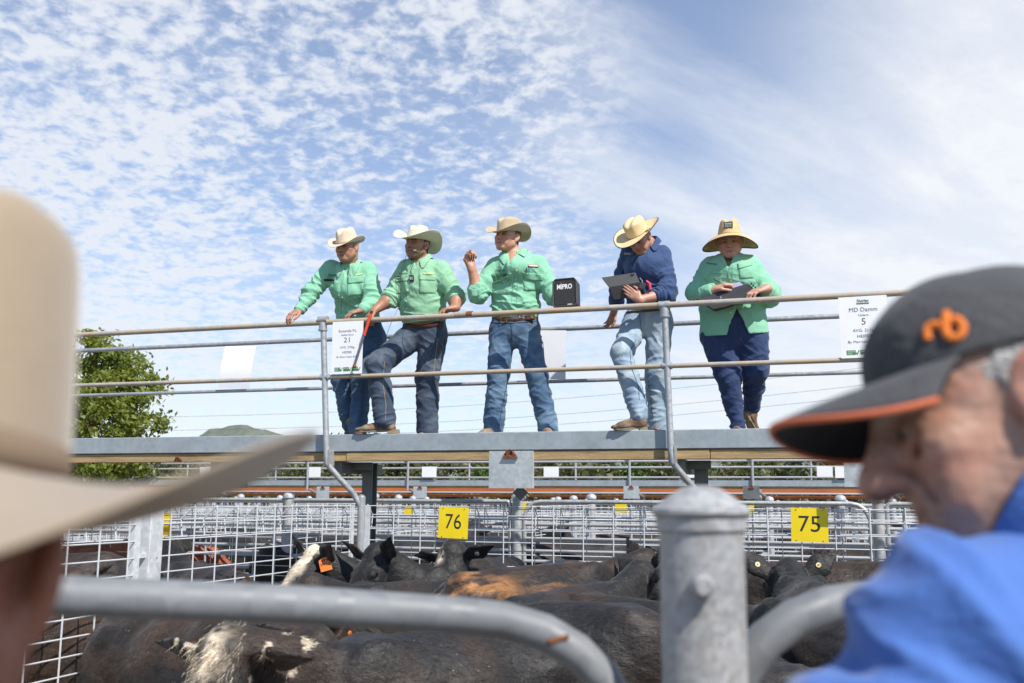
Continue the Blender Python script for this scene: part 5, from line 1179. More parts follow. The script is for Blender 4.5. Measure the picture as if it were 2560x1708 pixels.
# tablet in its folding case
def slab(name, par, corners, th, mat, away):
    c = [V3(x) for x in corners]; n = (c[1] - c[0]).cross(c[3] - c[0]).normalized(); n = n if n.dot(V3(away)) > 0 else -n
    mb = MB(); mb.add(c + [x + n * th for x in c], [(3, 2, 1, 0), (4, 5, 6, 7), (0, 1, 5, 4), (1, 2, 6, 5), (2, 3, 7, 6), (3, 0, 4, 7)]); o = obj(name, mb, mat, par, smooth=False); b_ = o.modifiers.new('b', 'BEVEL'); b_.width = .003; b_.segments = 2; return o
M_case = pm('black_tablet_case', (.035, .036, .04), .55, 0, .12, 14, .2, 200)
q = [on(*zC(*p), n) for p, n in (((112, 490), .03), ((325, 458), .09), ((352, 520), .055), ((158, 552), .0))]; q2 = [on(*zC(*p), n) for p, n in (((158, 552), .0), ((352, 520), .055), ((393, 605), .09), ((190, 633), .04))]
t = thing('tablet', (q2[2] + q2[3]) / 2, 'black tablet in a folding case held by the woman in navy', 'tablet'); slab('case_flap', t, q, .010, M_case, EN); slab('case_back', t, q2, .010, M_case, EN)
for p_, r_ in (((300, 474), .006), ((312, 472), .006)): cc = on(*zC(*p_), .075); mb = MB(); mb.tube([cc, cc - EN * .012], r_, 10); obj('camera_lens', mb, M_blk, t)
c = on(*zC(368, 545), .02); mb = MB(); mb.box(c, (.05, .03, .055), RW @ Matrix.Rotation(.4, 3, 'Y'), .006); obj('clamp', mb, M_spk, t); mb = MB(); mb.tube([c + ZU * .07 - ES * .02, c + ZU * .045, c - ZU * .02 + ES * .01], .005, 6); obj('clamp_arm', mb, pm('grey_metal', (.4, .4, .38), .4, .7), t)
mb = MB(); mb.tube([c + ES * .03 + ZU * .045 + EN * .02, c + ES * .058 + ZU * .02 + EN * .02, c + ES * .062 - ZU * .03 + EN * .02], [.010, .013, .010], 8); obj('red_strap', mb, pm('red_strap', (.65, .03, .06), .5), t)
# ---- agent 5: woman writing on a clipboard case
J = jz(zC, dict(neck=(922, 385, .24), chest=(925, 500, .25), waist=(935, 650, .29), pelvis=(945, 780, .32), shR=(770, 428, .25), shL=(1080, 415, .26), elR=(722, 590, .20), wrR=(818, 572, .075), elL=(1150, 560, .22), wrL=(1152, 560, .035), hipR=(842, 865, .32), hipL=(1058, 865, .34), knR=(912, 1110, .28), knL=(1085, 1085, .34), anR=(968, 1420, .30), anL=(1055, 1330, .60)))
c_ = on(*zC(922, 266), 0.145); h5 = Head(c_, facing(c_, 3, -13), 0.02, 1.1)
J['elL'] = on(*zC(1168, 600), .26)
P5 = dict(J=J, head=h5, label='woman in long green shirt and wide straw sun hat writing at right', skin=(.50, .27, .20), red=.55, brow=(.2, .14, .09), shirt=C_green, jean=C_jeann, tw=(.265, .250, .225, .145), fd=(.70, .72, .74, .66), seed=5, sleeve=dict(R=.85, L=.6), vd=.09, vw=.038, arm=(.088, .078, .056, .036), leg=(.130, .092, .068, .042), hemr=.056, hemp=on(*zC(935, 852), .2), bulge=[(on(*zC(925, 500), .19), (.18, .10, .12))], hemR=.03, hemL=.03, mass=1.15, face=dict(jaw=1.12, wide=1.06, nose=.95), tail=.2, tailx=.045, waistup=.17, nkw=1.0, gaze=-.5,
    hands=dict(R=(J['wrR'], ES * .85 + ZU * .42 - EN * .05, DOWN + EN * .4, -EN, (35, 45, 30), dict(tcurl=.7)), L=(J['wrL'], -ES * .75 + DOWN * .25 - EN * .5, DOWN + EN * .35, EN, (20, 40, 25))))
# the shirt tail hangs open at the front in an upside-down V
vq = on(*zC(962, 668), .10); wl, wr_ = on(*zC(890, 880), .02), on(*zC(1040, 880), .02)
P5['carve'] = [(vq.lerp(wl.lerp(wr_, .5), t) , vq.lerp(wl.lerp(wr_, .5), t) + EN * .2,   .006 + .098 * t, .006 + .098 * t) for t in [i / 10 for i in range(11)]]
r5, s5, t5, b5, tb5, ax5 = person(P5)
_, hf5 = hat(r5, h5, M_strc, M_bandd, (.084, .100, .118), (.122, .118), -.045, .0, .012, (.20, 0), bind=M_nbind, side_in=.05, pinch=.14, topr=.74, droop=.045, bandh=.006)
hair_shell(r5, h5, H_dark, -.05, .0, .004)
o_ = hf5((0, .0905, .066)); eu = h5.R() @ V3((1, 0, 0)); eu = eu if eu.dot(ES) > 0 else -eu; en = nrm(h5.R() @ V3((0, 1, .22))); ev = en.cross(eu); ev = ev if ev.z > 0 else -ev
mb = MB(); mb.prism([(-.036, -.026), (.036, -.026), (.036, .026), (-.036, .026)], o_ + en * .004, eu, ev, en, .004); pt = obj('hat_patch', mb, M_nbind, r5, smooth=False); obj('lettering', text_mb('Nutrien', o_ + ev * .004, eu, ev, en, .022, .052, th=.0095, shear=.2), M_wht, pt, smooth=False)
mb = MB(); mb.prism([(-.028, -.004), (.028, -.004), (.028, -.001), (-.028, -.001)], o_ + en * .008, eu, ev, en, .0012); obj('green_line', mb, pm('patch_green', (.15, .6, .25), .7), pt, smooth=False); obj('lettering', text_mb('AG SOLUTIONS', o_ - ev * .017, eu, ev, en, .011, .054, th=.0095), M_wht, pt, smooth=False)
decal(b5, zC, ((800, 446), (880, 448), (872, 466), (804, 464)), 'pocket_flap', C_green, s5, .007, .004)
decal(b5, zC, ((972, 410), (1062, 400), (1072, 495), (985, 500)), 'pocket', C_green, s5, .002, .004); decal(b5, zC, ((970, 402), (1060, 392), (1062, 412), (975, 436)), 'pocket_flap', C_green, s5, .007, .004)
decal_text(b5, zC, 'Nutrien', ((778, 393), (840, 399), (840, 412), (778, 406)), 'embroidered_logo', M_blk, s5); seam(b5, zC, ((985, 392), (1020, 374), (1065, 368)), 'embroidered_strip', M_lime, s5, .0035, .002)
seam(b5, zC, ((918, 400), (912, 470), (918, 520)), 'placket_edge', C_greend, s5, .003); seam(b5, zC, ((940, 415), (936, 470), (940, 520)), 'placket_edge', C_greend, s5, .0022); buttons(b5, zC, ((930, 512), (925, 712)), s5)
seam(tb5, zC, ((968, 700), (975, 800), (990, 880)), 'fly_seam', M_dseam, t5, .003); seam(tb5, zC, ((870, 1100), (880, 1250), (930, 1400)), 'leg_seam', M_dseam, t5, .002)
boot(r5, J['anR'] + DOWN * .03, -EN * .9, M_boot, M_sole); boot(r5, on(*zC(1055, 1352), .60), EN * .55 + ES * .25 + DOWN * .65, M_boot, M_sole, .26)
q = [on(*zC(*p), n) for p, n in (((708, 624), .035), ((1036, 527), .05), ((1126, 604), -.012), ((826, 697), -.012))]
t = thing('clipboard_case', (q[2] + q[3]) / 2, 'thick black clipboard case resting on the rail before the writing woman', 'clipboard'); slab('case', t, q, .028, M_case, EN + ZU)
mb = MB(); 
for k in range(5): p_ = q[1].lerp(q[2], .18 + k * .15); mb.box(p_ + ES * .006 + ZU * .012, (.014, .02, .014), RW)
obj('latch_row', mb, M_spk, t); cc = q[0].lerp(q[2], .38); mb = MB(); mb.tube([cc - EN * .004 - ZU * .004, cc + EN * .004], .006, 8); obj('stud', mb, M_wht, t)
qp = [on(*zC(*p), n) for p, n in (((790, 583), .055), ((980, 517), .07), ((1010, 540), .065), ((800, 606), .05))]; tp_ = thing('writing_pad', (qp[2] + qp[3]) / 2, 'pale lilac writing pad on top of the clipboard case', 'notepad'); slab('pages', tp_, qp, .008, pm('lilac_paper', (.42, .38, .62), .8), EN + ZU)
a_, b_ = on(*zC(822, 502), .04), on(*zC(862, 520), .05); t = thing('pen', b_, 'black pen in the writing woman\'s hand', 'pen'); mb = MB(); mb.tube([a_, a_.lerp(b_, .7), b_], [.005, .005, .0045], 8); obj('barrel', mb, M_blk, t); mb = MB(); mb.tube([a_ + (a_ - b_) * .05, a_], .0035, 8); obj('push_button', mb, M_grey, t)
# ------------------------------------------------------------------ cattle
def hit(px, py, z):
    d = ray(px, py); t = (z - CAMZ) / d.z; return EYE + d * t
def coat_mat(name, fur=False):
    m, b, p = base_mat(name); tc = b.n('ShaderNodeTexCoord').outputs['Object']
    c = b.n('ShaderNodeVertexColor', layer_name='Col').outputs[0]
    st = b.n('ShaderNodeMapping', ins={0: tc, 'Scale': (.22, 1, .6)}).outputs[0]
    n1 = b.noise(st, 75, 4, .65, .9); n2 = b.noise(tc, 5, 5, .65, .5)
    k = b.m('MULTIPLY', b.mr(n1, .3, .7, .55, 1.5, False), b.mr(n2, .3, .7, .7, 1.35, False)); cc_ = b.mix(1.0, c, b.xyz(k, k, k), 'MULTIPLY')
    vo = b.n('ShaderNodeTexVoronoi', ins={'Vector': tc, 'Scale': 42.0}); fl_ = b.m('MULTIPLY', b.m('LESS_THAN', vo.outputs['Distance'], .10), b.m('GREATER_THAN', b.noise(tc, 9, 3, .6), .60)); dust = b.mr(b.noise(tc, 2.6, 6, .7, .6), .52, .80, 0, .45)
    cc_ = b.mix(dust, cc_, (.075, .060, .047)); cc_ = b.mix(b.m('MULTIPLY', fl_, .75), cc_, (.42, .39, .34))
    b.set(p.inputs['Base Color'], cc_)
    b.set(p.inputs['Roughness'], .55); b.set(p.inputs['Specular IOR Level'], .36); b.set(p.inputs['Sheen Weight'], .10); b.set(p.inputs['Sheen Roughness'], .4)
    h_ = b.m('ADD', b.m('MULTIPLY', n1, .8), b.m('MULTIPLY', b.noise(tc, 22, 4, .6, .6), 1.2))
    b.set(p.inputs['Normal'], b.n('ShaderNodeBump', ins={'Height': h_, 'Strength': .55, 'Distance': .012})); return m
M_coat = coat_mat('cattle_coat'); M_fur = pm('cattle_fur', (0, 0, 0), .7, 0, .3, 30, vcol=True, spec=.25)
M_tago = pm('orange_ear_tag', (.85, .20, .03), .5, 0, .08, 30); M_tagy = pm('yellow_button_tag', (.70, .55, .22), .5, 0, .1, 40); M_tagw = pm('white_button_tag', (.72, .69, .60), .5, 0, .1, 40); M_eyec = pm('cattle_eye', (.008, .008, .012), .08, 0, .02)
BLK = np.array([.0125, .0115, .0115]); BRN = np.array([.042, .024, .015]); WHT = np.array([.62, .52, .39]); GNG = np.array([.30, .135, .045]); RED = np.array([.26, .075, .025]); CRM = np.array([.60, .42, .25])
class Cow: pass
def cow(label, wither, heading, H=1.15, poll=(.95, 0, 1.22), face=(.7, 0, -.7), ears=((.85, .25, .3), (.85, .25, .3)), coat=None, hh=.011, furn=14000, girth=1.0, headroll=0.0, seed=0, tuft=0, furlen=.035, cat='cow', group='cattle in the near pen'):
    """wither = world point under the withers (x,y); heading = direction the animal faces; poll, face, ears in body space (x forward, y to its left)"""
    hd = V3((heading[0], heading[1], 0)).normalized(); lf = V3((-hd.y, hd.x, 0)); k = H / 1.15; org = V3((wither[0], wither[1], 0)) - hd * (.42 * k)
    L = lambda x, y, z: (x * k, y * k, z * k)
    P = V3(poll) * k; D = V3(face).normalized(); up = ZU - D * ZU.dot(D) if abs(D.z) < .97 else V3((1, 0, 0)); up = up.normalized(); sdv = up.cross(D)      # to the animal's left
    if headroll: q = Matrix.Rotation(headroll, 3, D); up = q @ up; sdv = q @ sdv
    muz = P + D * (.37 * k) - up * (.07 * k)
    lo = np.array([-.86 * k, -.42 * k, 0.0]); hi = np.array([.75 * k, .42 * k, 1.30 * k])
    for q in (P + up * .26 * k, P - up * .15 * k, P + sdv * .36 * k, P - sdv * .36 * k, muz + D * .14 * k - up * .1 * k): lo = np.minimum(lo, np.array(q) - .06); hi = np.maximum(hi, np.array(q) + .06)
    S = SDF(lo, hi, hh); Yv = (0, 1, 0); g = girth
    st = [(-.60, .90, .12, 1.25), (-.50, .93, .185, 1.12), (-.30, .925, .205, 1.12), (-.02, .87, .245 * g, 1.20), (.25, .865, .225 * g, 1.32), (.44, .91, .165, 1.45)]
    S.chain([L(x, 0, z) for x, z, r, f in st], [r * k for x, z, r, f in st], .06 * k, [f for x, z, r, f in st], Yv)
    S.cone(L(-.55, 0, 1.10), L(.40, 0, 1.11), .05 * k, .055 * k, .09 * k)                                   # spine
    for s_ in (-1, 1):
        S.ell(L(-.42, s_ * .165, 1.04), [x * k for x in (.07, .045, .05)], .06 * k); S.ell(L(-.66, s_ * .075, .98), [x * k for x in (.05, .04, .05)], .05 * k); S.ell(L(.36, s_ * .10, 1.06), [x * k for x in (.13, .06, .14)], .07 * k); S.ell(L(-.50, s_ * .12, .80), [x * k for x in (.15, .09, .22)], .07 * k)
        for (a, b, c, e, ra) in (((.34, .13, .72), (.36, .13, .42), (.33, .13, .22), (.36, .13, .03), .075), ((-.50, .13, .70), (-.44, .14, .48), (-.60, .14, .33), (-.56, .14, .03), .095)):
            f = lambda q: L(q[0], s_ * q[1], q[2]); S.cone(f(a), f(b), ra * k, .05 * k, .05 * k); S.cone(f(b), f(c), .05 * k, .036 * k, .02 * k); S.cone(f(c), f(e), .034 * k, .04 * k, .02 * k)
    nb = V3(L(.42, 0, .97)); S.cone(nb, nb.lerp(P - D * .02, .55) - ZU * .02, .165 * k, .125 * k, .09 * k, .72, (0, 0, 1)); S.cone(nb.lerp(P, .5), P - up * .03 * k - D * .03 * k, .125 * k, .10 * k, .07 * k, .8, (0, 0, 1)); S.cone(L(.45, 0, 1.08), P - D * .03 * k, .06 * k, .06 * k, .08 * k)
    # head
    S.cone(P + D * .03 * k - up * .045 * k, P + D * .15 * k - up * .05 * k, .128 * k, .118 * k, .04 * k, .82, sdv, 'u', .86); S.cone(P + D * .13 * k - up * .05 * k, P + D * .27 * k - up * .065 * k, .112 * k, .082 * k, .04 * k, .95, sdv); S.cone(P + D * .26 * k - up * .06 * k, muz, .082 * k, .078 * k, .03 * k); S.ell(muz + D * .025 * k, [.08 * k] * 3, .03 * k)
    S.cone(P + D * .06 * k - up * .14 * k, muz - up * .04 * k, .075 * k, .05 * k, .05 * k); S.ell(P - D * .01 * k + up * .03 * k, [.055 * k] * 3, .05 * k)
    eye = []
    for s_ in (-1, 1):
        e = P + D * .15 * k + sdv * (s_ * .104 * k) - up * .02 * k; S.ell(e + up * .014 * k, [.032 * k] * 3, .02 * k); S.ell(e + sdv * (s_ * .012 * k), [.019 * k] * 3, .01 * k, op='s'); eye.append((e + sdv * (s_ * .002 * k), s_))
        q = muz + D * .085 * k + sdv * (s_ * .032 * k) + up * .012 * k; S.ell(q, [.014 * k] * 3, .012 * k, op='s')
    tips = []
    for s_, ed in ((1, ears[0]), (-1, ears[1])):
        dr = (sdv * (s_ * ed[0]) + up * ed[1] - D * ed[2]).normalized(); b0 = P + sdv * (s_ * .10 * k) - up * .015 * k; ml = b0 + dr * .12 * k; tp = b0 + dr * .265 * k; wd = dr.cross(D - dr * D.dot(dr)).normalized()
        S.cone(b0, ml, .036 * k, .072 * k, .03 * k, .34, wd); S.cone(ml, tp, .072 * k, .014 * k, .01 * k, .28, wd); fc = (D - dr * D.dot(dr)).normalized(); S.cone(b0 + dr * .05 * k + fc * .026 * k, b0 + dr * .18 * k + fc * .026 * k, .026 * k, .036 * k, .012 * k, .5, wd, 's'); tips.append((ml, dr, fc, wd, b0))
    v, q = S.net(); v = relax(v, q, 1, .5); n = normals(v, q)
    v = v + n * ((fbm(v * np.array([7, 7, 7]) + seed, 3) - .5) * .016 * (v[:, 2] > .35) + (fbm(v * np.array([14, 40, 40]) + seed, 2) - .5) * .006)[:, None]
    hx = (v - np.array(P)) @ np.array(D); hy = (v - np.array(P)) @ np.array(sdv); hz_ = (v - np.array(P)) @ np.array(up)
    info = dict(v=v, n=n, k=k, hx=hx / k, hy=hy / k, hz=hz_ / k, seed=seed)
    t = fbm(v * 3.2 + seed * 3, 3); c = BLK + (BRN - BLK) * np.clip((t - .46) * 3.2, 0, 1)[:, None] * .7
    if coat is not None: c = coat(info, c)
    nose = (hx > .41 * k) & (np.abs(hy) < .07 * k) & (np.abs(hz_) < .16 * k); c[nose] = (.02, .018, .018)
    W = Matrix((hd, lf, ZU)).transposed(); Wn = np.array(W); wv = v @ Wn.T + np.array(org); wn = n @ Wn.T
    root = thing(cat if cat != 'cow' else 'cow', org, label, 'cow', group); np_obj('body', wv, q, M_coat, root, c)
    # fur: short hairs lying back along the body
    if furn:
        rs = np.random.RandomState(seed + 1); a = v[q]; ar_ = np.linalg.norm(np.cross(a[:, 1] - a[:, 0], a[:, 2] - a[:, 0]), axis=1) * (a[:, 0, 2] > .62 * k); pick = rs.choice(len(q), furn, p=ar_ / ar_.sum()); u_ = rs.rand(furn, 2)
        pt = a[pick, 0] + (a[pick, 1] - a[pick, 0]) * u_[:, :1] + (a[pick, 3] - a[pick, 0]) * u_[:, 1:]; nn = n[q[pick, 0]]; cc = c[q[pick, 0]] * rs.uniform(.5, 2.8, (furn, 1))  # hair tones lifted at random to paint a sheen into the coat
        fl = np.tile(np.array([-1.0, 0, -.25]), (furn, 1)) + rs.normal(size=(furn, 3)) * .25 + nn * rs.uniform(.06, .34, (furn, 1)); onh = (np.abs((pt - np.array(P)) @ np.array(sdv)) < .2 * k) & (((pt - np.array(P)) @ np.array(D)) > -.02); fl[onh] = np.array(D) * .8 + nn[onh] * .45 + rs.normal(size=(onh.sum(), 3)) * .3
        fl /= np.linalg.norm(fl, axis=1, keepdims=True); ln = furlen * rs.uniform(.5, 1.3, (furn, 1)); sd3 = np.cross(fl, nn); sd3 /= np.maximum(np.linalg.norm(sd3, axis=1, keepdims=True), 1e-6)
        A = pt - sd3 * .0008 - nn * .003; B = pt + sd3 * .0008 - nn * .003; T = pt + fl * ln; fv = np.stack([A, B, T], 1).reshape(-1, 3) @ Wn.T + np.array(org); tag(np_obj('fur', fv, np.arange(furn * 3).reshape(-1, 3), M_fur, root, np.repeat(cc, 3, 0)), kind='stuff')
    if tuft:
        rs = np.random.RandomState(seed + 9); N = tuft; b_ = np.array(P) + np.array(D) * (rs.normal(size=(N, 1)) * .055 + .03) * k + np.array(sdv) * rs.normal(size=(N, 1)) * .032 * k + np.array(up) * .045 * k; dr = np.array(D) * rs.uniform(.8, 1.2, (N, 1)) + np.array(up) * rs.uniform(.0, .4, (N, 1)) + rs.normal(size=(N, 3)) * .22; dr /= np.linalg.norm(dr, axis=1, keepdims=True); ln = rs.uniform(.02, .065, (N, 1)) * k; s3 = np.cross(dr, rs.normal(size=(N, 3))); s3 /= np.linalg.norm(s3, axis=1, keepdims=True)
        fv = np.stack([b_ - s3 * .0009, b_ + s3 * .0009, b_ + dr * ln], 1).reshape(-1, 3) @ Wn.T + np.array(org); cc = np.tile(WHT, (N, 1)) * rs.uniform(.6, 1.1, (N, 1)); tag(np_obj('poll_tuft', fv, np.arange(N * 3).reshape(-1, 3), M_fur, root, np.repeat(cc, 3, 0)), kind='stuff')
    for e, s_ in eye:
        mb = MB(); mb.lathe(V3(e) @ W.transposed() + org if False else org + W @ V3(e), [(.003, -.02 * k), (.014 * k, -.014 * k), (.02 * k, 0), (.014 * k, .014 * k), (.003, .02 * k)], 10); obj('eye', mb, M_eyec, root)
    o = Cow(); o.root = root; o.W = W; o.org = org; o.tips = tips; o.k = k; return o
def tag_button(c, side, mat, fr=.10, r=.017, back=False):
    ml, dr, fc, wd, b0 = c.tips[side]; p = b0 + dr * fr * c.k; f = (-fc if back else fc); p = p + f * (.014 if not back else .022) * c.k; a = c.org + c.W @ p; d = c.W @ f
    mb = MB(); mb.tube([a - d * .008, a + d * .006], r, 14); o = obj('button_tag', mb, mat, c.root); mb = MB(); mb.tube([a + d * .005, a + d * .009], r * .35, 10); obj('stud', mb, M_dark, o)
def tag_flag(c, side, txt, fr=.12, w_=.062, h_=.066, hang=None):
    ml, dr, fc, wd, b0 = c.tips[side]; a = c.org + c.W @ (b0 + dr * fr * c.k + fc * .02 * c.k); en = (EYE - a).normalized(); eu = (ES * .95 + ZU * .25); eu = (eu - en * eu.dot(en)).normalized(); ev = en.cross(eu); ev = ev if ev.z > 0 else -ev; a = a + en * .03
    mb = MB(); mb.prism([(-w_ / 2, -h_), (w_ / 2, -h_), (w_ / 2, -.01), (.012, .006), (-.012, .006), (-w_ / 2, -.01)], a, eu, ev, -en, .003); o = obj('ear_tag', mb, M_tago, c.root, smooth=False)
    for i, t in enumerate(txt): obj('lettering', text_mb(t, a - ev * (.026 + .028 * i), eu, ev, en, .03, w_ * (.6 if i == 0 else .85)), M_blk, o, smooth=False)
def white_face(i, c):
    m = np.exp(-((i['hy'] + .02 * np.sin(i['hx'] * 30)) / .062) ** 4) * (i['hx'] > -.06) * (i['hz'] > -.10) * (i['hx'] < .44); m = np.clip(m + ((i['hx'] > -.05) & (i['hx'] < .10) & (np.abs(i['hy']) < .06) & (i['hz'] > -.05)) * .8, 0, 1); return c * (1 - m[:, None]) + WHT * m[:, None] * (.8 + .3 * fbm(i['v'] * 30, 2))[:, None]
def white_poll(i, c):
    m = np.exp(-((i['hx'] - .05) / .09) ** 2 - (i['hy'] / .042) ** 2) * (i['hz'] > -.06) * np.clip((fbm(i['v'] * 35, 2) - .25) * 4, 0, 1); m = np.clip(m * 1.5, 0, 1); e = ((np.abs(i['hy']) > .12) & (np.abs(i['hy']) < .21) & (fbm(i['v'] * 25, 2) > .55)) * .7 * (np.abs(i['hx']) < .2); m = np.maximum(m, e); return c * (1 - m[:, None]) + WHT * m[:, None]
def white_patch(i, c):
    m = np.exp(-((i['hx'] - .05) / .05) ** 2 - ((i['hy'] + .05) / .03) ** 2) * (i['hz'] > -.06) * (fbm(i['v'] * 40, 2) > .38); m = np.clip(m * 1.5, 0, 1); return c * (1 - m[:, None]) + WHT * m[:, None]
def ginger_rump(i, c):
    v = i['v'] / i['k']; s = fbm(i['v'] * np.array([5, 16, 6]), 3); m = np.exp(-((v[:, 0] + .52) / .22) ** 2) * np.clip((s - .44) * 6, 0, 1) * np.clip((v[:, 2] - .55) / .25, 0, 1) * np.clip(np.abs(v[:, 1]) / .06, .12, 1); m = np.clip(m * 1.25, 0, .95); m2 = np.clip((fbm(i['v'] * np.array([3, 20, 20]), 2) - .55) * 5, 0, 1) * (v[:, 2] > 1.05) * .5; m = np.maximum(m, m2 * (v[:, 0] < .3)); return c * (1 - m[:, None]) + GNG * m[:, None]
def brownish(i, c):
    m = np.clip((fbm(i['v'] * np.array([4, 4, 6]) + i['seed'], 3) - .35) * 3, 0, 1) * .9; return c * (1 - m[:, None]) + BRN * 1.15 * m[:, None]
def solid(col):
    def f(i, c): return np.tile(col, (len(c), 1)) * (.75 + .5 * fbm(i['v'] * 8, 3))[:, None]
    return f
def xy(p): return (p.x, p.y)
# --- the near pen
wA = hit(885, 1640, 1.14); cA = cow('black cow with shaggy white poll in the front corner, back under the gate pipe', xy(wA), (-.84, -.54), 1.16, (.92, .0, 1.17), (.50, .30, -.81), ((.95, .0, .1), (.95, .05, .1)), white_poll, .0105, 40000, 1.05, .0, 1, 4500, .04)
wB = hit(1600, 1546, 1.17); cB = cow('black cow broadside behind the big gate post, lowest at right of the pipe bend', xy(wB), (.93, -.36), 1.18, (.98, -.1, 1.02), (.8, -.2, -.6), coat=None, hh=.011, furn=26000, girth=1.08, seed=2, furlen=.035)
wC = hit(1440, 1500, 1.17); cC = cow('black cow whose dusty spine shows just above the pipe bend', xy(wC), (-.72, .70), 1.17, (.9, 0, .95), (.5, 0, -.85), coat=None, furn=8000, seed=3)
wD = hit(1475, 1424, 1.27); cD = cow('black cow with ginger streaked rump and orange button in its ear', xy(wD), (.80, .60), 1.27, (.86, -.06, 1.17), (.85, -.25, -.40), ((.8, .6, .2), (.7, .75, .2)), ginger_rump, .0105, 12000, 1.02, 0, 4); tag_button(cD, 0, M_tago, .10, .018, True)
wE = hit(1150, 1440, 1.20); cE = cow('black cow with white patch on its poll and one ear held out below sign 76', (-.34, 8.05), (-.35, -.94), 1.22, (.84, .05, 1.25), (.60, .0, -.80), ((1, .40, .1), (.8, -.25, .2)), white_patch, .009, 12000, 1.0, .05, 5, 90); tag_button(cE, 0, M_tagw, .12, .017)
wF = hit(1130, 1452, 1.20); cF = cow('black cow back in front of the white polled one, above the gate pipe', (wF.x + .05, wF.y - .35), (-.80, -.60), 1.19, (.85, 0, .90), (.5, 0, -.86), coat=None, furn=7000, seed=6)
cG = cow('all black cow with both ears pricked and one eye showing', (-.62, 7.55), (-.93, -.36), 1.20, (.80, .02, 1.26), (.66, .35, -.70), ((.8, .75, .1), (.85, .6, .2)), None, .009, 9000, 1.0, .1, 7)
cH = cow('white blazed cow with an orange numbered flag in its ear', (-1.05, 7.78), (-.93, -.30), 1.20, (.84, -.02, 1.24), (.72, .30, -.62), ((.8, .7, .1), (.8, .7, .25)), white_face, .009, 9000, 1.0, -.1, 8); tag_flag(cH, 0, ('9M', '5723'), .085, .085, .092)
wJ = hit(600, 1560, 1.14); cJ = cow('dark brown cow with an orange tag, behind the white polled cow at lower left', (wJ.x, wJ.y), (.82, -.57), 1.14, (.86, .1, 1.06), (.80, -.15, -.6), ((.7, .6, .4), (.8, .4, .4)), brownish, .0105, 14000, 1.0, 0, 9, 0, .04); tag_flag(cJ, 1, (), .10, .035, .06); tag_button(cJ, 0, M_tago, .1, .012)
cK = cow('black cow facing away with pale buttons in both ears right of the gate post', (1.80, 6.35), (.10, .99), 1.24, (.82, 0, 1.17), (.85, 0, -.45), ((.85, .62, .2), (.85, .62, .2)), None, .009, 9000, 1.0, 0, 10); tag_button(cK, 0, M_tagy, .11, .017, True); tag_button(cK, 1, M_tagy, .11, .017, True)
cL = cow('long brownish black back running behind the pale buttoned ears', (2.75, 7.08), (.96, -.28), 1.28, (.9, 0, 1.0), (.6, 0, -.8), coat=brownish, furn=8000, seed=11)
cM = cow('black cow with a pale clipped number on its rump, behind the right gate pipe', (1.42, 5.35), (-.35, .93), 1.20, (.9, .2, 1.0), (.6, 0, -.8), coat=None, furn=14000, seed=12, furlen=.045)
cO = cow('black cow in the middle of the pen, seen under the left gate pipe', (-.25, 5.9), (-.9, .42), 1.13, (.9, 0, .95), (.5, 0, -.86), coat=brownish, furn=8000, seed=13)
cP = cow('shaggy black cow lowest at right, below the right gate pipe', (1.05, 3.95), (.75, .66), 1.10, (.9, 0, 1.0), (.6, 0, -.8), coat=None, furn=16000, seed=14, furlen=.055)
cS = cow('black cow with drooping ears between the white blazed cow and the gate pipe', (-.95, 6.55), (-.72, -.69), 1.16, (.82, .0, 1.17), (.62, -.25, -.74), ((.95, .15, .1), (.95, .1, .2)), None, .010, 9000, 1.0, 0, 18)
cT = cow('black cow with a white ear tag looking right above the pipe bend', (.62, 6.35), (.60, .80), 1.20, (.82, .0, 1.20), (.70, -.45, -.55), ((.9, .35, .2), (.9, .4, .2)), None, .010, 9000, 1.0, 0, 19); tag_button(cT, 1, M_tagw, .12, .016)
# --- pen on the left behind the mesh
wN = hit(215, 1600, 1.1); cN = cow('brown black cow at lower left striped by the shadow of the mesh', (-2.72, 6.0), (-.296, -.955), 1.12, (.9, 0, 1.0), (.6, 0, -.8), coat=brownish, furn=9000, seed=15)
def dup(c, wither, heading, label, group, scale=1.0):
    """another animal of the same build"""
    r = copy_tree(c.root); old = c.W @ V3((1, 0, 0)); ang = math.atan2(heading[1], heading[0]) - math.atan2(old.y, old.x); r.rotation_euler = (0, 0, ang); r.scale = (scale,) * 3
    hd = V3((heading[0], heading[1], 0)).normalized(); r.location = V3((wither[0], wither[1], 0)) - hd * .42 * c.k * scale; r['label'] = label; r['group'] = group; return r
G2 = 'cattle in the left hand pen'
cQ = cow('black cow with pale button tag just above the left gate pipe', (-3.75, 7.9), (.93, -.30), 1.18, (.82, .05, 1.08), (.75, -.2, -.6), ((.9, .3, .3), (.9, .3, .3)), brownish, .012, 5000, 1, 0, 16, group=G2); tag_button(cQ, 1, M_tagw, .10, .02, True)
dup(cC, (-3.5, 8.9), (.9, .3), 'black back crossing behind the left square pen post', G2, 1.04); dup(cG, (-2.55, 8.0), (-.6, .75), 'black cow looking away beside the receding mesh', G2); dup(cF, (-4.5, 9.3), (.95, -.2), 'black back at the far side of the left pen', G2, 1.06)
cR = cow('red brown cow standing behind the left mesh', (-3.75, 11.3), (.9, .35), 1.24, (.86, 0, 1.0), (.7, 0, -.6), coat=solid(RED), hh=.014, furn=0, seed=17, group=G2)
r_ = dup(cR, (-5.6, 12.1), (.9, -.3), 'cream coated cow far left behind the mesh', G2, 1.02)
rb = [o for o in r_.children if o.name.startswith('body')][0]; rb.data = rb.data.copy(); at_ = rb.data.color_attributes['Col']; nv = len(rb.data.vertices); cc = np.ones((nv, 4), np.float32); cc[:, :3] = CRM; at_.data.foreach_set('color', cc.ravel())
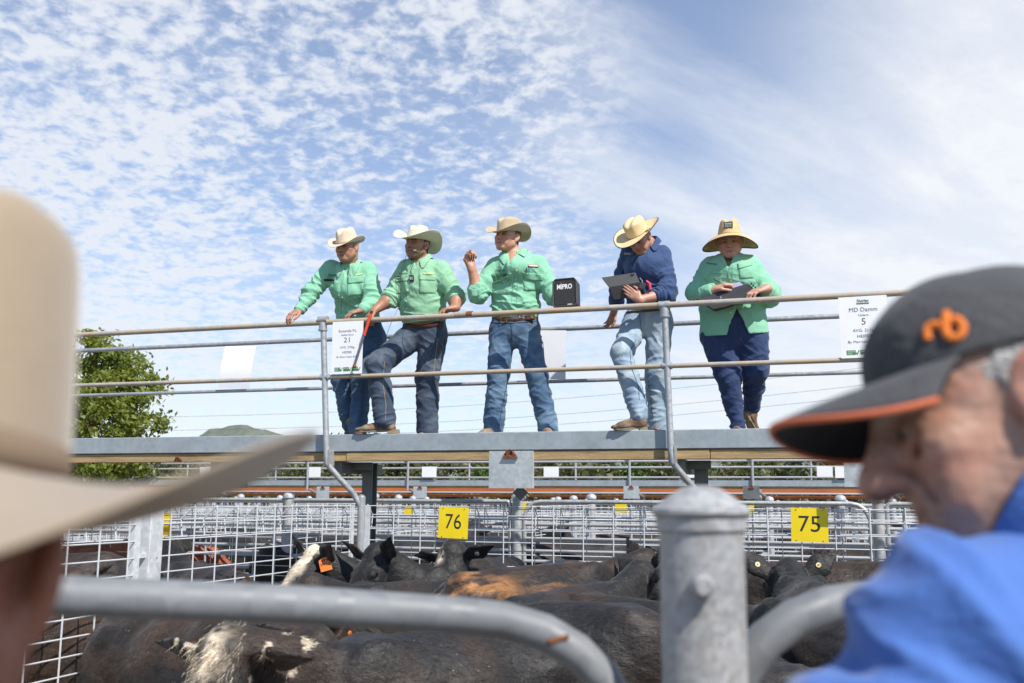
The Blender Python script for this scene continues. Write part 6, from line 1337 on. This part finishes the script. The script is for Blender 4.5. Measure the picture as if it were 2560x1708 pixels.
# --- pens beyond the 76 and 75 fence
G3 = 'cattle beyond the numbered fence'
for i, (src, x, y, hx_, hy_, sc, lab) in enumerate(((cG, .15, 10.9, .9, -.4, 1.05, 'black cow beyond the mesh right of sign 76'), (cF, 1.1, 10.6, .95, .2, 1.08, 'black back with green smear beyond the middle mesh'), (cC, 3.0, 10.0, -.95, .3, 1.08, 'black back beyond the mesh below sign 75'), (cK, 4.0, 10.2, .3, .95, 1.04, 'black cow facing away beyond the mesh right of sign 75'), (cC, -1.6, 11.2, .9, .2, 1.06, 'black back seen through the receding mesh panel'), (cF, -2.6, 12.6, -.8, .5, 1.06, 'black back deeper behind the receding mesh panel'), (cE, -.7, 12.4, .7, .7, 1.04, 'white polled cow deeper beyond sign 76'), (cL, 2.0, 13.2, .9, .3, 1.0, 'brownish back in the second pen beyond the middle mesh'), (cG, 5.4, 12.6, -.9, -.2, 1.05, 'black cow in the second pen at far right'), (cC, .6, 15.5, .9, .2, 1.05, 'small distant black back beyond the middle pens'), (cF, -3.9, 15.2, .9, -.2, 1.05, 'small distant black back beyond the left pens'), (cL, 4.4, 16.2, -.9, .2, 1.0, 'small distant brownish back beyond the right pens'))):
    dup(src, (x, y), (hx_, hy_), lab, G3, sc)
# ------------------------------------------------------------------ foreground: gates, gate post
def arc(c, a, b, n):  # quarter bend from direction a to b about centre c
    return [c + a * math.cos(i / n * math.pi / 2) + b * math.sin(i / n * math.pi / 2) for i in range(n + 1)]
YG = 1.38
G_gate = galv('gate_pipe_steel', (.195, .203, .212), .12, .55, (.24, .20, .15), .62, .9, 9.0)
# left gate: top pipe runs in from the left and bends down before the post
gl = [at(60, 1486, 1.22), at(700, 1510, 1.30), at(1150, 1538, YG)]
pts = [gl[0]] + [gl[0].lerp(gl[1], i / 4) for i in range(1, 4)] + [gl[1].lerp(gl[2], i / 4) for i in range(5)]
for (x, y) in ((1260, 1551), (1360, 1580), (1440, 1628), (1505, 1690), (1545, 1760), (1565, 1840), (1572, 1960), (1575, 2400)): pts.append(at(x, y, YG))
t = thing('yard_gate', V3((gl[2].x, gl[2].y, 0)), 'rounded galvanised pipe gate crossing the foreground at left', 'gate')
mb = MB(); mb.tube(pts, .0242, 20); obj('gate_frame', mb, G_gate, t)
for z in (1.18, .85, .5): rod('gate_rail', unit_cyl(14, G_gate), t, gl[0] * 1 + V3((0, 0, z - gl[0].z)), V3((pts[-1].x, pts[-1].y, z)), .02)
c = at(1395, 1598, YG - .0245); mb = MB(); mb.box(c, (.03, .004, .006), Matrix.Rotation(-.25, 3, 'Y'), .0015); obj('weld_scar', mb, M_rust, t)
pts = [at(2330, 1492, 1.42), at(2180, 1500, 1.42), at(2080, 1512, 1.41), at(1990, 1545, 1.40), at(1915, 1600, 1.40), at(1862, 1665, 1.40), at(1825, 1740, 1.40), at(1805, 1830, 1.40), at(1800, 1960, 1.40), at(1798, 2400, 1.40)]
t = thing('yard_gate', V3((pts[-1].x, pts[-1].y, 0)), 'rounded galvanised pipe gate rising right of the big post', 'gate')
mb = MB(); mb.tube([pts[0] + V3((1.6, .12, .0))] + pts, .0265, 20); obj('gate_frame', mb, G_gate, t)
for z in (1.15, .85, .5): rod('gate_rail', unit_cyl(14, G_gate), t, V3((pts[-1].x, pts[-1].y, z)), V3((pts[0].x + 1.6, pts[0].y + .1, z)), .02)
# post between them with its cap, collar and bolt
pc = at(1755, 1400, 1.30); pc.z = 0
_t = at(1755, 1218, 1.30).z; _b = at(1755, 1285, 1.30).z; rad = .0535
t = thing('gate_post', pc, 'thick galvanised gate post with domed cap and bolt in the foreground', 'post')
mb = MB(); mb.lathe(pc, [(rad, 0), (rad, _b - .005)], 32); obj('post_tube', mb, G_post, t)
zb0 = at(1755, 1330, 1.30).z
mb = MB(); mb.lathe(pc, [(rad + .0006, zb0), (rad + .004, zb0 + .003), (rad + .004, zb0 + .017), (rad + .003, _b - .006), (rad + .006, _b - .003), (rad + .009, _b + .001), (rad + .0085, _b + .006), (rad - .004, _b + .016), (rad - .020, _t - .007), (rad - .030, _t - .001), (.012, _t + .002), (.002, _t + .002)], 36); obj('domed_cap', mb, G_post, t)
mb = MB(); d = V3((0, -1, 0)); a = at(1753, 1464, 1.30 - rad); mb.lathe(a + d * .012, [(.002, -.009), (.010, -.0085), (.0135, -.004), (.0145, .004), (.0145, .012)], 18, V3((0, 1, 0)).rotation_difference(V3((0, 0, 1))).to_matrix().inverted() if False else Matrix.Rotation(-math.pi / 2, 3, 'X')); obj('bolt_head', mb, G_post, t)
# ------------------------------------------------------------------ foreground: man in the cap (right)
M_blue = cloth('royal_blue_cotton', (.060, .140, .40), .08, 0, None, .8, .25, .2)
M_cap = cloth('charcoal_cap_twill', (.065, .066, .07), .08, .2, None, .9); M_capu = cloth('cap_underside', (.012, .012, .014), .05, .1, None, .9); M_pip = pm('orange_piping', (.62, .15, .06), .7, 0, .1, 60); M_emb = pm('orange_embroidery', (.85, .22, .025), .65, 0, .15, 300, .4, 600)
YC = .89; hk = 1.0
_pt = math.radians(-15.5); hC = Head((0, 0, 0), V3((-.985 * math.cos(_pt), .17 * math.cos(_pt), math.sin(_pt))), .20, hk)
hc_ = at(2164, 1232, YC) - hC.p(0, .133, -.036); hC.c = hc_          # the nose tip fixes the head
rootC = thing('person', V3((hc_.x + .1, hc_.y, 0)), 'grey haired man in royal blue shirt and charcoal cap close at right', 'person')
lo, hi = bb([hC.p(x, y, z) for x in (-.12, .12) for y in (-.14, .15) for z in (-.2, .15)], .02); 
bodyC = dict(neck=hc_ + V3((.130, .0, -.185)), sh1=hc_ + V3((.10, -.16, -.27)), sh2=hc_ + V3((.20, .24, -.29)))
lo = np.minimum(lo, np.array(hc_) + np.array((-.2, -.3, -.45))); hi = np.maximum(hi, np.array(hc_) + np.array((.4, .4, .05))); S = SDF(lo, hi, .0035)
head_sdf(S, hC, 1.0, 1.0, 1.22, True, 1.1); S.cone(hC.p(0, .096, .014), hC.p(0, .122, -.030), .0085, .0125, .012); S.ell(hC.p(0, .123, -.035), (.0125, .0115, .011), .01)
S.cone(hC.p(0, -.03, -.07), bodyC['neck'], .058, .066, .03); S.cone(hC.p(0, .04, -.085), bodyC['neck'] + V3((-.06, 0, .04)), .035, .05, .03); S.cone(bodyC['neck'], bodyC['neck'] + V3((.02, .02, -.2)), .07, .13, .05)
for sx_ in (-1, 1):
    S.cone(hC.p(sx_ * .022, .092, -.030), hC.p(sx_ * .036, .084, -.062), .004, .004, .008, op='s'); S.ell(hC.p(sx_ * .040, .080, -.020), [.010, .010, .006], .012, op='s')
S.cone(bodyC['neck'] + V3((.02, .02, -.2)), bodyC['neck'] + V3((.03, .03, -.9)), .13, .14, .06)
v, q = S.net(); v = relax(v, q, 1, .4); cols = skin_cols(v, hC, (.42, .245, .175), .25, (.30, .24, .18), .7)
d_ = (v - np.array(hC.c)) / hk; x_ = d_ @ np.array(hC.X); y_ = d_ @ np.array(hC.Y); z_ = d_ @ np.array(hC.Z)
blot = np.clip((fbm(v * 45, 3) - .45) * 3, 0, 1)[:, None] * .6; cols = cols * (1 - blot) + cols * np.array([1.02, .72, .68]) * blot; blot = np.clip((fbm(v * 90 + 9, 3) - .5) * 4, 0, 1)[:, None] * .4; cols = cols * (1 - blot) + cols * .72 * blot
ear_m = np.clip((np.abs(x_) - .078) / .01, 0, 1)[:, None] * .7; cols = cols * (1 - ear_m) + np.array([.56, .20, .14]) * ear_m
n_ = normals(v, q); v = v + n_ * ((fbm(v * 120, 3) - .5) * .0022 + (fbm(v * np.array([60, 60, 160]), 2) - .5) * .002)[:, None]; np_obj('body', v, q, M_skin, rootC, cols)
for sx_ in (-1, 1):
    mb = MB(); ec = hC.p(sx_ * .0315, .0815, .002); mb.lathe(ec, [(.002, -.0128), (.0088, -.0095), (.0128, 0), (.0088, .0095), (.002, .0128)], 12, hC.R()); eo = obj('eye', mb, M_eyew, rootC); g_ = nrm(hC.Y - hC.Z * .4); mb = MB(); mb.tube([ec + g_ * .0115, ec + g_ * .0142], [.0058, .0045], 10); obj('iris', mb, M_iris, eo)
# grey hair: strands combed back below the cap
hs = hair_shell(rootC, hC, H_grey, -.055, .012, .002)
def strands(par, h, mat, n, seed, name='hair_strands', zr=(-.03, .035), yr=(-.10, .045)):
    rs = np.random.RandomState(seed); fv = []
    for i in range(n):
        sx_ = rs.choice((-1, 1)); y = rs.uniform(*yr); z = rs.uniform(*zr) - .25 * max(0, y) * 1.0
        q_ = math.sqrt(max(0, 1 - ((y + .016) / .103) ** 2 - ((z - .042) / .09) ** 2)); x = sx_ * (.0795 * q_ + .004)
        a = h.p(x, y, z); dr = (-h.Y * .9 - h.Z * rs.uniform(.1, .7) + h.X * sx_ * rs.uniform(.0, .25)).normalized(); L_ = rs.uniform(.02, .045); s_ = h.Z * .0007
        fv += [a - s_, a + s_, a + dr * L_]
    A = np.array([tuple(p) for p in fv]); o = np_obj(name, A, np.arange(len(A)).reshape(-1, 3), mat, par); return tag(o, kind='stuff')
H_silv = hair_mat('silver_hair', (.52, .50, .47)); strands(rootC, hC, H_silv, 2600, 3)
# cap: six panels, button, curved peak with orange edge
def cap(par, h):
    R = h.R() @ Matrix.Rotation(math.radians(1), 3, 'X'); o = h.p(0, -.007, .037); rows = []; N = 48; a_, b_, Hc = .0875, .110, .093
    f = lambda p: o + (R @ V3(p)) * h.k
    for i in range(13):
        t = i / 12; el_ = t * math.pi / 2; r_ = math.cos(el_) ** .82; z = Hc * math.sin(el_) ** .92; rr = []
        for j in range(N):
            a = 2 * math.pi * j / N; gr = 1 - .012 * math.exp(-((((a * 6 / (2 * math.pi)) % 1) - .5) / .09) ** 2) * (t < .97); y = math.cos(a) * b_ * max(r_, .02) * gr * (1 - .24 * (lambda q: q * q * (3 - 2 * q))(min(1, max(0, (t - .2) / .6))) * max(0, math.cos(a))); x = math.sin(a) * a_ * max(r_, .02) * gr; zz = z + (.012 * max(0, math.cos(a)) * math.sin(el_ * 2)); rr.append(f((x, y, zz)))
        rows.append(rr)
    mb = MB(); mb.grid(rows, True); n0 = len(mb.v); mb.add([f((0, 0, Hc + .001))], []); mb.f += [((len(rows) - 1) * N + k_, (len(rows) - 1) * N + (k_ + 1) % N, n0) for k_ in range(N)]
    co = obj('cap', mb, M_cap, par, sharp=None); md = co.modifiers.new('s', 'SOLIDIFY'); md.thickness = .003; sb = co.modifiers.new('d', 'SUBSURF'); sb.levels = sb.render_levels = 1
    mb = MB(); mb.lathe(f((0, 0, Hc + .001)), [(.009, 0), (.009, .003), (.005, .006), (.001, .007)], 12, R); obj('top_button', mb, M_cap, co)
    def peak(u, w_):   # u across -1..1, w_ outward 0..1
        a = u * 1.18; base = V3((math.sin(a) * a_ * 1.0, math.cos(a) * b_ * 1.0, .004)); L_ = .086 * (math.cos(u * 1.45) ** .55 if abs(u) < 1 else .25) + .004; d = V3((math.sin(a) * .42, 1.0, 0)).normalized(); p = base + d * (L_ * w_); p.z += -.028 * (abs(p.x) / .085) ** 2 * (.35 + .65 * w_) - .008 * w_ * w_ + .006; return p
    U = [-.985 + 1.97 * i / 24 for i in range(25)]
    mb = MB(); mb.grid([[f(peak(u, w_ / 8)) for u in U] for w_ in range(9)]); po = obj('peak_top', mb, M_cap, co, sharp=None); md = po.modifiers.new('s', 'SOLIDIFY'); md.thickness = .0018; md.offset = 0
    mb = MB(); mb.grid([[f(peak(u, w_ / 8) - V3((0, 0, .004))) for u in U] for w_ in range(9)]); pu_ = obj('peak_underside', mb, M_capu, co, sharp=None); md = pu_.modifiers.new('s', 'SOLIDIFY'); md.thickness = .002; md.offset = 0
    mb = MB(); mb.tube([f(peak(u, 1.0) - V3((0, 0, .002))) for u in U], .0032, 8); obj('orange_edge', mb, M_pip, co)
    return co, f
capo, fC = cap(rootC, hC)
# embroidered letters r and b on the side of the cap
bvc = bvh_of(capo)
def stitch(pts, name, r):
    P = []
    for x, y in pts:
        hh = cast(bvc, x, y)
        if hh: P.append(hh[0] + hh[1] * .001)
    if len(P) > 1: mb = MB(); mb.tube(P, r, 8, True); obj(name, mb, M_emb, capo)
def circ(cx, cy, r, a0, a1, n=14): return [(cx + r * math.cos(math.radians(a0 + (a1 - a0) * i / n)), cy + r * 1.08 * math.sin(math.radians(a0 + (a1 - a0) * i / n))) for i in range(n + 1)]
stitch([(2320, 850), (2318, 832), (2322, 818), (2332, 812), (2343, 812), (2352, 816)], 'letter_r', .0036)
stitch([(2366, 780), (2364, 800), (2362, 822)], 'letter_b', .0036); stitch(circ(2386, 822, 22, 0, 360, 22), 'letter_b', .0036)
# shirt: collar standing up round the neck, sloping shoulder and back
ck = at(2548, 1152, hc_.y - .076) + V3((0, .076, 0)) - nrm(V3((-.70, .04, .71))) * .052; nk = bodyC['neck']; lo, hi = bb([nk + V3((-.50, -.40, -.75)), nk + V3((.55, .55, .12))], .0); S = SDF(lo, hi, .0072)
s1_ = at(2410, 1620, .80); s2_ = nk + V3((.12, .24, -.10)); el1 = at(2150, 1960, .76)
S.cone(ck + V3((.025, .0, -.02)), nk + V3((.0, .01, -.06)), .072, .105, .05); S.cone(nk + V3((.02, -.02, -.09)), s1_, .080, .072, .06); S.cone(nk + V3((.02, .0, -.11)), s2_, .085, .075, .07)
S.cone(s1_, el1, .075, .066, .05); S.cone(s2_, s2_ + V3((.05, .05, -.4)), .08, .07, .04)
S.cone(nk + V3((.08, .04, -.18)), nk + V3((.08, .06, -.62)), .155, .17, .08, .85, (0, 1, 0)); S.cone(nk + V3((.16, .0, -.12)), nk + V3((.20, .02, -.5)), .11, .13, .08)
S.cone(ck, ck + V3((-.12, 0, .12)), .064, .075, .004, op='s')
v, q = S.net(); v = relax(v, q, 6, .5); n = normals(v, q)
v = folds(v, n, [(s1_, .14, (.5, .1, .85), .06, .016), (s1_.lerp(el1, .5), .16, (.75, 0, .65), .055, .020), (el1, .16, (.4, 0, .9), .05, .02), (nk + V3((.08, -.12, -.2)), .18, (.8, .2, .55), .07, .014), (nk + V3((.18, -.1, -.3)), .2, (.6, 0, -.8), .06, .016)], 4, .003); shC = np_obj('shirt', v, q, M_blue, rootC)
# the stand and fall of the collar
cr_ = []; Zc = nrm(V3((-.70, .04, .71))); Yc = nrm(V3((-.95, .1, 0))); Yc = (Yc - Zc * Yc.dot(Zc)).normalized(); Xc = Zc.cross(Yc)
rows = [[], [], [], [], []]
for i in range(33):
    a = .75 + (2 * math.pi - 1.5) * i / 32; fr_ = max(0, math.cos(a)); e = max(0, 1 - (min(a, 2 * math.pi - a) - .75) / .9); dv = Xc * (math.sin(a) * .076) + Yc * (math.cos(a) * .080); b_ = ck + Zc * (-.012 - .03 * e ** 1.5)
    rows[0].append(b_ + dv); rows[1].append(b_ + dv * 1.01 + Zc * .052); rows[2].append(b_ + dv * 1.07 + Zc * .057); rows[3].append(b_ + dv * (1.24 + .08 * e) + Zc * (.022 - .02 * e)); rows[4].append(b_ + dv * (1.42 + .25 * e) + Zc * (-.018 - .04 * e))
mb = MB(); mb.grid(rows); co_ = obj('collar', mb, M_blue, shC, sharp=None); md = co_.modifiers.new('s', 'SOLIDIFY'); md.thickness = .003; md.offset = 0; sb = co_.modifiers.new('d', 'SUBSURF'); sb.levels = sb.render_levels = 1
# trousers and boots keep the man standing on the ground
def stand(par, x, y, zhip, face_, jean, w_=.09):
    f = V3(face_).normalized(); sd_ = V3((-f.y, f.x, 0)); lo, hi = bb([V3((x, y, 0)), V3((x, y, zhip + .1))], .0); lo = np.array((x - .35, y - .35, 0.0)); hi = np.array((x + .35, y + .35, zhip + .25)); S = SDF(lo, hi, .014); S.ell((x, y, zhip), (.19, .15, .16), .05)
    for s_ in (-1, 1): b = V3((x, y, 0)) + sd_ * (s_ * w_); S.chain([b + ZU * zhip, b + ZU * .5 + f * .02, b + ZU * .09], [.10, .075, .07], .03)
    v, q = S.net(); np_obj('trousers', v, q, jean, par)
    for s_ in (-1, 1): boot(par, V3((x, y, .10)) + sd_ * (s_ * w_), f, M_boot, M_sole)
S = None; stand(rootC, nk.x + .08, nk.y + .05, .95, (-.9, .3, 0), C_jeand)
S2 = SDF((nk.x - .2, nk.y - .25, .85), (nk.x + .4, nk.y + .35, 1.25), .014); S2.cone(nk + V3((.06, .04, -.5)), V3((nk.x + .07, nk.y + .05, .95)), .185, .19, .03, .8, (0, 1, 0)); v, q = S2.net(); np_obj('shirt_tail', v, q, M_blue, rootC)
# ------------------------------------------------------------------ foreground: man in the tan hat (left)
M_tan = pm('tan_hat_felt', (.29, .225, .155), .9, 0, .08, 9, .15, 160, (.23, .175, .12), 5, .5, .8, sheen=.3); M_tanb = pm('tan_hat_band', (.19, .135, .09), .85)
YL = .56
hl_ = at(-245, 1405, YL); hL = Head(hl_, V3((-.25, .95, -.12)), .02, .90)
rootL = thing('person', V3((hl_.x, hl_.y + .05, 0)), 'man in a big tan felt hat close at left, back of the head', 'person')
lo, hi = bb([hL.p(x, y, z) for x in (-.12, .12) for y in (-.16, .15) for z in (-.3, .15)], .04); lo[2] -= .1; S = SDF(lo, hi, .0045); head_sdf(S, hL); nl = hl_ + V3((.0, -.03, -.24)); S.cone(hL.p(0, -.03, -.06), nl, .064, .07, .03); S.cone(nl, nl + V3((0, 0, -.12)), .075, .15, .06)
v, q = S.net(); cols = skin_cols(v, hL, (.30, .125, .085), 0, (.1, .07, .05), .6); np_obj('body', v, q, M_skin, rootL, cols)
hair_shell(rootL, hL, H_brown, -.01, .015, .001)
hat(rootL, hL, M_tan, M_tanb, (.084, .112, .172), (.165, .120), .066, .0, .02, (.02, -.06), z0=.050, y0=-.004, side_in=.02, topr=.80, bandh=.026, pinch=.25, bdip=.060, droop=.016, cexp=3.0)
S = SDF((nl.x - .32, nl.y - .28, .8), (nl.x + .32, nl.y + .28, nl.z + .06), .012); S.cone(nl + V3((-.18, 0, -.13)), nl + V3((.18, 0, -.13)), .075, .075, .05); S.cone(nl + V3((0, 0, -.08)), nl + V3((0, 0, -.55)), .15, .17, .08, 1.2, (0, 1, 0)); S.cone(nl + V3((0, 0, -.02)), nl + V3((0, 0, -.1)), .085, .1, .04)
for s_ in (-1, 1): S.cone(nl + V3((s_ * .19, 0, -.14)), nl + V3((s_ * .23, .03, -.42)), .07, .058, .04)
v, q = S.net(); np_obj('shirt', v, q, C_jeanl, rootL); stand(rootL, nl.x, nl.y, .93, (-.25, .95, 0), C_jeand)
